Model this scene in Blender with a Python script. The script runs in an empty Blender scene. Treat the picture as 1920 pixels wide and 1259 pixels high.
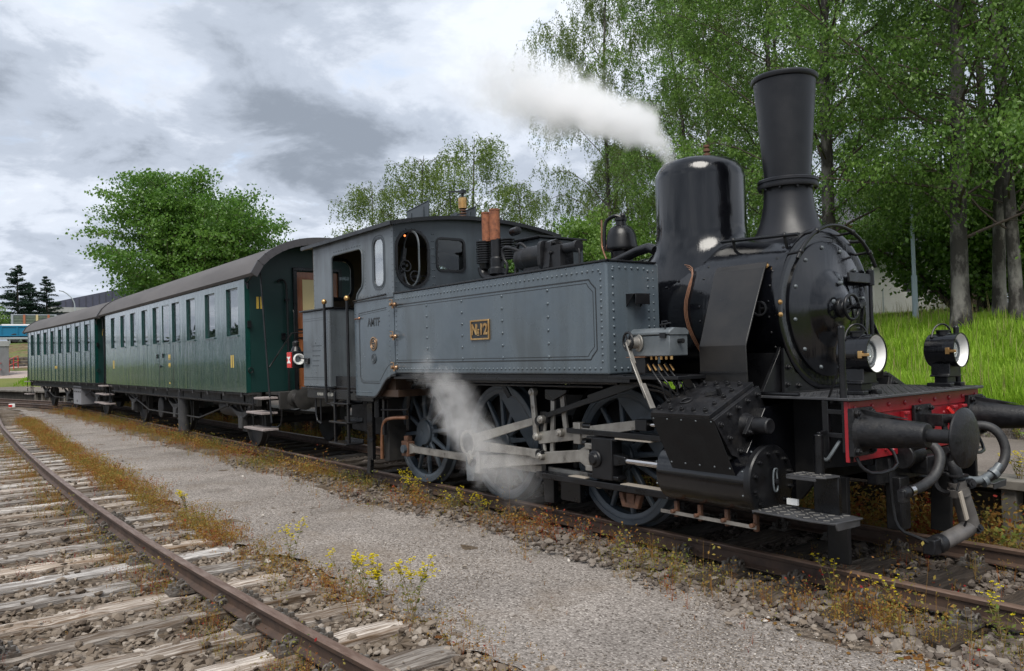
import bpy, bmesh, math, random
import numpy as np
from mathutils import Vector, Matrix
from mathutils.geometry import tessellate_polygon

random.seed(7)
RNG = np.random.default_rng(11)
S = bpy.context.scene
COL = S.collection
PI = math.pi
R = math.radians

# ------------------------------------------------------------------ camera
cam_d = bpy.data.cameras.new("camera")
cam = bpy.data.objects.new("camera", cam_d)
COL.objects.link(cam)
S.camera = cam
cam_d.sensor_width = 36.0
cam_d.lens = 28.70
cam_d.clip_start = 0.05
cam_d.clip_end = 3000


def cam_matrix(loc, yaw, pitch, roll):
    cy, sy, cp, sp = math.cos(yaw), math.sin(yaw), math.cos(pitch), math.sin(pitch)
    f = Vector((-sy * cp, cy * cp, sp))
    r = Vector((cy, sy, 0))
    u = r.cross(f)
    cr, sr = math.cos(roll), math.sin(roll)
    r2, u2 = r * cr + u * sr, u * cr - r * sr
    m = Matrix((r2, u2, -f)).transposed().to_4x4()
    m.translation = loc
    return m


cam.matrix_world = cam_matrix(Vector((3.228, -6.364, 1.678)), R(53.217), R(1.245), R(-1.611))

# ------------------------------------------------------------------ sky, sun, exposure
SUN_EL, SUN_AZ = R(54), R(138)          # azimuth: clockwise from +Y
w = bpy.data.worlds.new("World")
S.world = w
w.use_nodes = True
nt = w.node_tree
nt.nodes.clear()
N, L = nt.nodes.new, nt.links.new


def mth(op, a, b=None, c=None):
    n = N("ShaderNodeMath")
    n.operation = op
    for i, v in enumerate((a, b, c)):
        if v is None:
            continue
        if isinstance(v, (int, float)):
            n.inputs[i].default_value = v
        else:
            L(v, n.inputs[i])
    return n.outputs[0]


tc = N("ShaderNodeTexCoord")
sep = N("ShaderNodeSeparateXYZ")
L(tc.outputs["Generated"], sep.inputs[0])
zz = mth("ADD", mth("MAXIMUM", sep.outputs[2], 0.0), 0.22)
comb = N("ShaderNodeCombineXYZ")
L(mth("DIVIDE", sep.outputs[0], zz), comb.inputs[0])
L(mth("DIVIDE", sep.outputs[1], zz), comb.inputs[1])


def wnoise(scale, detail, rough, dist, off):
    mp = N("ShaderNodeMapping")
    mp.inputs["Location"].default_value = off
    L(comb.outputs[0], mp.inputs[0])
    n = N("ShaderNodeTexNoise")
    n.inputs["Scale"].default_value = scale
    n.inputs["Detail"].default_value = detail
    n.inputs["Roughness"].default_value = rough
    n.inputs["Distortion"].default_value = dist
    L(mp.outputs[0], n.inputs["Vector"])
    return n.outputs[0]


big = wnoise(1.25, 9, 0.56, 0.25, (3.1, 1.7, 0))
small = wnoise(3.4, 10, 0.62, 0.3, (7.3, 4.2, 0))
dens = mth("ADD", mth("MULTIPLY", big, 0.66), mth("MULTIPLY", small, 0.34))
cr = N("ShaderNodeValToRGB")
cr.color_ramp.interpolation = 'EASE'
e = cr.color_ramp.elements
e[0].position, e[0].color = 0.40, (0.385, 0.408, 0.446, 1)
e[1].position, e[1].color = 0.625, (0.128, 0.147, 0.177, 1)
m1 = e.new(0.465); m1.color = (0.32, 0.346, 0.391, 1)
m2 = e.new(0.53); m2.color = (0.228, 0.254, 0.298, 1)
L(dens, cr.inputs[0])
sky = N("ShaderNodeTexSky")
sky.sky_type = 'NISHITA'
sky.sun_disc = False
sky.sun_elevation = SUN_EL
sky.sun_rotation = SUN_AZ
sky.air_density = 1.0
sky.dust_density = 2.0
bg1 = N("ShaderNodeBackground")
bg1.inputs["Strength"].default_value = 0.10
L(sky.outputs[0], bg1.inputs["Color"])
bg2 = N("ShaderNodeBackground")
bg2.inputs["Strength"].default_value = 1.0
L(cr.outputs[0], bg2.inputs["Color"])
gap = N("ShaderNodeMapRange")
gap.inputs["From Min"].default_value = 0.30
gap.inputs["From Max"].default_value = 0.40
gap.inputs["To Min"].default_value = 0.72
gap.inputs["To Max"].default_value = 1.0
L(small, gap.inputs["Value"])
mix = N("ShaderNodeMixShader")
L(gap.outputs[0], mix.inputs[0])
L(bg1.outputs[0], mix.inputs[1])
L(bg2.outputs[0], mix.inputs[2])
wo = N("ShaderNodeOutputWorld")
L(mix.outputs[0], wo.inputs[0])

sun_d = bpy.data.lights.new("sun", 'SUN')
sun_d.energy = 1.5
sun_d.angle = R(34)
sun_d.color = (1.0, 0.955, 0.88)
sun = bpy.data.objects.new("sun", sun_d)
COL.objects.link(sun)
sdir = Vector((math.sin(SUN_AZ) * math.cos(SUN_EL), math.cos(SUN_AZ) * math.cos(SUN_EL), math.sin(SUN_EL)))
sun.rotation_euler = (-sdir).to_track_quat('-Z', 'Y').to_euler()

S.view_settings.view_transform = 'Standard'
S.view_settings.look = 'None'
S.view_settings.exposure = 1.32
S.view_settings.gamma = 1.0
S.view_settings.use_curve_mapping = False
S.render.engine = 'CYCLES'
S.cycles.max_bounces = 8
S.cycles.diffuse_bounces = 4
S.cycles.glossy_bounces = 4
S.cycles.transmission_bounces = 6
S.cycles.transparent_max_bounces = 12
S.cycles.volume_bounces = 6
S.cycles.volume_step_rate = 1.0
S.cycles.volume_max_steps = 256
S.cycles.sample_clamp_indirect = 6.0
S.cycles.use_denoising = True

# ------------------------------------------------------------------ materials
MATS = {}


def mk(name, c1, c2=None, ns=4.0, rough=0.5, rough2=None, metal=0.0, bump=0.0, bs=60.0, coat=0.0,
       spec=0.5, stretch=(1, 1, 1), dirt=None, dirt_s=2.0, dirt_t=(0.55, 0.7), bdist=0.01, detail=6, coat_r=0.05,
       ramp=(0.38, 0.62), bstretch=None, obj_var=0.0, streak=None):
    """Procedural principled material: two-tone noise colour, roughness variation, bump and an optional grime layer."""
    m = bpy.data.materials.new(name)
    m.use_nodes = True
    t = m.node_tree
    P = t.nodes["Principled BSDF"]
    nn, ln = t.nodes.new, t.links.new
    P.inputs["Base Color"].default_value = (*c1, 1)
    P.inputs["Roughness"].default_value = rough
    P.inputs["Metallic"].default_value = metal
    P.inputs["Specular IOR Level"].default_value = spec
    P.inputs["Coat Weight"].default_value = coat
    P.inputs["Coat Roughness"].default_value = coat_r
    co = nn("ShaderNodeTexCoord")

    def noise(scale, st, det=detail, rg=0.6):
        mp = nn("ShaderNodeMapping")
        mp.inputs["Scale"].default_value = st
        ln(co.outputs["Object"], mp.inputs[0])
        n = nn("ShaderNodeTexNoise")
        n.inputs["Scale"].default_value = scale
        n.inputs["Detail"].default_value = det
        n.inputs["Roughness"].default_value = rg
        ln(mp.outputs[0], n.inputs["Vector"])
        return n.outputs["Fac"]
    colour = None
    if c2 is not None:
        n1 = noise(ns, stretch)
        rp = nn("ShaderNodeValToRGB")
        rp.color_ramp.elements[0].position = ramp[0]
        rp.color_ramp.elements[0].color = (*c1, 1)
        rp.color_ramp.elements[1].position = ramp[1]
        rp.color_ramp.elements[1].color = (*c2, 1)
        ln(n1, rp.inputs[0])
        colour = rp.outputs[0]
        if rough2 is not None:
            mr = nn("ShaderNodeMapRange")
            mr.inputs["From Min"].default_value = 0.35
            mr.inputs["From Max"].default_value = 0.65
            mr.inputs["To Min"].default_value = rough
            mr.inputs["To Max"].default_value = rough2
            ln(n1, mr.inputs["Value"])
            ln(mr.outputs[0], P.inputs["Roughness"])
    if dirt is not None:
        n2 = noise(dirt_s, stretch, 8, 0.65)
        mr = nn("ShaderNodeMapRange")
        mr.inputs["From Min"].default_value = dirt_t[0]
        mr.inputs["From Max"].default_value = dirt_t[1]
        ln(n2, mr.inputs["Value"])
        mx = nn("ShaderNodeMix")
        mx.data_type = 'RGBA'
        ln(mr.outputs[0], mx.inputs["Factor"])
        if colour is None:
            mx.inputs["A"].default_value = (*c1, 1)
        else:
            ln(colour, mx.inputs["A"])
        mx.inputs["B"].default_value = (*dirt, 1)
        colour = mx.outputs["Result"]
    if streak is not None:                      # rain streaks, soot and oil run down the plates
        n3 = noise(7.0, (1.0, 1.0, 0.10), 6, 0.6)
        n4 = noise(1.3, (1, 1, 1), 4, 0.5)
        ml = nn("ShaderNodeMath")
        ml.operation = 'MULTIPLY'
        ln(n3, ml.inputs[0])
        ln(n4, ml.inputs[1])
        mr = nn("ShaderNodeMapRange")
        mr.inputs["From Min"].default_value = 0.22
        mr.inputs["From Max"].default_value = 0.42
        mr.inputs["To Max"].default_value = streak[1]
        ln(ml.outputs[0], mr.inputs["Value"])
        mx = nn("ShaderNodeMix")
        mx.data_type = 'RGBA'
        ln(mr.outputs[0], mx.inputs["Factor"])
        if colour is None:
            mx.inputs["A"].default_value = (*c1, 1)
        else:
            ln(colour, mx.inputs["A"])
        mx.inputs["B"].default_value = (*streak[0], 1)
        colour = mx.outputs["Result"]
    if obj_var and colour is not None:          # each copy weathered a little differently
        oi = nn("ShaderNodeObjectInfo")
        mv = nn("ShaderNodeMapRange")
        mv.inputs["To Min"].default_value = 1 - obj_var
        mv.inputs["To Max"].default_value = 1 + obj_var * 0.7
        ln(oi.outputs["Random"], mv.inputs["Value"])
        hv = nn("ShaderNodeHueSaturation")
        ln(mv.outputs[0], hv.inputs["Value"])
        fr_ = nn("ShaderNodeMath")
        fr_.operation = 'FRACT'
        m7 = nn("ShaderNodeMath")
        m7.operation = 'MULTIPLY'
        m7.inputs[1].default_value = 7.31
        ln(oi.outputs["Random"], m7.inputs[0])
        ln(m7.outputs[0], fr_.inputs[0])
        sv = nn("ShaderNodeMapRange")
        sv.inputs["To Min"].default_value = 0.6
        sv.inputs["To Max"].default_value = 1.7
        ln(fr_.outputs[0], sv.inputs["Value"])
        ln(sv.outputs[0], hv.inputs["Saturation"])
        ln(colour, hv.inputs["Color"])
        colour = hv.outputs[0]
    if colour is not None:
        ln(colour, P.inputs["Base Color"])
    if bump > 0:
        b = nn("ShaderNodeBump")
        b.inputs["Strength"].default_value = bump
        b.inputs["Distance"].default_value = bdist
        ln(noise(bs, bstretch or stretch, 8, 0.6), b.inputs["Height"])
        ln(b.outputs[0], P.inputs["Normal"])
        if coat > 0:
            ln(b.outputs[0], P.inputs["Coat Normal"])
    MATS[name] = m
    return m


def attr_mat(name, stops, rough=0.6, transl=0.0, spec=0.25, obj_tint=0.0):
    """Foliage / stones: a per-face 'tone' attribute picks the colour from a ramp; leaves also let light through."""
    m = bpy.data.materials.new(name)
    m.use_nodes = True
    t = m.node_tree
    P = t.nodes["Principled BSDF"]
    nn, ln = t.nodes.new, t.links.new
    a = nn("ShaderNodeAttribute")
    a.attribute_name = "tone"
    rp = nn("ShaderNodeValToRGB")
    els = rp.color_ramp.elements
    els[0].position, els[0].color = stops[0][0], (*stops[0][1], 1)
    els[1].position, els[1].color = stops[-1][0], (*stops[-1][1], 1)
    for p_, c_ in stops[1:-1]:
        x = els.new(p_)
        x.color = (*c_, 1)
    ln(a.outputs["Fac"], rp.inputs[0])
    colour = rp.outputs[0]
    if obj_tint:
        oi = nn("ShaderNodeObjectInfo")
        hs = nn("ShaderNodeHueSaturation")
        mr = nn("ShaderNodeMapRange")
        mr.inputs["To Min"].default_value = 1 - obj_tint
        mr.inputs["To Max"].default_value = 1 + obj_tint
        ln(oi.outputs["Random"], mr.inputs["Value"])
        ln(mr.outputs[0], hs.inputs["Value"])
        ln(colour, hs.inputs["Color"])
        colour = hs.outputs[0]
    ln(colour, P.inputs["Base Color"])
    P.inputs["Roughness"].default_value = rough
    P.inputs["Specular IOR Level"].default_value = spec
    if transl > 0:
        tb = nn("ShaderNodeBsdfTranslucent")
        ln(colour, tb.inputs["Color"])
        mx = nn("ShaderNodeMixShader")
        mx.inputs[0].default_value = transl
        ln(P.outputs[0], mx.inputs[1])
        ln(tb.outputs[0], mx.inputs[2])
        ln(mx.outputs[0], t.nodes["Material Output"].inputs["Surface"])
    MATS[name] = m
    return m


# locomotive
mk("tank_grey", (0.072, 0.093, 0.112), (0.098, 0.122, 0.141), 1.3, rough=0.19, rough2=0.34, bump=0.12, bs=2.2,
   dirt=(0.055, 0.073, 0.085), dirt_s=1.1, bdist=0.02, streak=((0.050, 0.060, 0.066), 0.7))
mk("cab_grey", (0.098, 0.116, 0.132), (0.126, 0.146, 0.162), 1.7, rough=0.26, rough2=0.42, bump=0.12, bs=2.5, bdist=0.02, streak=((0.045, 0.05, 0.054), 0.8))
mk("cab_dark", (0.032, 0.041, 0.050), (0.050, 0.062, 0.072), 2.0, rough=0.34, rough2=0.5, bump=0.08, bs=5, streak=((0.018, 0.022, 0.026), 0.8))
mk("black_gloss", (0.0022, 0.0024, 0.0036), (0.004, 0.0043, 0.0058), 3.0, rough=0.09, rough2=0.19, bump=0.30, bs=2.6, bstretch=(2.2, 2.2, 0.35), coat=0.15, spec=0.5, bdist=0.02)
mk("black_satin", (0.0040, 0.0042, 0.0052), (0.0078, 0.008, 0.0094), 5.0, rough=0.24, rough2=0.44, spec=0.40, bump=0.10, bs=30, bdist=0.004)
mk("black_brushed", (0.0065, 0.007, 0.0095), (0.012, 0.0127, 0.016), 4.0, spec=0.4, rough=0.34, rough2=0.46, bump=0.10, bs=25, bstretch=(0.15, 0.15, 6), bdist=0.006)
mk("black_dull", (0.005, 0.005, 0.006), (0.010, 0.0098, 0.0100), 8.0, spec=0.3, rough=0.55, rough2=0.8, bump=0.2, bs=60, bdist=0.004)
mk("cast_black", (0.006, 0.0062, 0.0074), (0.0125, 0.0125, 0.0142), 14.0, spec=0.38, rough=0.34, rough2=0.55, bump=0.5, bs=45, bdist=0.006, dirt=(0.022, 0.020, 0.0185), dirt_s=5, dirt_t=(0.56, 0.75))
mk("shield_black", (0.008, 0.008, 0.0085), (0.022, 0.0205, 0.0195), 2.6, rough=0.26, rough2=0.44, coat=0.0, spec=0.4, bump=0.05, bs=9, detail=9)
mk("wheel_grey", (0.042, 0.055, 0.069), (0.058, 0.073, 0.088), 4.0, rough=0.36, rough2=0.5, bump=0.1, bs=40,
   dirt=(0.030, 0.032, 0.034), dirt_s=4, bdist=0.004)
mk("tyre_steel", (0.20, 0.19, 0.18), (0.11, 0.10, 0.095), 6, rough=0.35, metal=0.7)
mk("rod_steel", (0.36, 0.345, 0.315), (0.22, 0.205, 0.185), 5.0, rough=0.36, rough2=0.5, metal=0.55, bump=0.12, bs=50,
   dirt=(0.06, 0.05, 0.042), dirt_s=7, dirt_t=(0.58, 0.75), bdist=0.003)
mk("bright_steel", (0.55, 0.53, 0.52), rough=0.16, metal=1.0)
mk("beam_red", (0.24, 0.010, 0.016), (0.29, 0.014, 0.021), 5.0, rough=0.30, rough2=0.42, bump=0.12, bs=25,
   dirt=(0.075, 0.010, 0.012), dirt_s=6, dirt_t=(0.6, 0.8), bdist=0.004)
mk("copper", (0.50, 0.27, 0.17), (0.30, 0.15, 0.09), 7, rough=0.3, rough2=0.45, metal=0.9)
mk("bronze", (0.44, 0.29, 0.175), (0.28, 0.17, 0.10), 9, rough=0.32, rough2=0.46, metal=0.85)
mk("brass", (0.62, 0.40, 0.17), (0.45, 0.26, 0.10), 9, rough=0.28, rough2=0.42, metal=0.9)
mk("rust_pipe", (0.28, 0.10, 0.045), (0.15, 0.052, 0.026), 18, rough=0.75, bump=0.4, bs=60, dirt=(0.05, 0.03, 0.02), dirt_s=14, dirt_t=(0.6, 0.72))
mk("rust_brown", (0.14, 0.065, 0.036), (0.075, 0.038, 0.023), 14, rough=0.75, bump=0.3, bs=60)
mk("steel_grey", (0.095, 0.11, 0.12), (0.14, 0.155, 0.165), 6, rough=0.35, rough2=0.5, metal=0.2, bump=0.1, bs=30)
mk("line_black", (0.012, 0.014, 0.016), rough=0.4)
mk("white_paint", (0.80, 0.80, 0.78), rough=0.35)
mk("yellow_paint", (0.62, 0.42, 0.06), (0.50, 0.34, 0.06), 30, rough=0.4)
mk("marking_white", (0.46, 0.45, 0.40), (0.12, 0.12, 0.11), 60, rough=0.6)
mk("red_paint", (0.55, 0.02, 0.015), rough=0.35)
mk("rubber", (0.016, 0.016, 0.017), (0.03, 0.03, 0.031), 20, rough=0.5, rough2=0.62, bump=0.1, bs=40)
mk("hose_canvas", (0.075, 0.070, 0.066), (0.135, 0.125, 0.118), 6, rough=0.42, rough2=0.6, bump=0.25, bs=30, bdist=0.006)
mk("leather", (0.35, 0.31, 0.26), rough=0.6)
mk("checker_plate", (0.035, 0.036, 0.039), (0.052, 0.052, 0.055), 10, rough=0.34, rough2=0.5, bump=0.0)
mk("wood_door", (0.30, 0.105, 0.035), (0.20, 0.06, 0.02), 3, rough=0.3, stretch=(6, 6, 0.6), coat=0.3)
mk("cream_panel", (0.58, 0.47, 0.24), rough=0.45)
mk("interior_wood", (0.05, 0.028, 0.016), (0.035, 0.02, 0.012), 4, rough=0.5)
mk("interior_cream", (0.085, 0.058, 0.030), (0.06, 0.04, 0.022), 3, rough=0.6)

# carriages
mk("carriage_green", (0.004, 0.036, 0.031), (0.006, 0.045, 0.037), 1.2, rough=0.10, rough2=0.18, bump=0.5, bs=1.7,
   bstretch=(2.2, 2.2, 0.22), coat=0.7, coat_r=0.05, bdist=0.03, stretch=(1.5, 1.5, 0.3), spec=0.6, streak=((0.016, 0.034, 0.032), 0.4))
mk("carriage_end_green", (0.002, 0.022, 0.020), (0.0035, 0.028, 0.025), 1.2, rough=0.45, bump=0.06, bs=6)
mk("carriage_roof", (0.070, 0.064, 0.063), (0.095, 0.087, 0.085), 1.0, rough=0.72, bump=0.25, bs=35, stretch=(0.4, 2, 1), bdist=0.006)
mk("carriage_gutter", (0.055, 0.052, 0.055), rough=0.5)
mk("under_black", (0.012, 0.0115, 0.011), (0.024, 0.022, 0.02), 6, rough=0.6, rough2=0.8, bump=0.2, bs=40)
mk("under_grey", (0.026, 0.026, 0.028), (0.042, 0.041, 0.04), 8, rough=0.6, bump=0.2, bs=40)
mk("step_wood", (0.30, 0.26, 0.25), (0.22, 0.185, 0.175), 4, rough=0.7, stretch=(0.5, 8, 8), bump=0.3, bs=30)

# setting
mk("weathered_oak", (0.50, 0.465, 0.43), (0.125, 0.098, 0.078), 4.0, rough=0.85, stretch=(14, 0.9, 14), bump=0.8, bs=10, bdist=0.012,
   dirt=(0.10, 0.070, 0.048), dirt_s=0.45, dirt_t=(0.48, 0.66), detail=9, obj_var=0.5)
mk("tarred_oak", (0.085, 0.068, 0.055), (0.030, 0.023, 0.018), 5.0, rough=0.85, stretch=(14, 0.9, 14), bump=0.8, bs=10, bdist=0.012,
   dirt=(0.16, 0.14, 0.12), dirt_s=1.5, dirt_t=(0.55, 0.72), detail=9, obj_var=0.4)
mk("rail_rust", (0.075, 0.045, 0.031), (0.048, 0.030, 0.022), 8, rough=0.62, rough2=0.75, bump=0.25, bs=60, bdist=0.003)
mk("rail_top", (0.17, 0.115, 0.088), (0.105, 0.062, 0.043), 5, rough=0.38, rough2=0.55, metal=0.1, stretch=(1, 5, 5))
mk("fastening_steel", (0.12, 0.11, 0.098), (0.06, 0.045, 0.034), 20, rough=0.6, bump=0.2, bs=80)
mk("concrete", (0.17, 0.155, 0.135), (0.08, 0.072, 0.06), 3, rough=0.85, bump=0.35, bs=25, dirt=(0.08, 0.075, 0.06), dirt_s=1.5)
mk("concrete_dark", (0.065, 0.058, 0.048), (0.035, 0.03, 0.025), 3, rough=0.9, bump=0.4, bs=18)
mk("bark", (0.22, 0.205, 0.185), (0.12, 0.11, 0.10), 3, rough=0.85, bump=0.5, bs=8, stretch=(1, 1, 0.5), dirt=(0.03, 0.026, 0.022), dirt_s=2.3, dirt_t=(0.40, 0.52), bdist=0.04)
mk("bark_brown", (0.10, 0.075, 0.055), (0.06, 0.045, 0.035), 5, rough=0.9, bump=0.5, bs=10, bdist=0.03)
mk("twig", (0.07, 0.052, 0.042), rough=0.85)
mk("house_white", (0.74, 0.73, 0.71), (0.66, 0.65, 0.63), 1.5, rough=0.8)
mk("house_brick", (0.26, 0.10, 0.055), (0.19, 0.07, 0.04), 8, rough=0.85)
mk("roof_dark", (0.045, 0.045, 0.055), rough=0.6)
mk("cladding_blue_grey", (0.050, 0.054, 0.080), (0.06, 0.063, 0.09), 2, rough=0.5)
mk("concrete_light", (0.36, 0.36, 0.36), (0.30, 0.30, 0.30), 2, rough=0.8)
mk("cladding_grey", (0.20, 0.20, 0.215), (0.17, 0.17, 0.18), 2, rough=0.7)
mk("truck_blue", (0.012, 0.17, 0.30), rough=0.4)
mk("tarp_white", (0.5, 0.5, 0.5), rough=0.5)
mk("barrier_green", (0.16, 0.20, 0.15), (0.12, 0.15, 0.12), 4, rough=0.7)
mk("barrier_post", (0.40, 0.14, 0.07), rough=0.7)
mk("galvanised", (0.42, 0.45, 0.47), rough=0.5, metal=0.4)
mk("pole_blue_grey", (0.33, 0.40, 0.44), rough=0.5)
mk("path_pink", (0.38, 0.31, 0.27), (0.32, 0.26, 0.23), 3, rough=0.9)
mk("stone_wall", (0.14, 0.12, 0.105), (0.07, 0.06, 0.055), 3, rough=0.9)


def glass_mat(name, n_):
    m = bpy.data.materials.new(name)
    m.use_nodes = True
    t = m.node_tree
    t.nodes.clear()
    nn, ln = t.nodes.new, t.links.new
    tr = nn("ShaderNodeBsdfTransparent")
    tr.inputs["Color"].default_value = (0.82, 0.86, 0.86, 1)
    gl = nn("ShaderNodeBsdfGlossy")
    gl.inputs["Roughness"].default_value = 0.015
    fr = nn("ShaderNodeFresnel")
    geo = nn("ShaderNodeNewGeometry")
    ior = nn("ShaderNodeMapRange")
    ior.inputs["To Min"].default_value = n_
    ior.inputs["To Max"].default_value = 1 / n_
    ln(geo.outputs["Backfacing"], ior.inputs["Value"])
    ln(ior.outputs[0], fr.inputs["IOR"])
    mx = nn("ShaderNodeMixShader")
    ln(fr.outputs[0], mx.inputs[0])
    ln(tr.outputs[0], mx.inputs[1])
    ln(gl.outputs[0], mx.inputs[2])
    o = nn("ShaderNodeOutputMaterial")
    ln(mx.outputs[0], o.inputs["Surface"])
    MATS[name] = m


glass_mat("window_glass", 5.0)
glass_mat("clear_glass", 1.5)


def ground_mat(name, cols, scale, bump, bs, bdist, patch=None, patch_s=0.5, patch_t=(0.5, 0.62), stain=None):
    """Loose ground: voronoi grains in several tones over slow patches, with matching relief."""
    m = bpy.data.materials.new(name)
    m.use_nodes = True
    t = m.node_tree
    P = t.nodes["Principled BSDF"]
    P.inputs["Roughness"].default_value = 0.95
    P.inputs["Specular IOR Level"].default_value = 0.15
    nn, ln = t.nodes.new, t.links.new
    co = nn("ShaderNodeTexCoord")
    v = nn("ShaderNodeTexVoronoi")
    v.inputs["Scale"].default_value = scale
    ln(co.outputs["Object"], v.inputs["Vector"])
    sp = nn("ShaderNodeSeparateColor")
    ln(v.outputs["Color"], sp.inputs[0])
    rp = nn("ShaderNodeValToRGB")
    els = rp.color_ramp.elements
    els[0].position, els[0].color = 0.0, (*cols[0], 1)
    els[1].position, els[1].color = 1.0, (*cols[-1], 1)
    for i, c in enumerate(cols[1:-1]):
        x = els.new((i + 1) / (len(cols) - 1))
        x.color = (*c, 1)
    ln(sp.outputs[0], rp.inputs[0])
    n = nn("ShaderNodeTexNoise")
    n.inputs["Scale"].default_value = 0.9
    n.inputs["Detail"].default_value = 8
    ln(co.outputs["Object"], n.inputs["Vector"])
    mr = nn("ShaderNodeMapRange")
    mr.inputs["From Min"].default_value = 0.3
    mr.inputs["From Max"].default_value = 0.7
    mr.inputs["To Min"].default_value = 0.82
    mr.inputs["To Max"].default_value = 1.15
    ln(n.outputs["Fac"], mr.inputs["Value"])
    mul = nn("ShaderNodeMix")
    mul.data_type = 'RGBA'
    mul.blend_type = 'MULTIPLY'
    mul.inputs["Factor"].default_value = 1.0
    ln(rp.outputs[0], mul.inputs["A"])
    cmb = nn("ShaderNodeCombineColor")
    for i in range(3):
        ln(mr.outputs[0], cmb.inputs[i])
    ln(cmb.outputs[0], mul.inputs["B"])
    colour = mul.outputs["Result"]
    if patch is not None:
        n2 = nn("ShaderNodeTexNoise")
        n2.inputs["Scale"].default_value = patch_s
        n2.inputs["Detail"].default_value = 9
        n2.inputs["Roughness"].default_value = 0.65
        ln(co.outputs["Object"], n2.inputs["Vector"])
        m2 = nn("ShaderNodeMapRange")
        m2.inputs["From Min"].default_value = patch_t[0]
        m2.inputs["From Max"].default_value = patch_t[1]
        m2.inputs["To Max"].default_value = 0.85
        ln(n2.outputs["Fac"], m2.inputs["Value"])
        mx = nn("ShaderNodeMix")
        mx.data_type = 'RGBA'
        ln(m2.outputs[0], mx.inputs["Factor"])
        ln(colour, mx.inputs["A"])
        mx.inputs["B"].default_value = (*patch, 1)
        colour = mx.outputs["Result"]
    if stain is not None:                       # old oil and damp, in a few broad blots
        n3 = nn("ShaderNodeTexNoise")
        n3.inputs["Scale"].default_value = 0.55
        n3.inputs["Detail"].default_value = 5
        n3.inputs["Roughness"].default_value = 0.7
        n3.inputs["Distortion"].default_value = 0.6
        ln(co.outputs["Object"], n3.inputs["Vector"])
        m3 = nn("ShaderNodeMapRange")
        m3.inputs["From Min"].default_value = 0.56
        m3.inputs["From Max"].default_value = 0.70
        m3.inputs["To Max"].default_value = 0.72
        ln(n3.outputs["Fac"], m3.inputs["Value"])
        mx3 = nn("ShaderNodeMix")
        mx3.data_type = 'RGBA'
        ln(m3.outputs[0], mx3.inputs["Factor"])
        ln(colour, mx3.inputs["A"])
        mx3.inputs["B"].default_value = (*stain, 1)
        colour = mx3.outputs["Result"]
    ln(colour, P.inputs["Base Color"])
    b = nn("ShaderNodeBump")
    b.inputs["Strength"].default_value = bump
    b.inputs["Distance"].default_value = bdist
    v2 = nn("ShaderNodeTexVoronoi")
    v2.inputs["Scale"].default_value = bs
    ln(co.outputs["Object"], v2.inputs["Vector"])
    inv = nn("ShaderNodeMath")
    inv.operation = 'SUBTRACT'
    inv.inputs[0].default_value = 1.0
    ln(v2.outputs["Distance"], inv.inputs[1])
    ln(inv.outputs[0], b.inputs["Height"])
    ln(b.outputs[0], P.inputs["Normal"])
    MATS[name] = m
    return m


ground_mat("gravel", [(0.09, 0.077, 0.066), (0.31, 0.278, 0.252), (0.205, 0.181, 0.163), (0.45, 0.408, 0.374)], 64, 1.0, 64, 0.012,
           patch=(0.185, 0.145, 0.108), patch_s=0.8, patch_t=(0.54, 0.76), stain=(0.11, 0.093, 0.078))
ground_mat("ballast_base", [(0.075, 0.058, 0.045), (0.20, 0.165, 0.135), (0.13, 0.105, 0.083), (0.26, 0.22, 0.18)], 18, 1.0, 18, 0.04,
           patch=(0.085, 0.062, 0.040), patch_s=1.2, patch_t=(0.45, 0.6))
ground_mat("platform_top", [(0.13, 0.11, 0.095), (0.17, 0.147, 0.13), (0.15, 0.13, 0.114), (0.20, 0.175, 0.153)], 60, 0.5, 60, 0.006)
ground_mat("earth_grass", [(0.055, 0.085, 0.018), (0.085, 0.12, 0.025), (0.10, 0.13, 0.035), (0.13, 0.15, 0.05)], 14, 0.6, 14, 0.05,
           patch=(0.16, 0.17, 0.055), patch_s=0.15, patch_t=(0.45, 0.6))
ground_mat("dry_earth", [(0.16, 0.145, 0.125), (0.24, 0.22, 0.19), (0.19, 0.175, 0.15), (0.27, 0.25, 0.22)], 10, 0.5, 10, 0.03,
           patch=(0.17, 0.175, 0.125), patch_s=0.2, patch_t=(0.5, 0.62))
ground_mat("bank_brown", [(0.10, 0.065, 0.04), (0.15, 0.10, 0.06), (0.12, 0.11, 0.05), (0.19, 0.14, 0.09)], 3, 0.8, 3, 0.15,
           patch=(0.13, 0.14, 0.06), patch_s=0.4, patch_t=(0.5, 0.6))

LEAF_T = 0.5
attr_mat("birch_leaf", [(0.0, (0.068, 0.145, 0.022)), (0.5, (0.14, 0.255, 0.042)), (1.0, (0.235, 0.355, 0.085))], 0.36, LEAF_T, 0.5, 0.12)
attr_mat("yellow_birch_leaf", [(0.0, (0.08, 0.13, 0.02)), (0.5, (0.14, 0.21, 0.038)), (1.0, (0.22, 0.30, 0.075))], 0.36, LEAF_T, 0.5, 0.1)
attr_mat("broad_leaf", [(0.0, (0.06, 0.15, 0.02)), (0.5, (0.125, 0.255, 0.038)), (1.0, (0.20, 0.34, 0.065))], 0.36, LEAF_T, 0.5, 0.1)
attr_mat("needle_leaf", [(0.0, (0.010, 0.028, 0.018)), (1.0, (0.030, 0.058, 0.036))], 0.6, 0.15, 0.2)
attr_mat("grass_blade", [(0.0, (0.15, 0.28, 0.018)), (0.5, (0.26, 0.43, 0.033)), (1.0, (0.40, 0.53, 0.085))], 0.55, 0.45, 0.25)
attr_mat("dry_stalk", [(0.0, (0.22, 0.20, 0.08)), (0.6, (0.33, 0.29, 0.14)), (1.0, (0.25, 0.17, 0.11))], 0.7, 0.25, 0.1)
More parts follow.
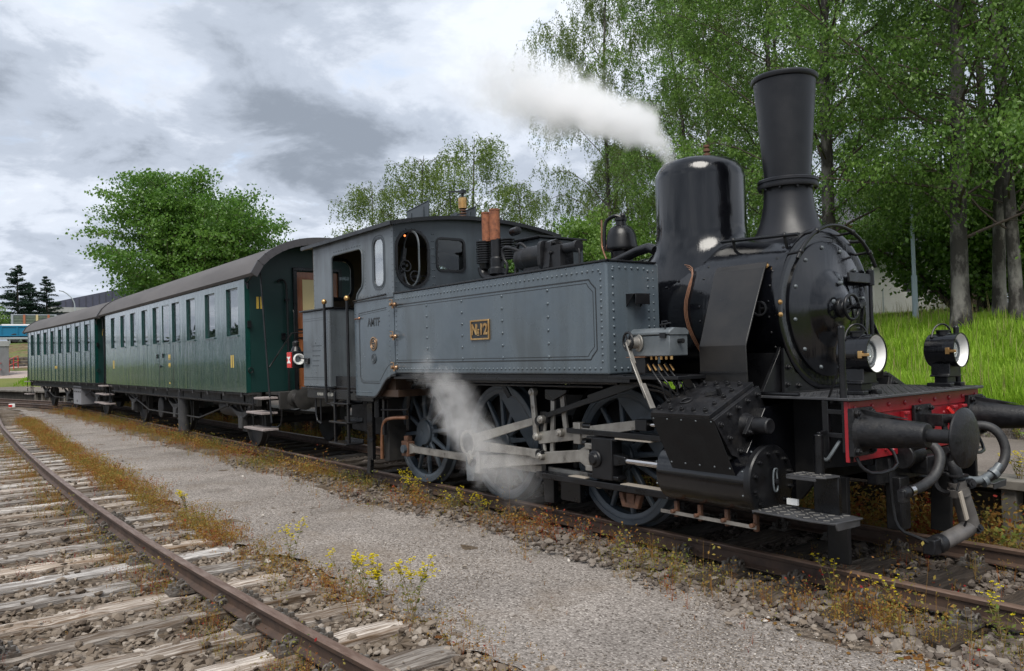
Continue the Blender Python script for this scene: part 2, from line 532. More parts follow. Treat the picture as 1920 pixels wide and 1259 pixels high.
attr_mat("weed_leaf", [(0.0, (0.24, 0.022, 0.02)), (0.14, (0.26, 0.09, 0.026)), (0.4, (0.31, 0.185, 0.045)), (0.65, (0.22, 0.19, 0.045)), (1.0, (0.10, 0.145, 0.03))], 0.65, 0.3, 0.15)
attr_mat("moss_clump", [(0.0, (0.11, 0.045, 0.016)), (0.5, (0.17, 0.085, 0.025)), (1.0, (0.13, 0.11, 0.03))], 0.9, 0.1, 0.05)
attr_mat("ballast_stone", [(0.0, (0.045, 0.033, 0.025)), (0.35, (0.125, 0.097, 0.073)), (0.75, (0.225, 0.186, 0.148)), (0.97, (0.33, 0.288, 0.248)), (1.0, (0.50, 0.46, 0.415))], 0.85, 0.0, 0.2)
attr_mat("dark_ballast_stone", [(0.0, (0.03, 0.024, 0.02)), (0.5, (0.10, 0.08, 0.066)), (1.0, (0.22, 0.19, 0.162))], 0.8, 0.0, 0.25)
attr_mat("petal_yellow", [(0.0, (0.62, 0.50, 0.02)), (1.0, (0.74, 0.64, 0.04))], 0.6, 0.3, 0.1)
attr_mat("petal_white", [(0.0, (0.70, 0.70, 0.66)), (1.0, (0.8, 0.8, 0.78))], 0.7, 0.2, 0.1)


# ------------------------------------------------------------------ mesh building
ORG = Vector((0, 0, 0))


def tag(o, label=None, cat=None, group=None, kind=None):
    if label: o["label"] = label
    if cat: o["category"] = cat
    if group: o["group"] = group
    if kind: o["kind"] = kind
    return o


def empty(name, loc, label=None, cat=None, group=None, kind=None, rz=0.0):
    o = bpy.data.objects.new(name, None)
    o.location = loc
    o.rotation_euler = (0, 0, rz)
    o.empty_display_size = 0.3
    COL.objects.link(o)
    return tag(o, label, cat, group, kind)


def link_mesh(name, me, parent=None):
    o = bpy.data.objects.new(name, me)
    COL.objects.link(o)
    if parent is not None:
        o.parent = parent
    return o


def dup(o, parent=None):
    c = o.copy()
    COL.objects.link(c)
    c.parent = parent
    for ch in list(o.children):
        dup(ch, c)
    return c


def frame_of(axis):
    a = Vector(axis).normalized()
    t = Vector((0, 0, 1)) if abs(a.z) < 0.9 else Vector((1, 0, 0))
    u = a.cross(t).normalized()
    return u, a.cross(u).normalized(), a


class MB:
    """Collects solids; build() links them as one mesh object."""

    def __init__(self):
        self.v, self.f = [], []

    def add(self, vs, fs):
        b = len(self.v)
        self.v += [tuple(p) for p in vs]
        self.f += [tuple(i + b for i in q) for q in fs]
        return self

    def box(self, x0, x1, y0, y1, z0, z1):
        vs = [(x, y, z) for z in (z0, z1) for y in (y0, y1) for x in (x0, x1)]
        return self.add(vs, [(0, 2, 3, 1), (4, 5, 7, 6), (0, 1, 5, 4), (2, 6, 7, 3), (0, 4, 6, 2), (1, 3, 7, 5)])

    def obox(self, c, sx, sy, sz, m=None):
        """Box of full sizes sx,sy,sz at c, turned by matrix m."""
        m = m or Matrix.Identity(3)
        c = Vector(c)
        vs = [c + m @ Vector((x * sx / 2, y * sy / 2, z * sz / 2)) for z in (-1, 1) for y in (-1, 1) for x in (-1, 1)]
        return self.add(vs, [(0, 2, 3, 1), (4, 5, 7, 6), (0, 1, 5, 4), (2, 6, 7, 3), (0, 4, 6, 2), (1, 3, 7, 5)])

    def bar(self, p0, p1, w, h, up=(0, 0, 1), w1=None, h1=None):
        """Rectangular bar from p0 to p1: h along up, w across."""
        p0, p1 = Vector(p0), Vector(p1)
        a = (p1 - p0).normalized()
        s = a.cross(Vector(up)).normalized()
        u = s.cross(a).normalized()
        w1 = w if w1 is None else w1
        h1 = h if h1 is None else h1
        vs = [p0 - s * w / 2 - u * h / 2, p0 + s * w / 2 - u * h / 2, p0 + s * w / 2 + u * h / 2, p0 - s * w / 2 + u * h / 2,
              p1 - s * w1 / 2 - u * h1 / 2, p1 + s * w1 / 2 - u * h1 / 2, p1 + s * w1 / 2 + u * h1 / 2, p1 - s * w1 / 2 + u * h1 / 2]
        return self.add(vs, [(3, 2, 1, 0), (4, 5, 6, 7), (0, 1, 5, 4), (1, 2, 6, 5), (2, 3, 7, 6), (3, 0, 4, 7)])

    def lathe(self, prof, o, axis, n=32, a0=0.0, a1=2 * PI, cap=True):
        """Profile [(radius, height along axis)] turned about axis at o."""
        u, v, a = frame_of(axis)
        o = Vector(o)
        full = abs(a1 - a0 - 2 * PI) < 1e-6
        k = n if full else n + 1
        vs = []
        for r, h in prof:
            for i in range(k):
                t = a0 + (a1 - a0) * i / n
                vs.append(o + a * h + (u * math.cos(t) + v * math.sin(t)) * r)
        fs = []
        for j in range(len(prof) - 1):
            for i in range(n):
                i2 = (i + 1) % k
                fs.append((j * k + i, j * k + i2, (j + 1) * k + i2, (j + 1) * k + i))
        if cap and full:
            if prof[0][0] > 1e-5: fs.append(tuple(range(k - 1, -1, -1)))
            if prof[-1][0] > 1e-5: fs.append(tuple((len(prof) - 1) * k + i for i in range(k)))
        return self.add(vs, fs)

    def tube(self, p0, p1, r0, r1=None, n=12, cap=True):
        p0, p1 = Vector(p0), Vector(p1)
        return self.lathe([(r0, 0), (r0 if r1 is None else r1, (p1 - p0).length)], p0, p1 - p0, n, cap=cap)

    def path(self, pts, r, n=10, smooth=0, cap=True, r1=None):
        """Round pipe along a polyline; smooth>0 rounds it by corner cutting."""
        pts = [Vector(p) for p in pts]
        for _ in range(smooth):
            q = [pts[0]]
            for a, b in zip(pts[:-1], pts[1:]):
                q += [a.lerp(b, 0.25), a.lerp(b, 0.75)]
            pts = q + [pts[-1]]
        vs, fs = [], []
        pu = None
        for i, p in enumerate(pts):
            d = (pts[min(i + 1, len(pts) - 1)] - pts[max(i - 1, 0)])
            if d.length < 1e-9: d = Vector((0, 0, 1))
            d.normalize()
            if pu is None:
                u = frame_of(d)[0]
            else:
                u = (pu - d * pu.dot(d))
                u = u.normalized() if u.length > 1e-6 else frame_of(d)[0]
            pu = u
            v = d.cross(u)
            rr = r if r1 is None else r + (r1 - r) * i / (len(pts) - 1)
            for k in range(n):
                t = 2 * PI * k / n
                vs.append(p + (u * math.cos(t) + v * math.sin(t)) * rr)
        for i in range(len(pts) - 1):
            for k in range(n):
                k2 = (k + 1) % n
                fs.append((i * n + k, i * n + k2, (i + 1) * n + k2, (i + 1) * n + k))
        if cap:
            fs.append(tuple(range(n - 1, -1, -1)))
            fs.append(tuple((len(pts) - 1) * n + k for k in range(n)))
        return self.add(vs, fs)

    def sphere(self, c, r, n=12, m=8, sz=1.0):
        prof = [(max(1e-6, r * math.sin(PI * j / m)), -r * sz * math.cos(PI * j / m)) for j in range(m + 1)]
        return self.lathe(prof, c, (0, 0, 1), n, cap=False)

    def torus(self, c, axis, R_, r, n=28, m=8, a0=0.0, a1=2 * PI):
        u, v, a = frame_of(axis)
        c = Vector(c)
        full = abs(a1 - a0 - 2 * PI) < 1e-6
        k = n if full else n + 1
        vs, fs = [], []
        for i in range(k):
            t = a0 + (a1 - a0) * i / n
            d = u * math.cos(t) + v * math.sin(t)
            for j in range(m):
                s = 2 * PI * j / m
                vs.append(c + d * (R_ + r * math.cos(s)) + a * r * math.sin(s))
        for i in range(n):
            i2 = (i + 1) % k
            for j in range(m):
                j2 = (j + 1) % m
                fs.append((i * m + j, i2 * m + j, i2 * m + j2, i * m + j2))
        return self.add(vs, fs)

    def plate(self, outer, holes, o, u, v, t):
        """Flat plate with openings: 2-D loops in axes u,v at o, thickness vector t."""
        o, u, v, t = Vector(o), Vector(u), Vector(v), Vector(t)
        loops = [outer] + list(holes)
        P3 = [[Vector((a, b, 0)) for a, b in lp] for lp in loops]
        tris = tessellate_polygon(P3)
        flat = [p for lp in loops for p in lp]
        nv = len(flat)
        vs = [o + u * a + v * b for a, b in flat] + [o + u * a + v * b + t for a, b in flat]
        fs = []
        nrm = u.cross(v)
        flip = nrm.dot(t) > 0
        for a, b, c in tris:
            (x0, y0), (x1, y1), (x2, y2) = flat[a], flat[b], flat[c]
            if (x1 - x0) * (y2 - y0) - (x2 - x0) * (y1 - y0) < 0:
                a, b, c = c, b, a
            if flip:
                fs += [(c, b, a), (a + nv, b + nv, c + nv)]
            else:
                fs += [(a, b, c), (c + nv, b + nv, a + nv)]
        i0 = 0
        for lp in loops:
            n = len(lp)
            for i in range(n):
                i2 = (i + 1) % n
                fs.append((i0 + i, i0 + i2, i0 + i2 + nv, i0 + i + nv))
            i0 += n
        return self.add(vs, fs)

    def rivet(self, p, nrm, r=0.014, h=0.6):
        return self.lathe([(r, -0.002), (r * 0.85, r * h * 0.55), (r * 0.45, r * h * 0.95), (1e-5, r * h)], p, nrm, 7, cap=False)

    def nut(self, p, nrm, r=0.02, h=0.016, stud=True):
        self.lathe([(r * 1.35, -0.002), (r * 1.35, 0.003)], p, nrm, 10)
        self.lathe([(r, 0.003), (r, 0.003 + h)], p, nrm, 6)
        if stud:
            self.lathe([(r * 0.5, h), (r * 0.5, h + 0.014)], p, nrm, 8)
        return self

    def build(self, name, mat, parent=None, bevel=0.0, smooth=True, angle=38, kind=None, label=None, cat=None, group=None, seg=2, recalc=True):
        me = bpy.data.meshes.new(name)
        me.from_pydata([(x - ORG.x, y - ORG.y, z - ORG.z) for x, y, z in self.v], [], self.f)
        if recalc:
            bm = bmesh.new()
            bm.from_mesh(me)
            bmesh.ops.recalc_face_normals(bm, faces=bm.faces)
            bm.to_mesh(me)
            bm.free()
        me.materials.append(MATS[mat] if isinstance(mat, str) else mat)
        if smooth:
            me.shade_smooth()
            me.set_sharp_from_angle(angle=R(angle))
        o = link_mesh(name, me, parent)
        if bevel > 0:
            b = o.modifiers.new("bevel", 'BEVEL')
            b.width = bevel
            b.segments = seg
            b.limit_method = 'ANGLE'
            b.angle_limit = R(40)
            b.harden_normals = False
        return tag(o, label, cat, group, kind)


def rrect(x0, x1, z0, z1, r, n=5):
    """Rounded rectangle loop."""
    pts = []
    for cx, cz, a in ((x1 - r, z1 - r, 0), (x0 + r, z1 - r, PI / 2), (x0 + r, z0 + r, PI), (x1 - r, z0 + r, 1.5 * PI)):
        for i in range(n + 1):
            t = a + PI / 2 * i / n
            pts.append((cx + r * math.cos(t), cz + r * math.sin(t)))
    return pts


def offset_frame(mb, loop, d0, d1, o, u, v, t):
    """Ring frame round a loop: inner offset d0 and outer offset d1 measured from the loop's centre."""
    cx = sum(p[0] for p in loop) / len(loop)
    cz = sum(p[1] for p in loop) / len(loop)

    def off(d):
        out = []
        n = len(loop)
        for i in range(n):
            (xa, za), (xb, zb) = loop[i - 1], loop[(i + 1) % n]
            tx, tz = xb - xa, zb - za
            ln_ = math.hypot(tx, tz) or 1
            nx, nz = tz / ln_, -tx / ln_
            if nx * (loop[i][0] - cx) + nz * (loop[i][1] - cz) < 0: nx, nz = -nx, -nz
            out.append((loop[i][0] + nx * d, loop[i][1] + nz * d))
        return out
    mb.plate(off(d1), [off(d0)], o, u, v, t)
    return mb


def text_obj(name, body, mat, parent, loc, u, v, height, depth=0.003, stretch=1.0, align='CENTER', bold=0.0):
    """Lettering turned into a mesh on the plane u,v (world axes), cap height in metres."""
    cu = bpy.data.curves.new(name, 'FONT')
    cu.body = body
    cu.size = height / 0.70
    cu.extrude = depth / 2
    cu.offset = bold
    cu.align_x = align
    cu.align_y = 'CENTER'
    cu.resolution_u = 3
    tmp = bpy.data.objects.new(name, cu)
    COL.objects.link(tmp)
    dg = bpy.context.evaluated_depsgraph_get()
    me = bpy.data.meshes.new_from_object(tmp.evaluated_get(dg))
    bpy.data.objects.remove(tmp)
    u, v = Vector(u).normalized(), Vector(v).normalized()
    M = Matrix((u * stretch, v, u.cross(v))).transposed().to_4x4()
    M.translation = Vector(loc) - ORG
    me.transform(M)
    me.materials.clear()
    me.materials.append(MATS[mat])
    return link_mesh(name, me, parent)


def np_mesh(name, verts, faces, mat, tone=None, parent=None, kind=None, label=None, cat=None, group=None, smooth=False):
    """Large meshes from arrays: verts (n,3), faces (m,k)."""
    me = bpy.data.meshes.new(name)
    n, (m, k) = len(verts), faces.shape
    me.vertices.add(n)
    me.vertices.foreach_set("co", np.ascontiguousarray(verts, dtype=np.float32).ravel())
    me.loops.add(m * k)
    me.loops.foreach_set("vertex_index", np.ascontiguousarray(faces, dtype=np.int32).ravel())
    me.polygons.add(m)
    me.polygons.foreach_set("loop_start", np.arange(0, m * k, k, dtype=np.int32))
    me.polygons.foreach_set("loop_total", np.full(m, k, dtype=np.int32))
    me.polygons.foreach_set("use_smooth", np.full(m, bool(smooth)))
    if tone is not None:
        a = me.attributes.new("tone", 'FLOAT', 'FACE')
        a.data.foreach_set("value", np.ascontiguousarray(tone, dtype=np.float32))
    me.update(calc_edges=True)
    me.materials.append(MATS[mat])
    o = link_mesh(name, me, parent)
    return tag(o, label, cat, group, kind)

# ------------------------------------------------------------------ the lie of the land
def track_y(x):
    """Centre line of the main track: straight, then bending towards the camera's side far back."""
    x = np.asarray(x, float)
    t = np.clip(-31 - x, 0, None)
    q = np.clip(t, 0, 8)
    return -(0.0128 * q ** 2) - np.clip(t - 8, 0, None) * 0.205


SIDE_X = np.array([-90, -60, -40, -24, -16, -11, -6.1, -3.25, -1.56, -0.71, 1.5, 5, 9])
SIDE_Y = np.array([-1.2, -1.9, -3.1, -4.10, -4.38, -4.50, -4.53, -4.46, -4.37, -4.31, -4.14, -3.80, -3.3])


def side_rail_y(x):
    """Near track's far rail."""
    from_x = np.asarray(x, float)
    # smooth the measured points with a short running mean
    return sum(np.interp(from_x + d, SIDE_X, SIDE_Y) for d in (-1.6, -0.8, 0, 0.8, 1.6)) / 5


def smooth01(t):
    t = np.clip(t, 0, 1)
    return t * t * (3 - 2 * t)


def bank_s(x, y):
    return (x - 3.23) * -0.995 + (y + 6.36) * 0.10


def land_z(x, y):
    x, y = np.asarray(x, float), np.asarray(y, float)
    yy = y - track_y(x)
    base = np.full(np.broadcast(x, y).shape, -0.30)
    mead = 0.55 + 0.160 * np.clip(yy - 5.3, 0, 8.7) + 0.055 * np.clip(yy - 14, 0, 25)
    mead = mead + 0.05 * np.sin(x * 0.7) * np.sin(y * 0.9) * smooth01((yy - 5.3) / 2)
    k = smooth01((yy - 5.2) / 0.35)
    far = smooth01((x + 42) / 10)                     # the meadow's rise dies out far back beside the carriages
    mead = 0.45 + (mead - 0.45) * (0.25 + 0.75 * far)
    z = base * (1 - k) + mead * k
    s = bank_s(x, y)
    bank = 0.42 + np.clip((s - 63.5) / 11.5, 0, 1) * 1.2 + np.clip((s - 76) / 8, 0, 1) * 1.8 + np.clip((s - 84) / 4, 0, 1) * 0.5
    kb = smooth01((s - 62.5) / 1.5) * smooth01((y + 12) / 5)
    z = np.where(s > 62.5, np.maximum(z, base * (1 - kb) + bank * kb), z)
    return z


def axis_pts(lo, hi, near_lo, near_hi, step, grow=1.25):
    a = list(np.arange(near_lo, near_hi + 1e-6, step))
    d = step
    while a[-1] < hi:
        d *= grow
        a.append(min(hi, a[-1] + d))
    d = step
    while a[0] > lo:
        d *= grow
        a.insert(0, max(lo, a[0] - d))
    return np.array(a)


def grid_mesh(name, xs, ys, zf, mat, kind="structure", xf=None):
    X, Y = np.meshgrid(xs, ys)
    if xf is not None:
        X, Y = xf(X, Y)
    Z = zf(X, Y)
    v = np.stack([X, Y, Z], -1).reshape(-1, 3)
    nx, ny = len(xs), len(ys)
    i = (np.arange(ny - 1)[:, None] * nx + np.arange(nx - 1)[None]).ravel()
    f = np.stack([i, i + 1, i + nx + 1, i + nx], 1)
    return np_mesh(name, v, f, mat, kind=kind, smooth=True)


grid_mesh("ground", axis_pts(-900, 900, -95, 14, 0.9), axis_pts(-900, 900, -12, 40, 0.6), land_z, "earth_grass")


def wob(x, s=1.0):
    return s * (0.10 * np.sin(x * 1.3) + 0.07 * np.sin(x * 3.1 + 1) + 0.05 * np.sin(x * 7.7 + 2) + 0.035 * np.sin(x * 17.0))


# ballast bed under both tracks, and the strip of fine gravel walked between them
def gravel_lo(x):
    return np.minimum(side_rail_y(x) + 0.92 + wob(x, 0.8), track_y(x) - 1.75)


def gravel_hi(x):
    return track_y(x) - 1.36 - 0.34 * smooth01((x + 1.2) / 1.2) - 0.16 * smooth01((x + 3.6) / -2.5) + wob(x + 5, 0.9)


# dry open ground on the camera's own side
grid_mesh("dry_ground", axis_pts(-400, 400, -90, 30, 4), np.array([-400.0, -160, -60, -30, -15, -9.5, -8.2]), lambda X, Y: -0.26 + 0.02 * np.sin(X) + 0 * Y, "dry_earth")
bxs = axis_pts(-80, 12, -30, 9, 0.35)
grid_mesh("ballast_bed", bxs, np.linspace(0, 1, 90),
          lambda X, Y: -0.205 + 0.055 * smooth01((-0.9 - X) / 0.8) * smooth01((-0.88 - (Y - track_y(X))) / 0.12) * smooth01((Y - gravel_hi(X) + 0.02) / 0.12) + 0.012 * np.sin(X * 5 + Y * 3) * np.sin(Y * 9) - 0.04 * np.exp(-((Y - track_y(X)) / 0.5) ** 2),
          "ballast_base", xf=lambda X, T: (X, (side_rail_y(X) - 3.2) * (1 - T) + (track_y(X) + 1.75) * T))


gxs = np.arange(-60, 9, 0.09)
grid_mesh("gravel_path", gxs, np.linspace(0, 1, 26),
          lambda X, Y: -0.185 + 0.010 * np.sin(X * 1.7 + Y) + 0.006 * np.sin(X * 4.1) * np.sin(Y * 5.3),
          "gravel", xf=lambda X, T: (X, gravel_lo(X) * (1 - T) + np.maximum(gravel_hi(X), gravel_lo(X)) * T))


# ------------------------------------------------------------------ tracks
def rail_pts(yf, off, xs):
    y = yf(xs)
    dy = np.gradient(y, xs)
    ln_ = np.hypot(1, dy)
    return [Vector((float(x - off * d / l), float(a + off / l), 0)) for x, a, d, l in zip(xs, y, dy, ln_)]


RAIL_PROF = [(-0.060, -0.140), (0.060, -0.140), (0.060, -0.130), (0.012, -0.112), (0.010, -0.045), (0.031, -0.036), (0.034, -0.010),
             (0.027, -0.001), (0.0, 0.0), (-0.027, -0.001), (-0.034, -0.010), (-0.031, -0.036), (-0.010, -0.045), (-0.012, -0.112), (-0.060, -0.130)]


def make_rail(pts, parent):
    mb = MB()
    n = len(RAIL_PROF)
    for i, p in enumerate(pts):
        d = (pts[min(i + 1, len(pts) - 1)] - pts[max(0, i - 1)]).normalized()
        s = Vector((-d.y, d.x, 0))
        mb.v += [tuple(p + s * a + Vector((0, 0, b))) for a, b in RAIL_PROF]
    for i in range(len(pts) - 1):
        for k in range(n):
            k2 = (k + 1) % n
            mb.f.append((i * n + k, (i + 1) * n + k, (i + 1) * n + k2, i * n + k2))
    mb.f.append(tuple(range(n)))
    o = mb.build("rail", "rail_rust", parent, angle=30)
    o.data.materials.append(MATS["rail_top"])
    for p in o.data.polygons:
        if p.normal.z > 0.6 and p.center.z > -0.012:
            p.material_index = 1
    return o


def sleeper_mesh(k, ln_=2.62, wd=0.25, ht=0.15):
    """Weathered oak sleeper: split, worn top with rough ends; length along local Y."""
    rg = np.random.default_rng(100 + k)
    nl, nw = 27, 7
    ys = np.linspace(-ln_ / 2, ln_ / 2, nl)
    us = np.linspace(-wd / 2, wd / 2, nw)
    crack = rg.uniform(-0.7, 0.7, 3) * wd / 2
    vs, fs = [], []
    for j, y in enumerate(ys):
        endw = 1 if j in (0, nl - 1) else 0
        for i, u in enumerate(us):
            z = rg.normal(0, 0.0025)
            for c in crack:
                if abs(u - c) < wd / nw * 0.55 and rg.random() < 0.75:
                    z -= rg.uniform(0.006, 0.022)
            if i in (0, nw - 1): z -= rg.uniform(0.004, 0.020)
            if endw: z -= rg.uniform(0.004, 0.025)
            vs.append((u + rg.normal(0, 0.003), y + endw * rg.normal(0, 0.02), z))
    for j in range(nl - 1):
        for i in range(nw - 1):
            a = j * nw + i
            fs.append((a, a + 1, a + nw + 1, a + nw))
    rim = [i for i in range(nw)] + [j * nw + nw - 1 for j in range(1, nl)] + [(nl - 1) * nw + i for i in range(nw - 2, -1, -1)] + [j * nw for j in range(nl - 2, 0, -1)]
    b = len(vs)
    for r in rim:
        x, y, z = vs[r]
        vs.append((x * 1.02, y, -ht))
    m = len(rim)
    for q in range(m):
        fs.append((rim[q], b + q, b + (q + 1) % m, rim[(q + 1) % m]))
    me = bpy.data.meshes.new("sleeper")
    me.from_pydata(vs, [], fs)
    me.materials.append(MATS["weathered_oak"])
    me.update()
    return me


def fastening_mesh():
    """Ribbed base plate with two clips, T-bolts, square-headed screws; local Y across the rail."""
    mb = MB()
    mb.box(-0.085, 0.085, -0.205, 0.205, 0.0, 0.020)
    for s in (-1, 1):
        mb.box(-0.075, 0.075, s * 0.075 - 0.012, s * 0.075 + 0.012, 0.018, 0.040)
        mb.box(-0.035, 0.035, min(s * 0.05, s * 0.11), max(s * 0.05, s * 0.11), 0.040, 0.056)
        mb.nut((0, s * 0.095, 0.056), (0, 0, 1), 0.025, 0.036)
        mb.torus((0.0, s * 0.092, 0.066), (0, 0.3 * s, 1), 0.032, 0.009, 14, 6)
        mb.torus((0.06, s * 0.085, 0.045), (1, 0, 0), 0.030, 0.010, 14, 6)
        mb.torus((-0.06, s * 0.085, 0.045), (1, 0, 0), 0.030, 0.010, 14, 6)
        for x in (-0.055, 0.055):
            mb.lathe([(0.031, 0.019), (0.029, 0.030), (0.016, 0.034)], (x, s * 0.165, 0), (0, 0, 1), 12)
            mb.obox((x, s * 0.165, 0.046), 0.028, 0.028, 0.040)
    o = mb.build("rail_fastening", "fastening_steel", None, smooth=False)
    me = o.data
    bpy.data.objects.remove(o)
    return me


SLEEPERS = [sleeper_mesh(k) for k in range(9)]
TARRED = []
for me_ in SLEEPERS:
    c_ = me_.copy()
    c_.materials[0] = MATS["tarred_oak"]
    TARRED.append(c_)
FASTEN = fastening_mesh()


def lay_track(name, label_root, yf, centre_off, xs, x_from, x_to, pitch, near, meshes, length_scale=1.0, near_gauge=None):
    root = empty(name, (0, 0, 0), kind="structure")
    for s in (-1, 1):
        make_rail(rail_pts(yf, centre_off + s * (0.7525 if s > 0 or near_gauge is None else near_gauge), xs), root)
    spots = []
    x = x_from
    i = 0
    while x < x_to:
        y = float(yf(x)) + centre_off
        a = math.atan2(float(yf(x + 0.3)) - float(yf(x - 0.3)), 0.6)
        jit = random.uniform(-0.03, 0.03)
        o = bpy.data.objects.new("sleeper", meshes[(i * 5 + i // 4) % 9])
        COL.objects.link(o)
        o.parent = root
        o.location = (x + jit, y + random.uniform(-0.05, 0.05), -0.158)
        o.scale = (random.uniform(0.92, 1.06) * (1 if i % 2 else -1), length_scale * (1 if i % 3 else -1), 1)
        o.rotation_euler = (0, 0, a + random.uniform(-0.025, 0.025))
        spots.append((x + jit, y, a))
        if x > near:
            for s in (-1, 1):
                f = bpy.data.objects.new("rail_fastening", FASTEN)
                COL.objects.link(f)
                f.parent = o
                sc = o.scale
                f.location = (0, (0.7525 if s > 0 or near_gauge is None else -near_gauge) * (1 if s > 0 or near_gauge is not None else s) / sc[1], 0.0)
                f.scale = (1 / sc[0], 1 / sc[1], 1)
        x += pitch
        i += 1
    return root, spots


main_xs = np.concatenate([np.arange(-75, -28, 1.0), np.arange(-28, 10, 3.0)])
main_track, MAIN_SP = lay_track("main_railway_track", "", track_y, 0.0, main_xs, -48.90, 7.5, 0.62, -9, TARRED)
side_xs = np.arange(-42, 7, 0.5)
side_track, SIDE_SP = lay_track("side_railway_track", "", side_rail_y, -0.7525, side_xs, -26.87, 5.5, 0.628, -9, SLEEPERS, length_scale=1.14, near_gauge=0.84)


# ------------------------------------------------------------------ loose stones
ICO_V = []
ICO_F = []
_bm = bmesh.new()
bmesh.ops.create_icosphere(_bm, subdivisions=1, radius=1.0)
ICO_V = np.array([v.co[:] for v in _bm.verts])
ICO_F = np.array([[v.index for v in f.verts] for f in _bm.faces])
_bm.free()
OCT_V = np.array([(1, 0, 0), (-1, 0, 0), (0, 1, 0), (0, -1, 0), (0, 0, 1), (0, 0, -1)], float)
OCT_F = np.array([(0, 2, 4), (2, 1, 4), (1, 3, 4), (3, 0, 4), (2, 0, 5), (1, 2, 5), (3, 1, 5), (0, 3, 5)])


def stones(name, P, size, mat, base=None, tone=None, flat=0.7, label=None):
    base_v, base_f = (ICO_V, ICO_F) if base is None else base
    n, k = len(P), len(base_v)
    q = RNG.normal(size=(n, 4))
    q /= np.linalg.norm(q, axis=1)[:, None]
    a, b, c, d = q.T
    M = np.stack([np.stack([1 - 2 * (c * c + d * d), 2 * (b * c - d * a), 2 * (b * d + c * a)], -1),
                  np.stack([2 * (b * c + d * a), 1 - 2 * (b * b + d * d), 2 * (c * d - b * a)], -1),
                  np.stack([2 * (b * d - c * a), 2 * (c * d + b * a), 1 - 2 * (b * b + c * c)], -1)], 1)
    sc = np.stack([RNG.uniform(0.75, 1.35, n), RNG.uniform(0.65, 1.05, n), RNG.uniform(0.5, 0.9, n)], 1)
    V = base_v[None] * sc[:, None, :] * (1 + RNG.normal(0, 0.20, (n, k, 1)))
    V = np.einsum('nij,nkj->nki', M, V)
    V[..., 2] *= flat
    V = V * size[:, None, None] + P[:, None, :]
    F = base_f[None] + (np.arange(n) * k)[:, None, None]
    if tone is None:
        tone = RNG.beta(2.0, 2.2, n)
    T = np.repeat(tone, len(base_f))
    return np_mesh(name, V.reshape(-1, 3), F.reshape(-1, 3), mat, tone=T, kind="stuff", label=label)


def near_pick(n, xlo, xhi, ylo, yhi, cx=3.2, cy=-6.4, keep=9.0, zoom=1.5):
    """Points spread so that the density falls off with distance from the near end."""
    x = RNG.uniform(xlo, xhi, n)
    t = RNG.uniform(0, 1, n)
    y = ylo(x) + (yhi(x) - ylo(x)) * t
    d = np.hypot(x - cx, y - cy)
    k = RNG.uniform(0, 1, n) < np.clip((keep / d) ** zoom, 0.03, 1)
    return x[k], y[k]


# side track: light, coarse ballast between the sleepers
x, y = near_pick(76000, -24, 2.6, lambda x: side_rail_y(x) - 2.35, lambda x: side_rail_y(x) + 0.98, keep=5.0, zoom=1.6)
sx = np.array([s[0] for s in SIDE_SP])
gapd = np.abs(x[:, None] - sx[None]).min(1)
k = (gapd > 0.125) | (y > side_rail_y(x) + 0.66) | (RNG.uniform(0, 1, len(x)) < 0.10)
x, y, gapd = x[k], y[k], gapd[k]
size = RNG.gamma(5.5, 0.0036, len(x)) + 0.005
z = -0.205 + size * 0.25 + RNG.uniform(-0.012, 0.016, len(x)) + 0.030 * (gapd < 0.125) * (y < side_rail_y(x) + 0.66)
tone = np.clip(RNG.beta(2.2, 2.0, len(x)) - 0.28 * np.exp(-((y - side_rail_y(x) + 0.15) / 0.25) ** 2), 0, 1)
stones("side_track_ballast", np.stack([x, y, z], 1), size, "ballast_stone", tone=tone)

# main track: darker, oily ballast
x, y = near_pick(62000, -12, 4.2, lambda x: track_y(x) - 1.62 + wob(x), lambda x: track_y(x) + 1.6, keep=5.2, zoom=1.6)
mx_ = np.array([s[0] for s in MAIN_SP])
gapd = np.abs(x[:, None] - mx_[None]).min(1)
k = (gapd > 0.13) | (np.abs(y) > 1.34) | ((x < -1.0) & (y < -0.86))
k &= ~((y < -0.86) & (x < -0.6) & (RNG.uniform(0, 1, len(x)) < 0.6))
x, y = x[k], y[k]
size = RNG.gamma(6, 0.0035, len(x)) + 0.005
z = -0.20 + size * 0.25 + 0.055 * smooth01((-0.9 - x) / 0.8) * smooth01((-0.88 - y) / 0.12) + RNG.uniform(-0.012, 0.014, len(x)) - 0.035 * np.exp(-(y / 0.5) ** 2)
stones("main_track_ballast", np.stack([x, y, z], 1), size, "dark_ballast_stone",
       tone=np.clip(RNG.beta(2, 2, len(x)) * np.where(x > -1.2, 1.0, 0.8) + 0.22 * (y < -0.9), 0, 1))

# gravel path: chippings near the camera, stray bigger stones further off
x, y = near_pick(56000, -9, 2.6, lambda x: gravel_lo(x) - 0.12, lambda x: gravel_hi(x) + 0.16, keep=4.0, zoom=2.2)
size = RNG.uniform(0.004, 0.0085, len(x))
stones("gravel_chippings", np.stack([x, y, np.full(len(x), -0.183)], 1), size, "ballast_stone", base=(OCT_V, OCT_F),
       tone=np.clip(RNG.normal(0.62, 0.22, len(x)), 0, 1))
x, y = near_pick(2600, -26, 2.6, lambda x: gravel_lo(x) - 0.15, lambda x: gravel_hi(x) + 0.2, keep=6.0, zoom=1.2)
edge = np.minimum(y - gravel_lo(x), gravel_hi(x) - y)
k = RNG.uniform(0, 1, len(x)) < np.exp(-np.clip(edge, 0, 9) / 0.16) + 0.03
x, y = x[k], y[k]
stones("stray_stones", np.stack([x, y, np.full(len(x), -0.175)], 1), RNG.uniform(0.012, 0.030, len(x)), "ballast_stone",
       tone=np.clip(RNG.normal(0.7, 0.2, len(x)), 0, 1))

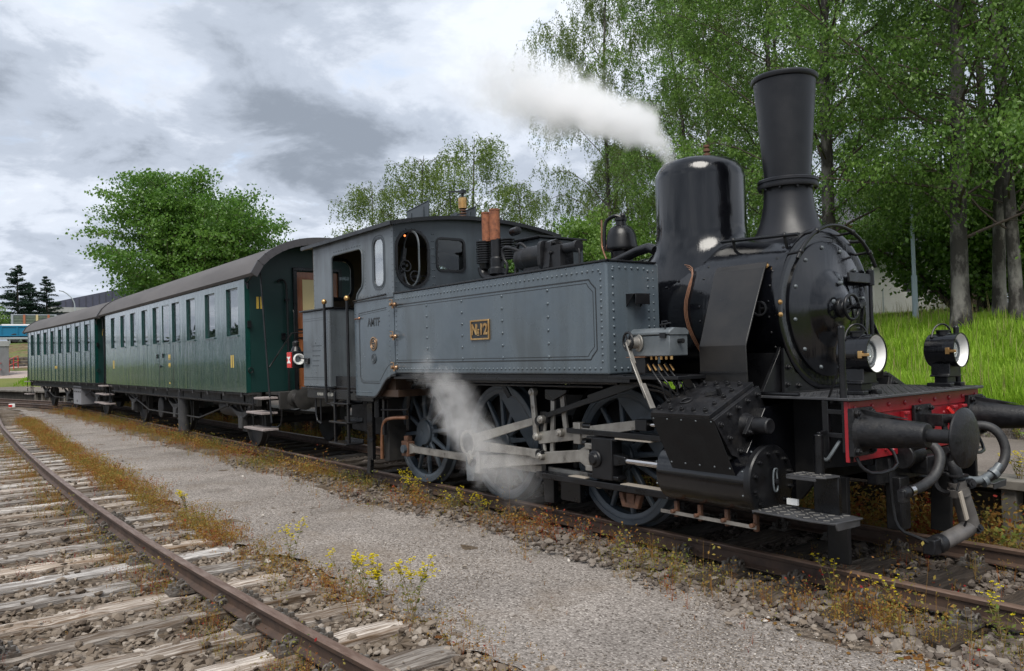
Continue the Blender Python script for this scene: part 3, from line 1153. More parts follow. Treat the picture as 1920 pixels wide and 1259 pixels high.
# ------------------------------------------------------------------ far platform
plat = empty("platform", (0, 0, 0), kind="structure")
pxs = np.arange(-70, 12, 1.0)
X, T = np.meshgrid(pxs, [0.0, 0.5, 1.0])
Y = track_y(X) + 2.05 + T * 3.15
grid_mesh("platform_surface", pxs, np.array([2.05, 3.6, 5.22]), lambda X, Y: 0.38 + 0 * X, "platform_top",
          xf=lambda X, Y: (X, Y + track_y(X))).parent = plat
mb = MB()
for xa, xb in zip(np.arange(-70, 11, 2.0), np.arange(-68, 13, 2.0)):
    ya, yb = float(track_y(xa)), float(track_y(xb))
    mb.add([(xa, ya + 1.98, -0.3), (xb, yb + 1.98, -0.3), (xb, yb + 1.98, 0.30), (xa, ya + 1.98, 0.30)], [(0, 1, 2, 3)])
mb.build("back_wall", "concrete_dark", plat, smooth=False, recalc=False)
x = -56.0
while x < 9:
    ya = float(track_y(x))
    a = math.atan2(float(track_y(x + 0.5)) - float(track_y(x - 0.5)), 1.0)
    m = Matrix.Rotation(a, 3, 'Z')
    MB().obox((x, ya + 1.93, 0.345), 0.985, 0.44, 0.085, m).build("coping_slab", "concrete", plat, bevel=0.008)
    if x > -48:
        MB().obox((x - 0.1, ya + 1.84, 0.02), 0.13, 0.16, 0.56, m).build("concrete_post", "concrete", plat, bevel=0.01)
        if x > -12:
            for dz in (-0.14, 0.12):
                MB().obox((x + 0.4, ya + 1.93, dz), 0.80, 0.06, 0.24, m).build("wall_board", "concrete_dark", plat, bevel=0.006)
    x += 1.0
# low kerb at the meadow's edge
x = -56.0
while x < 10:
    ya = float(track_y(x))
    a = math.atan2(float(track_y(x + 0.5)) - float(track_y(x - 0.5)), 1.0)
    MB().obox((x, ya + 5.28, 0.44), 1.97, 0.14, 0.22, Matrix.Rotation(a, 3, 'Z')).build("kerb_beam", "weathered_oak", plat, bevel=0.012)
    x += 2.0

# ================================================================== the locomotive
ORG = Vector((-4.4, 0, 0))
loco = empty("steam_locomotive", ORG, "black and grey six-wheeled tank engine letting off steam at the head of the train", "locomotive")
WX = (-6.20, -4.42, -2.45)
WR = 0.663
CR = Vector((-0.20, 0, -0.22))            # crank throw on the near side


def side(s, y):
    return s * y


# frames and floor
mb = MB()
for s in (-1, 1):
    mb.plate([(-8.75, 0.55), (-7.2, 0.50), (-7.0, 0.62), (-1.9, 0.62), (-1.7, 0.45), (-0.65, 0.45), (-0.42, 0.72), (-0.05, 0.78), (-0.05, 1.26), (-8.75, 1.15)],
             [], (0, s * 0.60, 0), (1, 0, 0), (0, 0, 1), (0, s * 0.035, 0))
mb.box(-8.7, -0.1, -0.6, 0.6, 1.02, 1.10)
mb.box(-5.6, -5.4, -0.6, 0.6, 0.5, 1.1)
mb.box(-3.5, -3.42, -0.6, 0.6, 0.5, 1.1)
mb.box(-1.6, -0.7, -0.62, 0.62, 0.55, 1.3)
mb.build("frame", "black_dull", loco)
mb = MB()                                   # ash pan and firebox below the boiler
mb.box(-6.0, -4.9, -0.56, 0.56, 0.35, 1.5)
mb.box(-6.9, -6.75, -1.05, 1.05, 0.25, 1.1)
mb.build("ash_pan", "under_black", loco, bevel=0.01)

# ---- wheels
def make_wheel(cx, s, weight, big_hub):
    y_in, y_out = 0.695, 0.832
    c = Vector((cx, 0, WR))
    ax = Vector((0, s, 0))
    tyre = MB()
    prof = [(0.575, y_in), (0.690, y_in), (0.692, y_in + 0.018), (WR, y_in + 0.040), (WR - 0.003, y_out - 0.006), (WR - 0.010, y_out),
            (0.612, y_out), (0.606, y_out - 0.007), (0.598, y_out - 0.006), (0.575, y_out - 0.012), (0.555, y_out - 0.022), (0.553, y_in + 0.03), (0.575, y_in)]
    tyre.lathe(prof, c, ax, 72, cap=False)
    t = tyre.build("wheel", "wheel_grey", loco, angle=30)
    sp = MB()
    off = 0.11
    for k in range(12):
        a = off + 2 * PI * k / 12
        d = Vector((math.cos(a), 0, math.sin(a)))
        p0 = c + ax * 0.775 + d * 0.12
        p1 = c + ax * 0.772 + d * 0.565
        tdir = Vector((-math.sin(a), 0, math.cos(a)))
        for p, q, wa, wb in ((p0, p1, 0.062, 0.042),):
            sp.bar(p, q, 0.058, wa, up=tdir, w1=0.045, h1=wb)
    sp.build("spokes", "wheel_grey", t, bevel=0.012)
    hb = MB()
    rh = 0.172 if big_hub else 0.125
    hb.lathe([(rh + 0.03, 0.735), (rh + 0.03, 0.79), (rh, 0.80), (rh, 0.825), (rh - 0.012, 0.838), (0.055, 0.842), (0.05, 0.836), (1e-5, 0.836)], c, ax, 36, cap=False)
    cr = c + CR + ax * 0.74
    hb.bar(c + ax * 0.79, c + CR + ax * 0.79, 0.10, 0.22, up=(0.22, 0, -0.2) if False else Vector((0.22, 0, -0.20)), h1=0.17)
    hb.lathe([(0.092, 0.0), (0.092, 0.095), (0.055, 0.10), (0.055, 0.30)], cr, ax, 20)
    hb.build("wheel_hub", "wheel_grey", t, angle=30)
    if weight:
        a0 = math.atan2(0.22, 0.20) - R(4)
        hw = R(56)
        arc = [(0.572 * math.cos(a0 - hw + 2 * hw * i / 20), 0.572 * math.sin(a0 - hw + 2 * hw * i / 20)) for i in range(21)]
        MB().plate(arc, [], c + ax * 0.72, (1, 0, 0), (0, 0, 1), ax * 0.085).build("balance_weight", "wheel_grey", t, bevel=0.008)
    return t


for i, cx in enumerate(WX):
    for s in (-1, 1):
        make_wheel(cx, s, i > 0, i == 0)
    MB().tube((cx, -0.72, WR), (cx, 0.72, WR), 0.085, n=16).build("axle", "black_dull", loco)
    MB().box(cx - 0.14, cx + 0.14, -0.6, 0.6, WR - 0.2, WR + 0.25).build("axle_box", "under_black", loco)
    for s in (-1, 1):                      # splash guards and springs seen through the wheels
        MB().lathe([(0.78, 0.60), (0.78, 0.84)], (cx, 0, WR), (0, s, 0), 24, a0=R(185) if s < 0 else R(-175), a1=R(355) if s < 0 else R(-5), cap=False).build("splasher", "black_dull", loco)

# brake blocks and hangers
mb = MB()
for cx in WX:
    for s in (-1, 1):
        mb.bar((cx - 0.76, s * 0.76, 1.0), (cx - 0.75, s * 0.76, 0.42), 0.05, 0.04)
        mb.box(cx - 0.76, cx - 0.69, s * 0.76 - 0.05, s * 0.76 + 0.05, 0.48, 0.82)
    mb.tube((cx - 0.76, -0.8, 0.36), (cx - 0.76, 0.8, 0.36), 0.025, n=8)
mb.build("brake_gear", "under_black", loco, bevel=0.006, kind="stuff")
mb = MB()
for cx in (-3.45,):
    mb.box(cx - 0.10, cx + 0.06, -0.93, -0.86, 0.10, 0.50)
mb.box(-3.25, -2.95, -0.95, -0.8, 0.16, 0.42)
mb.build("brake_bracket", "black_satin", loco, bevel=0.006)

# ---- motion, both sides alike
def motion(s):
    y1, y2 = s * 0.945, s * 1.05
    P = [Vector((cx, 0, WR)) + CR for cx in WX]
    # coupling rods
    mb = MB()
    mb.bar((P[0].x + 0.05, y1, P[0].z), (P[1].x - 0.10, y1, P[1].z + 0.0), 0.052, 0.085)
    mb.bar((P[1].x - 0.22, y1, P[1].z), (P[1].x + 0.14, y1, P[1].z), 0.075, 0.20)
    mb.bar((P[0].x + 0.05, y1, P[0].z), (P[0].x + 0.18, y1, P[0].z), 0.06, 0.15, h1=0.085)
    mb.bar((P[1].x + 0.1, y1, P[1].z), (P[2].x, y1, P[2].z), 0.05, 0.085)
    mb.lathe([(0.10, -0.035), (0.10, 0.035)], (P[2].x, y1, P[2].z), (0, s, 0), 20)
    o = mb.build("coupling_rod", "rod_steel", loco, bevel=0.006)
    mb = MB()
    mb.box(P[0].x - 0.10, P[0].x + 0.07, y1 - 0.055, y1 + 0.055, P[0].z - 0.10, P[0].z + 0.10)
    mb.box(P[0].x - 0.055, P[0].x + 0.035, y1 - 0.04, y1 + 0.04, P[0].z + 0.10, P[0].z + 0.17)
    mb.lathe([(0.05, 0.05), (0.05, 0.075)], (P[0].x - 0.01, y1, P[0].z), (0, s, 0), 14)
    mb.build("rod_bearing", "rust_brown", o, bevel=0.008)
    MB().tube((P[1].x, y1, P[1].z), (P[1].x, s * 1.13, P[1].z), 0.06, n=16).build("crank_pin", "black_satin", o)
    # big end with its cotter and hanging strap
    mb = MB()
    mb.box(P[1].x - 0.13, P[1].x + 0.12, y2 - 0.055, y2 + 0.055, P[1].z - 0.13, P[1].z + 0.12)
    mb.bar((P[1].x + 0.1, y2, P[1].z), (-2.78, y2, 0.66), 0.058, 0.15, h1=0.115)
    mb.bar((-2.80, y2, 0.66), (-2.66, y2, 0.66), 0.06, 0.115, h1=0.25)
    for dz in (-0.105, 0.105):
        mb.box(-2.70, -2.56, y2 - 0.045, y2 + 0.045, 0.66 + dz - 0.028, 0.66 + dz + 0.028)
    co = mb.build("connecting_rod", "rod_steel", loco, bevel=0.007)
    mb = MB()
    mb.plate([(P[1].x - 0.14, P[1].z + 0.06), (P[1].x + 0.05, P[1].z + 0.06), (P[1].x + 0.02, P[1].z - 0.22), (P[1].x - 0.12, P[1].z - 0.235)], [],
             (0, y2 - s * 0.065, 0), (1, 0, 0), (0, 0, 1), (0, s * 0.135, 0))
    mb.build("strap", "steel_grey", co, bevel=0.008)
    # return crank with ring
    c = Vector((P[1].x - 0.08, s * 1.10, P[1].z + 0.21))
    mb = MB()
    mb.lathe([(0.120, -0.03), (0.152, -0.03), (0.152, 0.03), (0.120, 0.03), (0.120, -0.03)], c, (0, s, 0), 36, cap=False)
    mb.bar(c + Vector((0.0, 0, -0.12)), (P[1].x, s * 1.12, P[1].z), 0.06, 0.11)
    e = mb.build("eccentric_ring", "rod_steel", loco, bevel=0.005)
    mb = MB()
    mb.lathe([(0.121, -0.025), (0.121, 0.008), (0.04, 0.016), (1e-5, 0.016)], c, (0, s, 0), 28, cap=False)
    mb.build("eccentric_sheave", "cast_black", e)
    mb = MB()
    mb.bar(c + Vector((0.10, 0, 0.05)), (-3.50, s * 1.06, 0.965), 0.035, 0.115, h1=0.075)
    mb.bar(c + Vector((0.12, 0, -0.02)), (-3.50, s * 1.09, 0.635), 0.035, 0.115, h1=0.075)
    mb.box(-3.52, -3.38, s * 1.09 - 0.03, s * 1.09 + 0.03, 0.585, 0.675)
    mb.build("eccentric_rod", "rod_steel", loco, bevel=0.005)
    # link and hangers
    mb = MB()
    mb.path([(-3.33, s * 1.05, 1.03), (-3.375, s * 1.05, 0.80), (-3.36, s * 1.05, 0.58)], 0.022, 6, 1)
    mb.bar((-3.24, s * 1.02, 1.22), (-3.285, s * 1.02, 0.57), 0.03, 0.055, up=(1, 0, 0))
    mb.bar((-3.47, s * 1.11, 1.28), (-3.425, s * 1.11, 0.80), 0.035, 0.062, up=(1, 0, 0))
    mb.bar((-3.10, s * 1.02, 1.27), (-3.05, s * 1.02, 0.86), 0.03, 0.062, up=(1, 0, 0))
    for p in ((-3.47, 1.27), (-3.42, 0.81), (-3.37, 0.61), (-3.34, 0.99), (-3.05, 0.87)):
        mb.lathe([(0.042, -0.03), (0.042, 0.03), (0.025, 0.036), (0.025, 0.05)], (p[0], s * 1.10, p[1]), (0, s, 0), 14)
    mb.build("valve_link", "rod_steel", loco, bevel=0.004)
    mb = MB()
    mb.box(-3.40, -3.28, s * 1.05 - 0.03, s * 1.05 + 0.03, 0.95, 1.07)
    mb.lathe([(0.05, -0.06), (0.05, 0.06)], (-3.38, s * 1.07, 0.975), (0, s, 0), 12)
    mb.lathe([(0.05, -0.05), (0.05, 0.05)], (-3.385, s * 1.08, 0.63), (0, s, 0), 12)
    mb.plate([(-3.32, 1.30), (-3.32, 1.20), (-3.20, 1.18), (-2.98, 1.27), (-2.98, 1.30)], [], (0, s * 1.03, 0), (1, 0, 0), (0, 0, 1), (0, s * 0.04, 0))
    mb.bar((-3.30, s * 1.06, 1.03), (-1.84, s * 1.10, 1.41), 0.03, 0.055)
    mb.bar((-2.62, s * 1.09, 1.215), (-1.84, s * 1.11, 1.42), 0.035, 0.085)
    mb.build("reach_rod", "black_satin", loco, bevel=0.005)
    # valve rod with clamp
    mb = MB()
    mb.bar((-3.44, s * 1.06, 0.79), (-2.78, s * 1.06, 0.88), 0.04, 0.125)
    mb.bar((-2.80, s * 1.06, 0.88), (-1.99, s * 1.06, 1.005), 0.045, 0.115, h1=0.085)
    mb.box(-2.86, -2.76, s * 1.06 - 0.04, s * 1.06 + 0.04, 0.775, 0.985)
    mb.lathe([(0.045, -0.03), (0.045, 0.035)], (-1.98, s * 1.06, 1.005), (0, s, 0), 14)
    vr = mb.build("valve_rod", "rod_steel", loco, bevel=0.006)
    mb = MB()
    mb.box(-2.0, -1.86, s * 1.06 - 0.05, s * 1.06 + 0.05, 0.955, 1.055)
    mb.lathe([(0.03, 0), (0.03, 0.11)], (-2.74, s * 1.06, 0.955), (1, 0, 0), 10)
    mb.lathe([(0.03, 0), (0.03, 0.06)], (-2.76, s * 1.06, 0.79), (1, 0, 0), 10)
    mb.build("clevis", "black_satin", vr, bevel=0.006, kind="stuff")
    MB().tube((-1.86, s * 1.06, 1.008), (-1.30, s * 1.06, 1.03), 0.024, n=12).build("valve_spindle", "bright_steel", vr)
    # crosshead, bars, piston rod
    mb = MB()
    mb.box(-2.58, -2.30, y2 - 0.07, y2 + 0.07, 0.47, 0.86)
    mb.bar((-2.36, y2, 0.66), (-2.16, y2, 0.665), 0.12, 0.13, h1=0.075, w1=0.075)
    mb.lathe([(0.085, -0.09), (0.085, 0.09), (0.05, 0.10), (0.05, 0.12)], (-2.52, y2, 0.66), (0, s, 0), 18)
    mb.box(-2.66, -2.24, y2 - 0.06, y2 + 0.06, 0.475, 0.515)
    mb.box(-2.66, -2.24, y2 - 0.06, y2 + 0.06, 0.835, 0.865)
    mb.build("crosshead", "black_satin", loco, bevel=0.01)
    mb = MB()
    mb.box(-3.45, -1.58, y2 - 0.06, y2 + 0.06, 0.385, 0.445)
    mb.box(-2.95, -1.58, y2 - 0.06, y2 + 0.06, 0.875, 0.925)
    mb.box(-3.50, -3.40, s * 0.6 - 0.0, s * 1.12, 0.36, 1.0) if s > 0 else mb.box(-3.50, -3.42, -1.0, -0.6, 0.36, 1.0)
    gb = mb.build("guide_bar", "black_satin", loco, bevel=0.006)
    mb = MB()
    mb.box(-2.95, -2.70, y2 - 0.05, y2 + 0.05, 0.447, 0.453)
    mb.box(-2.22, -1.64, y2 - 0.05, y2 + 0.05, 0.447, 0.453)
    mb.box(-2.25, -1.80, y2 - 0.075, y2 + 0.03, 0.860, 0.873)
    mb.build("slide_face", "leather", gb, kind="stuff")
    MB().tube((-2.2, y2, 0.662), (-1.52, y2, 0.662), 0.032, n=16).build("piston_rod", "bright_steel", loco)
    mb = MB()
    mb.box(-2.44, -2.39, y2 - s * 0.02 - 0.04, y2 - s * 0.02 + 0.04, 0.50, 0.57)
    mb.build("oil_cup", "brass", loco, bevel=0.005)
    mb = MB()
    mb.plate([(-2.32, 0.36), (-2.28, 0.23), (-2.08, 0.23), (-2.03, 0.36), (-2.09, 0.36), (-2.12, 0.27), (-2.24, 0.27), (-2.27, 0.36)], [], (0, s * 0.98, 0), (1, 0, 0), (0, 0, 1), (0, s * 0.05, 0))
    mb.box(-2.23, -2.13, min(s * 0.97, s * 1.02), max(s * 0.97, s * 1.02), 0.26, 0.36)
    mb.build("spring_bracket", "rust_brown", loco, bevel=0.006)


motion(-1)
motion(1)


# ---- cylinders and valve chests
def cylinder(s):
    yc, zc, r = s * 1.10, 0.655, 0.262
    mb = MB()
    mb.lathe([(0.02, -1.555), (r - 0.05, -1.555), (r - 0.02, -1.535), (r - 0.004, -1.52), (r, -1.50), (r, -0.625), (r - 0.02, -0.60)], (0, yc, zc), (1, 0, 0), 56)
    mb.plate([(0.60, 0.42), (1.02, 0.40), (1.34, 0.70), (1.30, 0.80), (1.0, 1.2), (0.60, 1.26)], [], (-1.45, 0, 0), (0, s, 0), (0, 0, 1), (0.76, 0, 0))
    cyl = mb.build("cylinder", "black_gloss", loco, bevel=0.006, angle=30)
    mb = MB()
    mb.lathe([(r + 0.014, -0.632), (r + 0.014, -0.592), (r + 0.004, -0.580), (r - 0.03, -0.574), (0.14, -0.560), (0.06, -0.556), (1e-5, -0.556)], (0, yc, zc), (1, 0, 0), 56, cap=False)
    for k in range(12):
        a = 2 * PI * (k + 0.5) / 12
        mb.nut((-0.574, yc + math.cos(a) * (r - 0.042), zc + math.sin(a) * (r - 0.042)), (1, 0, 0), 0.018, 0.018)
    mb.lathe([(0.024, 0), (0.024, 0.03), (0.012, 0.035)], (-0.558, yc, zc), (1, 0, 0), 10)
    cv = mb.build("cylinder_cover", "black_satin", cyl, angle=30)
    mb = MB()
    mb.path([(-0.545, yc + 0.012, zc + 0.07), (-0.535, yc + 0.012, zc + 0.10), (-0.535, yc - 0.045, zc + 0.10), (-0.535, yc - 0.045, zc - 0.07), (-0.535, yc + 0.012, zc - 0.07), (-0.545, yc + 0.012, zc + 0.07)], 0.007, 8, 2)
    mb.build("handle", "steel_grey", cv)
    mb = MB()
    for k in range(9):
        a = 2 * PI * k / 9
        for x in (-1.525, -0.66):
            mb.rivet((x, yc + math.cos(a) * r, zc + math.sin(a) * r), (0, math.cos(a), math.sin(a)), 0.009, 0.9)
    mb.build("lagging_screws", "steel_grey", cyl, kind="stuff")
    # inclined chest: t runs inwards and up, n is its up
    a = R(23)
    t = Vector((0, -s * math.cos(a), math.sin(a)))
    n = Vector((0, s * math.sin(a), math.cos(a)))
    o = Vector((0, s * 1.53, 1.145))
    x0, x1 = -1.36, -0.775
    mb = MB()
    mb.plate([(0, 0), (0.56, 0), (0.56, -0.52), (0.0, -0.36)], [], o + Vector((x0, 0, 0)), t, n, (x1 - x0, 0, 0))
    ch = mb.build("valve_chest", "black_satin", cyl, bevel=0.008)
    mb = MB()
    mb.plate([(-0.012, 0.002), (0.57, 0.002), (0.57, 0.036), (-0.012, 0.036)], [], o + Vector((x0 - 0.02, 0, 0)), t, n, (x1 - x0 + 0.012, 0, 0))
    for i in range(5):
        x = x0 + 0.04 + (x1 - x0 - 0.12) * i / 4
        for q in (0.045, 0.50):
            mb.nut(o + t * q + n * 0.037 + Vector((x, 0, 0)), n, 0.020, 0.022)
    for q in (0.16, 0.28, 0.39):
        for x in (x0 + 0.04, x1 - 0.08):
            mb.nut(o + t * q + n * 0.037 + Vector((x, 0, 0)), n, 0.020, 0.022)
    mb.torus(o + t * 0.20 + n * 0.043 + Vector((-1.17, 0, 0)), n, 0.045, 0.009, 20, 6)
    mb.bar(o + t * 0.3 + n * 0.05 + Vector((-1.05, 0, 0)), o + t * 0.33 + n * 0.06 + Vector((-0.93, 0, 0)), 0.015, 0.03)
    mb.tube(o + t * 0.33 + n * 0.037 + Vector((-0.93, 0, 0)), o + t * 0.33 + n * 0.10 + Vector((-0.93, 0, 0)), 0.02, n=8)
    mb.build("chest_lid", "cast_black", ch, bevel=0.004)
    # front flange of the chest with nuts and the tail-rod housing
    mb = MB()
    mb.plate([(-0.018, 0.0), (0.575, 0.0), (0.575, -0.20), (0.40, -0.40), (0.16, -0.43), (0.05, -0.33)], [], o + Vector((x1 + 0.002, 0, 0)), t, n, (0.03, 0, 0))
    for p in ((0.03, -0.06), (0.15, -0.04), (0.27, -0.04), (0.39, -0.04), (0.52, -0.05), (0.08, -0.20), (0.14, -0.34), (0.25, -0.39), (0.40, -0.34)):
        mb.nut(o + t * p[0] + n * p[1] + Vector((x1 + 0.033, 0, 0)), (1, 0, 0), 0.018, 0.020)
    c = o + t * 0.30 + n * -0.20
    mb.lathe([(0.095, x1 + 0.03), (0.075, x1 + 0.085), (0.075, x1 + 0.09)], c, (1, 0, 0), 24)
    mb.plate([(-0.14, 0.0), (0, 0.075), (0.14, 0.0), (0, -0.075)], [], c + Vector((x1 + 0.09, 0, 0)), t, n, (0.035, 0, 0))
    mb.lathe([(0.062, x1 + 0.125), (0.060, x1 + 0.245), (0.052, x1 + 0.255), (0.02, x1 + 0.25)], c, (1, 0, 0), 24)
    mb.nut(c + t * 0.105 + Vector((x1 + 0.125, 0, 0)), (1, 0, 0), 0.016, 0.02)
    mb.nut(c - t * 0.105 + Vector((x1 + 0.125, 0, 0)), (1, 0, 0), 0.016, 0.02)
    mb.build("chest_front", "cast_black", ch, bevel=0.004, angle=30)
    # dark lagging sheet hung down the outside
    mb = MB()
    q0 = o + Vector((0, s * 0.012, 0))
    mb.plate([(-1.385, 0.0), (-0.755, 0.0), (-0.715, -0.47), (-1.335, -0.47)], [], q0 + n * 0.002, (1, 0, 0), -n * -1.0, t * -0.006)
    sh = mb.build("lagging_sheet", "black_dull", ch, smooth=False)
    mb = MB()
    for i in range(5):
        mb.rivet(q0 - t * 0.004 - n * 0.41 + Vector((-1.32 + 0.145 * i, 0, 0)), -t, 0.010, 0.8)
        mb.rivet(q0 - t * 0.004 - n * 0.02 + Vector((-1.36 + 0.145 * i, 0, 0)), -t, 0.009, 0.8)
    mb.build("sheet_screws", "steel_grey", sh, kind="stuff")
    # drain cocks
    for x in (-1.45, -1.20, -0.93, -0.66):
        mb = MB()
        mb.box(x - 0.017, x + 0.017, yc + s * 0.10 - 0.017, yc + s * 0.10 + 0.017, 0.28, 0.41)
        mb.lathe([(0.018, 0), (0.018, 0.07)], (x, yc + s * 0.10, 0.33), (0, s, 0), 8)
        mb.build("drain_cock", "rust_brown", cyl, bevel=0.004)
    MB().bar((-1.60, yc + s * 0.13, 0.315), (-0.64, yc + s * 0.13, 0.315), 0.012, 0.028).build("drain_rod", "rod_steel", cyl)


cylinder(-1)
cylinder(1)

# ---- boiler, smokebox, chimney, dome
BZ = 1.985
mb = MB()
mb.lathe([(0.648, -6.0), (0.648, -1.70)], (0, 0, BZ), (1, 0, 0), 80, cap=False)
boiler = mb.build("boiler", "black_gloss", loco)
for x in (-1.66, -2.75, -3.9, -5.0):
    mb = MB()
    mb.lathe([(0.648, x - 0.035), (0.655, x - 0.035), (0.655, x + 0.035), (0.648, x + 0.035)], (0, 0, BZ), (1, 0, 0), 80, cap=False)
    mb.build("boiler_band", "black_gloss", boiler, angle=30)
mb = MB()
SR = 0.682
mb.lathe([(0.60, -1.64), (SR, -1.64), (SR, -0.79), (SR + 0.018, -0.785), (SR + 0.018, -0.755), (SR, -0.748), (0.645, -0.748), (0.62, -0.752), (0.58, -0.752), (1e-5, -0.752)], (0, 0, BZ), (1, 0, 0), 96, cap=False)
smoke = mb.build("smokebox", "black_gloss", loco, angle=30)
mb = MB()
for i in range(11):
    a = R(60 + 6 * i)
    for x in (-1.58, -0.86):
        for sgn in (1, -1):
            an = PI / 2 + sgn * R(8 + 11 * i)
            mb.rivet((x, math.cos(an) * SR, BZ + math.sin(an) * SR), (0, math.cos(an), math.sin(an)), 0.013, 0.7)
mb.build("smokebox_rivets", "black_gloss", smoke, kind="stuff")
# door
mb = MB()
mb.lathe([(0.578, 0.0), (0.578, 0.016), (0.560, 0.024), (0.34, 0.030), (0.315, 0.040), (0.26, 0.075), (0.19, 0.105), (0.11, 0.122), (1e-5, 0.126)], (-0.752, 0.0, BZ), (1, 0, 0), 80, cap=False)
door = mb.build("smokebox_door", "black_gloss", smoke, angle=50)
mb = MB()
for k in range(12):
    a = 2 * PI * (k + 0.35) / 12
    mb.lathe([(0.018, 0), (0.018, 0.006), (0.012, 0.016), (1e-5, 0.019)], (-0.728, math.cos(a) * 0.525, BZ + math.sin(a) * 0.525), (1, 0, 0), 10, cap=False)
for y_, z_ in ((-0.10, 0.05), (0.02, 0.21)):
    mb.lathe([(0.022, 0), (0.020, 0.02), (1e-5, 0.03)], (-0.645, y_, BZ + z_), (1, 0, 0), 10, cap=False)
mb.build("door_bolts", "steel_grey", door, kind="stuff")
mb = MB()
hc = Vector((-0.56, 0.0, BZ + 0.0))
mb.lathe([(0.085, -0.07), (0.085, -0.045), (0.055, -0.03), (0.05, 0.0)], hc, (1, 0, 0), 24)
mb.torus(hc + Vector((0.03, 0, 0)), (1, 0, 0), 0.105, 0.014, 36, 8)
for k in range(4):
    a = R(20 + 90 * k)
    mb.bar(hc + Vector((0.03, 0, 0)), hc + Vector((0.03, math.cos(a) * 0.10, math.sin(a) * 0.10)), 0.016, 0.02)
mb.tube(hc, hc + Vector((0.12, 0, 0)), 0.02, n=10)
mb.bar(hc + Vector((0.10, -0.02, 0.01)), hc + Vector((0.105, 0.07, 0.025)), 0.03, 0.035)
mb.bar(hc + Vector((0.10, 0.065, 0.03)), hc + Vector((0.06, 0.07, -0.27)), 0.022, 0.022, up=(1, 0, 0))
mb.build("handwheel", "black_satin", door, bevel=0.003)
mb = MB()
mb.bar((-0.70, 0.62, BZ + 0.27), (-0.66, 0.18, BZ + 0.27), 0.022, 0.085)
mb.lathe([(0.036, -0.07), (0.036, 0.07)], (-0.71, 0.62, BZ + 0.28), (0, 0, 1), 14)
mb.bar((-0.70, 0.60, BZ - 0.27), (-0.66, 0.18, BZ - 0.27), 0.022, 0.085)
mb.tube((-0.71, 0.62, BZ - 0.45), (-0.71, 0.62, BZ + 0.36), 0.018, n=10)
mb.build("door_hinge", "black_satin", door, bevel=0.006)
# handrails on the smokebox
mb = MB()
arc = [(-0.64, math.cos(R(a)) * 0.70, BZ + math.sin(R(a)) * 0.70) for a in range(32, 149, 6)]
mb.path(arc, 0.016, 8)
for a in (45, 70, 115, 140):
    mb.tube((-0.78, math.cos(R(a)) * 0.69, BZ + math.sin(R(a)) * 0.69), (-0.63, math.cos(R(a)) * 0.70, BZ + math.sin(R(a)) * 0.70), 0.012, n=8)
    mb.sphere((-0.64, math.cos(R(a)) * 0.70, BZ + math.sin(R(a)) * 0.70), 0.026, 10, 6)
for s in (-1, 1):
    mb.tube((-1.52, s * 0.42, BZ + 0.645), (-0.68, s * 0.50, BZ + 0.60), 0.015, n=8)
    for x, y_, z_ in ((-1.38, 0.435, 0.64), (-0.82, 0.485, 0.61)):
        mb.tube((x, s * (y_ - 0.04), BZ + z_ - 0.13), (x, s * y_, BZ + z_), 0.014, n=8)
        mb.sphere((x, s * y_, BZ + z_), 0.024, 10, 6)
mb.build("smokebox_handrail", "black_satin", smoke)
mb = MB()
for dz in (0.025, -0.075):
    mb.lathe([(0.020, 0), (0.024, 0.02), (0.02, 0.05), (1e-5, 0.058)], (-0.79, -0.665, BZ + dz + 0.02), (1, -0.35, 0), 12, cap=False)
for x in (-1.30, -0.92):
    mb.rivet((x, -0.60, BZ + 0.36), (0, -0.85, 0.52), 0.024, 0.9)
mb.build("wash_plug", "brass", smoke)
mb = MB()
c = Vector((-0.90, -0.745, BZ + 0.0))
mb.torus(c, (0.3, -1, 0), 0.055, 0.010, 24, 6)
mb.bar(c + Vector((0, 0, -0.05)), c + Vector((0, 0, 0.05)), 0.012, 0.014, up=(1, 0, 0))
mb.tube(c + Vector((0, 0.10, 0)), c, 0.014, n=8)
mb.build("blower_handwheel", "black_satin", smoke)
# saddle
mb = MB()
mb.plate([(-0.60, 1.28), (0.60, 1.28), (0.60, 1.62), (0.0, 1.62), (-0.60, 1.62)], [], (-1.52, 0, 0), (0, 1, 0), (0, 0, 1), (0.72, 0, 0))
for s in (-1, 1):
    mb.plate([(s * 0.88, 1.285), (s * 0.40, 1.285), (s * 0.40, 1.50), (s * 0.58, 1.72), (s * 0.63, 1.62)], [], (-0.84, 0, 0), (0, 1, 0), (0, 0, 1), (0.03, 0, 0))
    mb.box(-1.55, -0.82, min(s * 0.60, s * 0.90), max(s * 0.60, s * 0.90), 1.275, 1.32)
mb.plate([(-0.64, 1.285), (0.64, 1.285), (0.63, 1.66), (0.48, 1.46), (0.25, 1.36), (0, 1.33), (-0.25, 1.36), (-0.48, 1.46), (-0.63, 1.66)], [], (-0.79, 0, 0), (0, 1, 0), (0, 0, 1), (0.028, 0, 0))
for s in (-1, 1):
    for p in ((0.60, 1.36), (0.58, 1.50), (0.45, 1.345)):
        mb.nut((-0.762, s * p[0], p[1]), (1, 0, 0), 0.020, 0.018)
mb.build("saddle", "black_satin", loco, bevel=0.006)
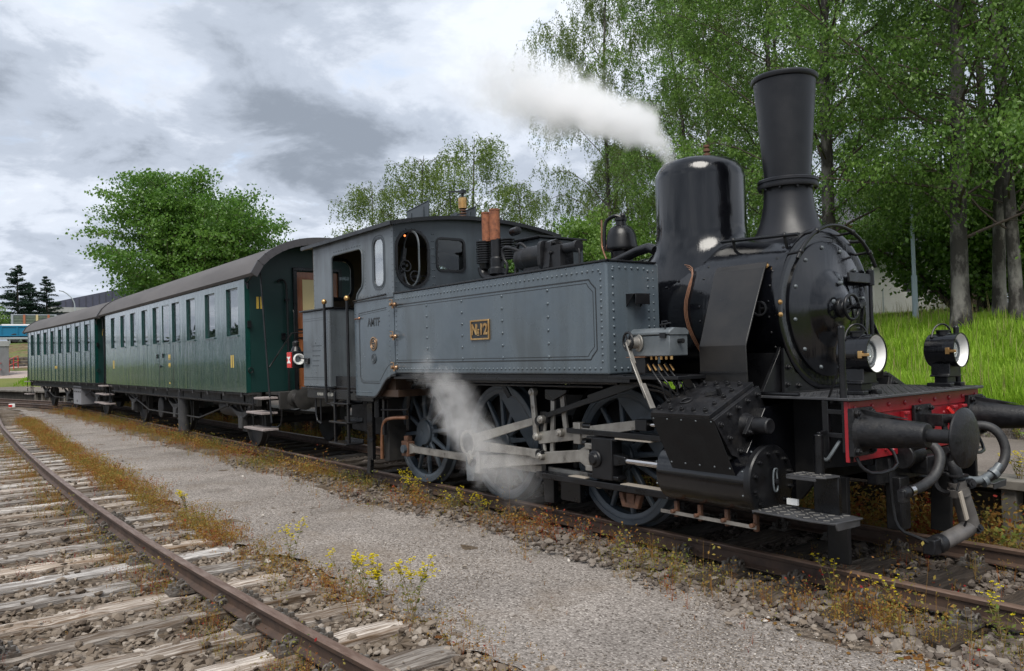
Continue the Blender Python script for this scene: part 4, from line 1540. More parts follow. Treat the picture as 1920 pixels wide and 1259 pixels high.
# steam pipe cover on each side
for s in (-1, 1):
    mb = MB()
    prof = [(0.60, 2.38), (0.655, 2.33), (1.00, 1.74), (1.02, 1.69), (1.02, 1.30)]
    xs0 = [(-1.43, -0.91), (-1.42, -0.90), (-1.31, -0.84), (-1.31, -0.84), (-1.31, -0.83)]
    vs, fs = [], []
    for (y_, z_), (xa, xb) in zip(prof, xs0):
        vs += [(xa, s * y_, z_), (xb, s * y_, z_), (xb, s * (y_ - 0.012), z_ - 0.008), (xa, s * (y_ - 0.012), z_ - 0.008)]
    for i in range(len(prof) - 1):
        for k in range(4):
            fs.append((i * 4 + k, i * 4 + (k + 1) % 4, (i + 1) * 4 + (k + 1) % 4, (i + 1) * 4 + k))
    fs += [(0, 1, 2, 3), (19, 18, 17, 16)]
    mb.add(vs, fs)
    sh = mb.build("steam_pipe_cover", "shield_black", loco, bevel=0.004, angle=15)
    mb = MB()
    for x in (-1.27,):
        mb.plate([(0.58, 2.34), (0.985, 1.73), (1.005, 1.69), (1.005, 1.30), (0.60, 1.30)], [], (x - 0.01, 0, 0), (0, s, 0), (0, 0, 1), (0.012, 0, 0))
    mb.bar((-1.30, s * 1.03, 1.475), (-0.83, s * 1.03, 1.475), 0.010, 0.012)
    mb.build("cover_side", "black_satin", sh)
# chimney


def seat_on_boiler(mb, z_full, z_none, r=0.66):
    """Bend the foot of a fitting so that it follows the round of the boiler beneath it."""
    out = []
    for x, y_, z in mb.v:
        t = min(1.0, max(0.0, (z_none - z) / (z_none - z_full)))
        yy = min(abs(y_), r * 0.97)
        out.append((x, y_, z + (math.sqrt(r * r - yy * yy) - r) * t))
    mb.v = out


mb = MB()
CX = -1.10
mb.lathe([(0.37, 2.60), (0.325, 2.64), (0.285, 2.70), (0.252, 2.78), (0.228, 2.87), (0.214, 2.97), (0.208, 3.075)], (CX, 0, 0), (0, 0, 1), 56, cap=False)
mb.lathe([(0.208, 3.07), (0.258, 3.072), (0.262, 3.08), (0.262, 3.105), (0.252, 3.112), (0.252, 3.120), (0.262, 3.127), (0.262, 3.148), (0.255, 3.155), (0.200, 3.160)], (CX, 0, 0), (0, 0, 1), 56, cap=False)
mb.lathe([(0.198, 3.155), (0.268, 4.025), (0.283, 4.032), (0.290, 4.048), (0.290, 4.064), (0.280, 4.078), (0.262, 4.080), (0.250, 4.068), (0.245, 4.02), (0.18, 3.2)], (CX, 0, 0), (0, 0, 1), 56, cap=False)
seat_on_boiler(mb, 2.58, 2.80)
chim = mb.build("chimney", "black_brushed", loco, angle=30)
mb = MB()
for k in range(10):
    a = 2 * PI * k / 10
    mb.nut((CX + math.cos(a) * 0.235, math.sin(a) * 0.235, 3.072), (0, 0, -1), 0.014, 0.014, False)
mb.build("flange_nuts", "black_satin", chim, kind="stuff")
# dome
DX = -2.10
mb = MB()
mb.lathe([(0.60, 2.615), (0.575, 2.635), (0.53, 2.655), (0.49, 2.69), (0.462, 2.735), (0.446, 2.79), (0.438, 2.86), (0.438, 3.33), (0.430, 3.39), (0.408, 3.445), (0.372, 3.488), (0.325, 3.515), (0.22, 3.532), (0.10, 3.54), (1e-5, 3.541)],
         (DX, 0, 0), (0, 0, 1), 72, cap=False)
seat_on_boiler(mb, 2.63, 2.90)
dome = mb.build("dome", "black_gloss", loco, angle=60)
mb = MB()
for k in range(30):
    a = 2 * PI * k / 30
    rr = 0.60
    y_ = math.sin(a) * rr
    mb.rivet((DX + math.cos(a) * rr, y_, BZ + math.sqrt(max(0.0, 0.655 ** 2 - y_ ** 2))), (0, y_, 0.6), 0.013, 0.6)
mb.build("dome_rivets", "black_gloss", dome, kind="stuff")
mb = MB()
sx_ = DX + 0.10
mb.lathe([(0.02, 3.535), (0.02, 3.56), (0.034, 3.562), (0.034, 3.585), (0.018, 3.59), (0.018, 3.605), (0.034, 3.607), (0.034, 3.63), (0.018, 3.635), (0.018, 3.65), (0.03, 3.652), (0.03, 3.672), (1e-5, 3.675)], (sx_, 0, 0), (0, 0, 1), 14, cap=False)
mb.build("spring_spindle", "rust_brown", dome)
# bell-shaped valve cover with its elbow
mb = MB()
vx = -3.22
mb.lathe([(0.12, 2.60), (0.12, 2.76), (0.16, 2.775)], (vx, 0, 0), (0, 0, 1), 28, cap=False)
mb.lathe([(0.165, 2.77), (0.178, 2.785), (0.178, 2.81), (0.170, 2.85), (0.160, 2.93), (0.140, 2.995), (0.105, 3.035), (0.06, 3.055), (0.055, 3.10), (0.07, 3.105), (0.07, 3.13), (0.04, 3.15), (1e-5, 3.152)], (vx, 0, 0), (0, 0, 1), 36, cap=False)
bell = mb.build("bell_cover", "black_satin", loco, angle=45)
mb = MB()
mb.path([(vx + 0.02, -0.02, 3.14), (vx - 0.03, -0.06, 3.165), (vx - 0.14, -0.10, 3.12), (vx - 0.155, -0.11, 2.98), (vx - 0.155, -0.11, 2.78)], 0.020, 8, 2)
mb.sphere((vx + 0.03, 0, 3.155), 0.035, 10, 6)
mb.build("elbow_pipe", "black_satin", bell)
mb = MB()
mb.path([(vx - 0.18, -0.12, 3.13), (vx - 0.19, -0.12, 2.86), (vx - 0.16, -0.14, 2.80), (vx + 0.05, -0.25, 2.60)], 0.010, 8, 1)
mb.build("copper_tube", "copper", bell)
MB().path([(-3.1, -0.26, 2.61), (-2.55, -0.30, 2.72), (-2.4, -0.34, 2.66)], 0.05, 10, 1).build("feed_pipe", "black_satin", boiler)
# copper pipes curving down the barrel: three thin lines held by clips
mb = MB()
for q in (-0.016, 0.0, 0.016):
    pts = []
    for x, ang in ((-2.20, 44), (-2.02, 44), (-1.86, 43), (-1.76, 37), (-1.74, 22), (-1.76, 8), (-1.745, -6), (-1.70, -20), (-1.66, -32)):
        an = R(ang)
        rr = 0.668
        pts.append((x + q * (1 if ang < 36 else 0.2), -math.cos(an) * rr, BZ + math.sin(an) * rr + (q if ang > 36 else 0)))
    mb.path(pts, 0.0046, 6, 1)
mb.build("oil_pipe", "copper", boiler)

# ---- side tanks
TY, TZ0, TZ1, TX0, TX1 = 1.371, 1.465, 2.475, -5.93, -2.035
for s in (-1, 1):
    mb = MB()
    mb.box(TX0, TX1, min(s * TY, s * 0.70), max(s * TY, s * 0.70), TZ0, TZ1)
    tank = mb.build("side_tank", "tank_grey", loco, bevel=0.018, seg=3)
    mb = MB()
    mb.box(TX0, TX1 + 0.012, min(s * (TY + 0.010), s * (TY - 0.03)), max(s * (TY + 0.010), s * (TY - 0.03)), TZ1 - 0.004, TZ1 + 0.014)
    mb.box(TX1 - 0.02, TX1 + 0.012, min(s * TY, s * 0.74), max(s * TY, s * 0.74), TZ1 - 0.003, TZ1 + 0.013)
    mb.build("top_edge", "black_satin", tank, bevel=0.003)
    mb = MB()
    n_ = Vector((0, s, 0))
    x = TX0 + 0.05
    while x < TX1 - 0.03:
        mb.rivet((x, s * TY, TZ1 - 0.075), n_, 0.0145, 0.75)
        mb.rivet((x, s * TY, TZ0 + 0.055), n_, 0.0145, 0.75)
        x += 0.072
    x = TX0 + 0.10
    while x < TX1 - 0.03:
        mb.rivet((x, s * TY, TZ1 - 0.022), n_, 0.008, 0.8)
        x += 0.125
    for k in range(14):
        z = TZ0 + 0.12 + k * 0.0605
        mb.rivet((TX1 - 0.075, s * TY, z), n_, 0.0145, 0.75)
        mb.rivet((TX0 + 0.055, s * TY, z), n_, 0.0125, 0.75)
    for x in (-5.13, -4.37, -3.61, -2.86):
        for k in range(6):
            mb.rivet((x, s * TY, TZ0 + 0.17 + k * 0.128), n_, 0.017, 0.8)
    mb.build("rivets", "tank_grey", tank, kind="stuff")
    mb = MB()
    fx = (1, 0, 0)
    for k in range(13):
        z = TZ0 + 0.06 + k * 0.073
        mb.rivet((TX1, s * (TY - 0.075), z), fx, 0.0145, 0.75)
        mb.rivet((TX1, s * 0.85, z), fx, 0.0145, 0.75)
        mb.rivet((TX1, s * 0.78, z), fx, 0.010, 0.75)
    for k in range(6):
        y_ = 0.90 + k * 0.078
        mb.rivet((TX1, s * y_, TZ1 - 0.055), fx, 0.0145, 0.75)
        mb.rivet((TX1, s * y_, TZ0 + 0.05), fx, 0.0145, 0.75)
    mb.build("front_rivets", "tank_grey", tank, kind="stuff")
    # painted panel line: a double line with notched corners
    mb = MB()

    def lining(x0, x1, z0, z1, wd, nt_):
        lp = [(x0, z0 + 0), (x0, z0), (x1 - nt_, z0), (x1 - nt_ * 0.75, z0 + nt_ * 0.35), (x1 - nt_ * 0.3, z0 + nt_ * 0.75), (x1, z0 + nt_), (x1, z1 - nt_), (x1 - nt_ * 0.3, z1 - nt_ * 0.75), (x1 - nt_ * 0.75, z1 - nt_ * 0.35), (x1 - nt_, z1), (x0, z1)]
        pts = lp[1:]
        for (xa, za), (xb, zb) in zip(pts[:-1], pts[1:]):
            mb.bar((xa, s * (TY + 0.0008), za), (xb, s * (TY + 0.0008), zb), wd, 0.0016, up=(0, s, 0))
    lining(TX0 + 0.01, TX1 - 0.145, TZ0 + 0.135, TZ1 - 0.150, 0.013, 0.085)
    lining(TX0 + 0.01, TX1 - 0.180, TZ0 + 0.165, TZ1 - 0.180, 0.006, 0.085)
    mb.build("panel_line", "line_black", tank, smooth=False)
    # number plate
    mb = MB()
    px_, pz_ = -4.01, 1.94
    mb.box(px_ - 0.17, px_ + 0.17, min(s * TY, s * (TY + 0.012)), max(s * TY, s * (TY + 0.012)), pz_ - 0.102, pz_ + 0.102)
    pl = mb.build("number_plate", "line_black", tank, bevel=0.002)
    lp = [(px_ - 0.158, pz_ - 0.09), (px_ + 0.158, pz_ - 0.09), (px_ + 0.158, pz_ + 0.09), (px_ - 0.158, pz_ + 0.09)]
    mb = MB()
    mb.plate([(px_ - 0.178, pz_ - 0.108), (px_ + 0.178, pz_ - 0.108), (px_ + 0.178, pz_ + 0.108), (px_ - 0.178, pz_ + 0.108)], [lp], (0, s * TY, 0), (1, 0, 0), (0, 0, 1), (0, s * 0.02, 0))
    fr = mb.build("plate_frame", "brass", pl, bevel=0.003)
    u = (1, 0, 0) if s < 0 else (-1, 0, 0)
    su = 1 if s < 0 else -1
    fy = s * (TY + 0.015)
    text_obj("lettering", "N", "brass", pl, (px_ - su * 0.100, fy, pz_), u, (0, 0, 1), 0.112, 0.008, 0.85, bold=0.005)
    text_obj("lettering", "o", "brass", pl, (px_ - su * 0.026, fy, pz_ - 0.002), u, (0, 0, 1), 0.052, 0.008, 0.8, bold=0.002)
    text_obj("lettering", "12", "brass", pl, (px_ + su * 0.072, fy, pz_), u, (0, 0, 1), 0.115, 0.008, 0.95, bold=0.005)
    mb = MB()
    for (dx, dz) in ((-0.026, -0.034),):
        mb.box(px_ + su * dx - 0.019, px_ + su * dx + 0.019, min(fy - 0.004, fy + 0.004), max(fy - 0.004, fy + 0.004), pz_ + dz - 0.007, pz_ + dz + 0.007)
        mb.box(px_ + su * dx - 0.019, px_ + su * dx + 0.019, min(fy - 0.004, fy + 0.004), max(fy - 0.004, fy + 0.004), pz_ + dz - 0.027, pz_ + dz - 0.017)
    mb.build("number_sign_bars", "brass", pl, smooth=False)
    # three try cocks at the joint of tank and cab
    for z in (2.335, 1.935, 1.545):
        mb = MB()
        c = Vector((TX0 + 0.055, s * (TY + 0.004), z))
        mb.lathe([(0.024, 0), (0.024, 0.02), (0.016, 0.03), (0.016, 0.06), (0.022, 0.065), (0.022, 0.085), (1e-5, 0.09)], c, (0, s, 0), 12, cap=False)
        mb.sphere(c + Vector((0.055, s * 0.045, -0.005)), 0.027, 10, 6)
        mb.tube(c + Vector((0, s * 0.045, 0)), c + Vector((0.055, s * 0.045, -0.005)), 0.015, n=8)
        mb.tube(c + Vector((0, s * 0.045, 0)), c + Vector((0, s * 0.045, -0.05)), 0.012, 0.016, n=8)
        mb.path([c + Vector((0, s * 0.05, 0)), c + Vector((0, s * 0.05, 0.055)), c + Vector((-0.065, s * 0.05, 0.06))], 0.009, 8)
        mb.build("try_cock", "bronze", tank)
    # little steps on the tank front
    mb = MB()
    mb.plate([(1.13, 2.085), (0.95, 2.085), (0.95, 2.175), (1.13, 2.175)], [], (TX1 + 0.11, 0, 0), (0, s, 0), (0, 0, 1), (0.006, 0, 0))
    mb.plate([(0, 0), (0.23, 0), (0.20, 0.115), (0.02, 0.115)], [], (TX1, s * 1.14, 2.175), (0, -s, 0), (1, 0, 0), (0, 0, 0.008))
    mb.plate([(0, 0), (0.10, 0), (0, -0.11)], [], (TX1, s * 1.13, 2.175), (1, 0, 0), (0, 0, 1), (0, s * 0.008, 0))
    mb.plate([(0, 0), (0.10, 0), (0, -0.11)], [], (TX1, s * 0.95, 2.175), (1, 0, 0), (0, 0, 1), (0, s * 0.008, 0))
    mb.build("tank_step", "black_satin", tank, bevel=0.003)
    # long pipes and running plate beneath the tank
    mb = MB()
    mb.box(-6.0, -1.9, min(s * 1.34, s * 0.75), max(s * 1.34, s * 0.75), 1.415, 1.462)
    mb.box(-6.0, -1.8, min(s * 1.36, s * 1.28), max(s * 1.36, s * 1.28), 1.395, 1.425)
    mb.tube((-5.95, s * 1.20, 1.375), (-2.1, s * 1.20, 1.385), 0.020, n=10)
    mb.tube((-5.95, s * 1.10, 1.335), (-2.4, s * 1.10, 1.34), 0.016, n=10)
    for x in (-4.0, -2.25):
        mb.nut((x, s * 1.20, 1.40), (0, s, 0.3), 0.02, 0.02)
    mb.bar((-4.05, s * 1.1, 1.39), (-3.95, s * 1.05, 1.20), 0.03, 0.05)
    mb.path([(-6.0, s * 1.05, 1.33), (-6.25, s * 1.02, 1.10), (-6.3, s * 1.0, 0.7)], 0.03, 8, 2)
    mb.build("running_board", "black_satin", loco, bevel=0.006)

# ---- cab
CY = 1.371
CU = 1.325
XF, XR = -6.00, -8.52
for s in (-1, 1):
    n_ = Vector((0, s, 0))
    # lower side sheet between the door and the tank, with its stepped foot
    mb = MB()
    cv = [(-5.945 - 0.03, 1.462), (-6.02, 1.450)]
    for t in np.linspace(0, 1, 9):
        cv.append((-6.06 - 0.46 * t, 1.425 - 0.265 * (t * t * (3 - 2 * t))))
    outer = [(-7.06, 1.16), (-7.06, 2.42), (-5.935, 2.472), (-5.935, 1.462)] + cv
    mb.plate(outer, [], (0, s * CY, 0), (1, 0, 0), (0, 0, 1), (0, -s * 0.02, 0))
    pan = mb.build("cab_side_panel", "tank_grey", loco, angle=25)
    mb = MB()
    cvp = [(-5.9, 1.452)] + cv[1:] + [(-6.60, 1.150), (-7.07, 1.150)]
    for (xa, za), (xb, zb) in zip(cvp[:-1], cvp[1:]):
        mb.bar((xa, s * (CY - 0.015), za - 0.01), (xb, s * (CY - 0.015), zb - 0.01), 0.06, 0.022)
    mb.build("panel_edge", "black_satin", pan, angle=60)
    mb = MB()
    for k in range(9):
        mb.rivet((-6.62 - 0.052 * k, s * CY, 1.215), n_, 0.010, 0.8)
    for k in range(15):
        mb.rivet((-6.06, s * CY, 1.50 + k * 0.064), n_, 0.010, 0.8)
        mb.rivet((-7.02, s * CY, 1.30 + k * 0.075), n_, 0.007, 0.8)
    mb.build("panel_rivets", "tank_grey", pan, kind="stuff")
    mb = MB()

    def ln2(pts, wd):
        for (xa, za), (xb, zb) in zip(pts[:-1], pts[1:]):
            mb.bar((xa, s * (CY + 0.0008), za), (xb, s * (CY + 0.0008), zb), wd, 0.0016, up=(0, s, 0))
    ln2([(-6.13, 2.31), (-6.92, 2.275), (-6.92, 1.42), (-6.89, 1.36), (-6.83, 1.335), (-6.36, 1.335)], 0.011)
    ln2([(-6.13, 2.285), (-6.90, 2.25), (-6.90, 1.44), (-6.87, 1.38), (-6.82, 1.36), (-6.38, 1.36)], 0.005)
    ln2([(-5.94, 1.60), (-6.10, 1.57), (-6.2, 1.50), (-6.36, 1.36)], 0.008)
    mb.build("panel_line", "line_black", pan, smooth=False)
    u = (1, 0, 0) if s < 0 else (-1, 0, 0)
    text_obj("lettering", "AMTF", "line_black", pan, (-6.49, s * (CY + 0.001), 2.135), u, (0, 0, 1), 0.105, 0.003, 0.92, bold=0.004)
    mb = MB()
    mb.lathe([(0.090, 0), (0.088, 0.008), (1e-5, 0.009)], (-6.50, s * CY, 1.855), n_, 36, cap=False)
    rp_ = mb.build("works_plate", "line_black", pan, angle=30)
    mb = MB()
    mb.lathe([(0.092, 0.0), (0.092, 0.012), (0.078, 0.014), (0.076, 0.008)], (-6.50, s * CY, 1.855), n_, 36, cap=False)
    mb.lathe([(0.060, 0.008), (0.058, 0.012), (0.050, 0.012), (0.048, 0.008)], (-6.50, s * CY, 1.855), n_, 30, cap=False)
    for k in (-1, 1):
        mb.box(-6.535, -6.465, min(s * (CY + 0.008), s * (CY + 0.012)), max(s * (CY + 0.008), s * (CY + 0.012)), 1.855 + k * 0.016 - 0.005, 1.855 + k * 0.016 + 0.005)
    mb.build("plate_relief", "bronze", rp_, angle=30)
    mb = MB()
    mb.lathe([(0.066, 0), (0.066, 0.010), (0.056, 0.012), (0.052, 0.008), (1e-5, 0.010)], (-6.50, s * CY, 1.660), n_, 30, cap=False)
    mb.lathe([(0.038, 0.009), (0.036, 0.013), (0.030, 0.013), (0.028, 0.009)], (-6.50, s * CY, 1.660), n_, 24, cap=False)
    mb.build("inspection_plate", "cab_dark", pan, angle=30)
    mb = MB()
    mb.tube((-7.0, s * (CY + 0.02), 2.205), (-6.86, s * (CY + 0.02), 2.21), 0.010, n=8)
    mb.sphere((-6.87, s * (CY + 0.02), 2.21), 0.018, 8, 6)
    mb.build("door_latch", "copper", pan)
    # bunker side behind the door
    mb = MB()
    mb.box(-8.88, -7.88, min(s * CY, s * 0.55), max(s * CY, s * 0.55), 1.255, 2.40)
    bk = mb.build("bunker", "cab_grey", loco, bevel=0.012)
    mb = MB()
    mb.box(-8.93, -7.86, min(s * (CY + 0.035), s * 0.5), max(s * (CY + 0.035), s * 0.5), 2.402, 2.425)
    mb.build("bunker_edge", "black_satin", bk, bevel=0.004)
    mb = MB()
    for z in (1.395, 1.365):
        mb.bar((-8.86, s * (CY + 0.0008), z), (-7.98, s * (CY + 0.0008), z), 0.010 if z > 1.38 else 0.005, 0.0016, up=(0, s, 0))
    for z in (2.285, 2.255):
        mb.bar((-8.86, s * (CY + 0.0008), z), (-7.98, s * (CY + 0.0008), z), 0.006, 0.0016, up=(0, s, 0))
    mb.build("panel_line", "cab_dark", bk, smooth=False)
    mb = MB()
    for x in (-8.40, -8.06):
        for z in (1.92, 1.48):
            mb.rivet((x, s * CY, z), n_, 0.012, 0.8)
    for k in range(12):
        mb.rivet((-8.86 + k * 0.078, s * CY, 1.285), n_, 0.009, 0.8)
    mb.build("bunker_rivets", "cab_grey", bk, kind="stuff")
    # faint stencilled data lines, too worn to read
    mb = MB()
    rr = random.Random(5)
    for k in range(5):
        x = -8.52
        while x < -8.18 - 0.03 * k:
            w_ = rr.uniform(0.012, 0.028)
            mb.box(x, x + w_, min(s * CY, s * (CY + 0.0012)), max(s * CY, s * (CY + 0.0012)), 1.865 - 0.075 * k, 1.880 - 0.075 * k)
            x += w_ + rr.uniform(0.006, 0.014)
    mb.build("worn_stencil", "cab_dark", bk, smooth=False)
    MB().box(-8.76, -8.62, min(s * CY, s * (CY + 0.035)), max(s * CY, s * (CY + 0.035)), 1.60, 1.69).build("lamp_socket", "black_satin", bk, bevel=0.006)
    # upper side sheet with the open doorway and a round-ended window
    door_hole = [(-7.86, 2.43), (-7.06, 2.43), (-7.06, 2.48), (-7.035, 2.545), (-6.96, 2.60), (-6.90, 2.63), (-6.865, 2.70), (-6.86, 2.80), (-6.86, 3.08), (-6.885, 3.14), (-6.94, 3.17), (-7.78, 3.17), (-7.84, 3.14), (-7.86, 3.08)]
    outer = [(XR, 2.43), (-7.86, 2.43)] + door_hole[2:][::-1][::1]
    # outline runs round the doorway, which is open at the bottom
    outer = [(XR, 2.43), (-7.86, 2.43)] + [door_hole[-1], door_hole[-2], door_hole[-3], door_hole[-4], door_hole[-5], door_hole[-6], door_hole[-7], door_hole[-8], door_hole[-9], door_hole[-10], door_hole[-11], door_hole[-12]] + [(-7.06, 2.43), (XF, 2.43), (XF, 3.365), (XR, 3.365)]
    win = rrect(-6.545, -6.255, 2.60, 3.24, 0.11, 6)
    mb = MB()
    mb.plate(outer, [win], (0, s * CU, 0), (1, 0, 0), (0, 0, 1), (0, -s * 0.016, 0))
    us = mb.build("cab_upper_side", "cab_grey", loco, angle=25)
    mb = MB()
    offset_frame(mb, win, -0.012, 0.014, (0, s * (CU + 0.006), 0), (1, 0, 0), (0, 0, 1), (0, -s * 0.02, 0))
    offset_frame(mb, win, 0.030, 0.042, (0, s * (CU + 0.003), 0), (1, 0, 0), (0, 0, 1), (0, -s * 0.006, 0))
    wf = mb.build("window_frame", "cab_dark", us)
    MB().plate(win, [], (0, s * (CU - 0.006), 0), (1, 0, 0), (0, 0, 1), (0, -s * 0.005, 0)).build("pane", "window_glass", wf, smooth=False)
    mb = MB()
    dl = [(-7.86, 2.43), door_hole[-1], door_hole[-2], door_hole[-3], door_hole[-4], door_hole[-5], door_hole[-6], door_hole[-7], door_hole[-8], door_hole[-9], door_hole[-10], door_hole[-11], door_hole[-12]]
    mb.path([(a, s * (CU + 0.004), b) for a, b in dl], 0.014, 8)
    mb.build("doorway_beading", "cab_grey", us)
    mb = MB()
    for k in range(11):
        mb.rivet((-7.78 + k * 0.084, s * CU, 3.215), n_, 0.012, 0.8)
    for k in range(12):
        mb.rivet((XR + 0.03, s * CU, 2.48 + k * 0.078), n_, 0.009, 0.8)
        mb.rivet((XF - 0.03, s * CU, 2.50 + k * 0.072), n_, 0.010, 0.8)
        mb.rivet((-6.80, s * CU, 2.62 + k * 0.045), n_, 0.009, 0.8)
    for k in range(9):
        mb.rivet((-6.95 + k * 0.10, s * CU, 2.505), n_, 0.009, 0.8)
    mb.build("upper_rivets", "cab_grey", us, kind="stuff")
    mb = MB()
    mb.box(-7.06, -5.95, min(s * (CU - 0.01), s * (CY + 0.006)), max(s * (CU - 0.01), s * (CY + 0.006)), 2.425, 2.440)
    mb.tube((-7.05, s * (CY + 0.02), 2.452), (-6.1, s * (CY + 0.02), 2.478), 0.013, n=8)
    mb.build("waist_ledge", "black_satin", us, bevel=0.003)
    # handrail posts with brass balls
    for x in (-7.93, -7.17):
        mb = MB()
        mb.tube((x, s * (CY + 0.055), 1.05), (x, s * (CY + 0.055), 2.47), 0.020, n=12)
        for z in (1.20, 2.40):
            mb.tube((x, s * CY, z), (x, s * (CY + 0.055), z), 0.014, n=8)
        hp = mb.build("cab_handrail", "black_satin", loco)
        MB().sphere((x, s * (CY + 0.055), 2.505), 0.040, 16, 10).build("brass_knob", "brass", hp)
    # footplate edge, steps
    mb = MB()
    mb.box(-8.95, -7.86, min(s * (CY + 0.02), s * 0.6), max(s * (CY + 0.02), s * 0.6), 1.225, 1.250)
    mb.box(-7.86, -7.06, min(s * (CY - 0.03), s * 0.6), max(s * (CY - 0.03), s * 0.6), 1.25, 1.275)
    mb.box(-8.80, -6.60, min(s * (CY - 0.02), s * (CY - 0.05)), max(s * (CY - 0.02), s * (CY - 0.05)), 1.085, 1.225)
    mb.box(-7.84, -7.10, min(s * (CY - 0.06), s * (CY - 0.08)), max(s * (CY - 0.06), s * (CY - 0.08)), 1.26, 1.42)
    fp = mb.build("cab_footplate", "black_satin", loco, bevel=0.005)
    mb = MB()
    rr = random.Random(9)
    for xa, xb in ((-8.42, -8.22), (-8.05, -7.80), (-6.98, -6.82), (-6.74, -6.62)):
        x = xa
        while x < xb:
            w_ = rr.uniform(0.012, 0.03)
            h_ = rr.uniform(0.018, 0.03)
            mb.box(x, x + w_, min(s * (CY - 0.018), s * (CY - 0.021)), max(s * (CY - 0.018), s * (CY - 0.021)), 1.150 - h_, 1.150 + h_)
            x += w_ + 0.008
    mb.build("worn_stencil", "marking_white", fp, smooth=False)
    mb = MB()
    for z, dy in ((1.03, 0.02), (0.765, 0.05), (0.465, 0.06)):
        mb.box(-7.88, -7.30, min(s * (CY - 0.22), s * (CY + dy)), max(s * (CY - 0.22), s * (CY + dy)), z - 0.012, z + 0.012)
        mb.box(-7.88, -7.30, min(s * (CY - 0.22), s * (CY - 0.20)), max(s * (CY - 0.22), s * (CY - 0.20)), z, z + 0.06)
    for x in (-7.80, -7.36):
        mb.bar((x, s * (CY - 0.02), 1.2), (x, s * (CY - 0.02), 0.46), 0.035, 0.045, up=(1, 0, 0))
    mb.build("cab_steps", "black_satin", loco, bevel=0.006)
    # pipes and brackets around the rear corner
    mb = MB()
    mb.bar((-7.12, s * 1.12, 1.1), (-7.18, s * 1.10, 0.25), 0.05, 0.16, up=(1, 0, 0))
    mb.bar((-7.20, s * 1.10, 0.3), (-7.20, s * 1.12, 0.05), 0.05, 0.10, up=(1, 0, 0))
    mb.tube((-6.95, s * 1.1, 1.1), (-6.95, s * 1.1, 0.85), 0.055, n=12)
    mb.bar((-6.72, s * 1.12, 1.1), (-6.74, s * 1.12, 0.62), 0.04, 0.06, up=(1, 0, 0))
    mb.tube((-6.74, s * 1.16, 0.96), (-6.06, s * 1.13, 0.99), 0.012, n=8)
    mb.path([(-8.6, s * 1.3, 1.1), (-8.6, s * 1.3, 0.75), (-8.4, s * 1.3, 0.70)], 0.015, 8, 1)
    mb.path([(-8.42, s * 1.3, 1.1), (-8.42, s * 1.3, 0.70)], 0.012, 8)
    mb.path([(-7.9, s * 1.25, 1.1), (-8.05, s * 1.28, 0.98), (-7.85, s * 1.3, 1.0), (-7.65, s * 1.2, 1.05)], 0.03, 8, 2)
    mb.tube((-8.3, s * 1.25, 1.0), (-7.7, s * 1.25, 0.99), 0.012, n=8)
    mb.build("rear_pipework", "black_satin", loco, bevel=0.004)
    mb = MB()
    mb.path([(-6.15, s * 1.10, 0.88), (-6.55, s * 1.13, 0.86), (-6.75, s * 1.13, 0.80), (-6.86, s * 1.10, 0.55), (-6.90, s * 1.08, 0.28)], 0.026, 10, 2)
    mb.build("injector_pipe", "copper", loco)

# cab front and back sheets, floor, interior
def arc_z(y_):
    return 3.365 + 0.145 * (1 - (y_ / 1.33) ** 2)


arc = [(y_, arc_z(y_)) for y_ in np.linspace(1.325, -1.325, 17)]
oval_n = rrect(-1.285, -0.815, 2.575, 3.305, 0.232, 9)
oval_f = rrect(0.815, 1.285, 2.575, 3.305, 0.232, 9)
sq_n = rrect(-0.685, -0.245, 2.80, 3.235, 0.07, 4)
sq_f = rrect(0.245, 0.685, 2.80, 3.235, 0.07, 4)
mb = MB()
mb.plate([(-1.325, 2.43), (1.325, 2.43)] + arc, [oval_n, oval_f, sq_n, sq_f], (XF, 0, 0), (0, 1, 0), (0, 0, 1), (0.016, 0, 0))
cf = mb.build("cab_front", "cab_dark", loco, angle=25)
wfs = []
for lp, a_, b_ in ((oval_n, -0.012, 0.020), (oval_f, -0.012, 0.020), (sq_n, -0.018, 0.012), (sq_f, -0.018, 0.012)):
    wfs.append(offset_frame(MB(), lp, a_, b_, (XF + 0.004, 0, 0), (0, 1, 0), (0, 0, 1), (0.027, 0, 0)).build("spectacle_frame", "black_satin", cf))
# the near spectacle stands open: its ringed glass swings out about a vertical pivot
mb = MB()
rg = rrect(-0.235, 0.235, -0.365, 0.365, 0.232, 9)
uu = Vector((0.97, -0.08, 0)).normalized()
offset_frame(mb, rg, -0.022, 0.0, (XF + 0.0, -1.05, 2.94), uu, (0, 0, 1), uu.cross(Vector((0, 0, 1))) * 0.014)
mb.build("open_spectacle", "steel_grey", cf)
for lp, wf in ((oval_f, wfs[1]), (sq_n, wfs[2]), (sq_f, wfs[3])):
    MB().plate(lp, [], (XF + 0.006, 0, 0), (0, 1, 0), (0, 0, 1), (0.005, 0, 0)).build("pane", "clear_glass", wf, smooth=False)
mb = MB()
for y_ in (-0.74, 0.74):
    for k in range(9):
        mb.rivet((XF + 0.016, y_ - 0.012, 2.52 + k * 0.095), (1, 0, 0), 0.010, 0.8)
        mb.rivet((XF + 0.016, y_ + 0.016, 2.52 + k * 0.095), (1, 0, 0), 0.010, 0.8)
for k in range(13):
    mb.rivet((XF + 0.016, -1.30, 2.50 + k * 0.066), (1, 0, 0), 0.009, 0.8)
for lp in (oval_n, oval_f):
    cyy = sum(p[0] for p in lp) / len(lp)
    for p in lp[::2]:
        mb.rivet((XF + 0.016, cyy + (p[0] - cyy) * 1.13, 2.94 + (p[1] - 2.94) * 1.08), (1, 0, 0), 0.008, 0.8)
mb.build("front_rivets", "cab_dark", cf, kind="stuff")
mb = MB()
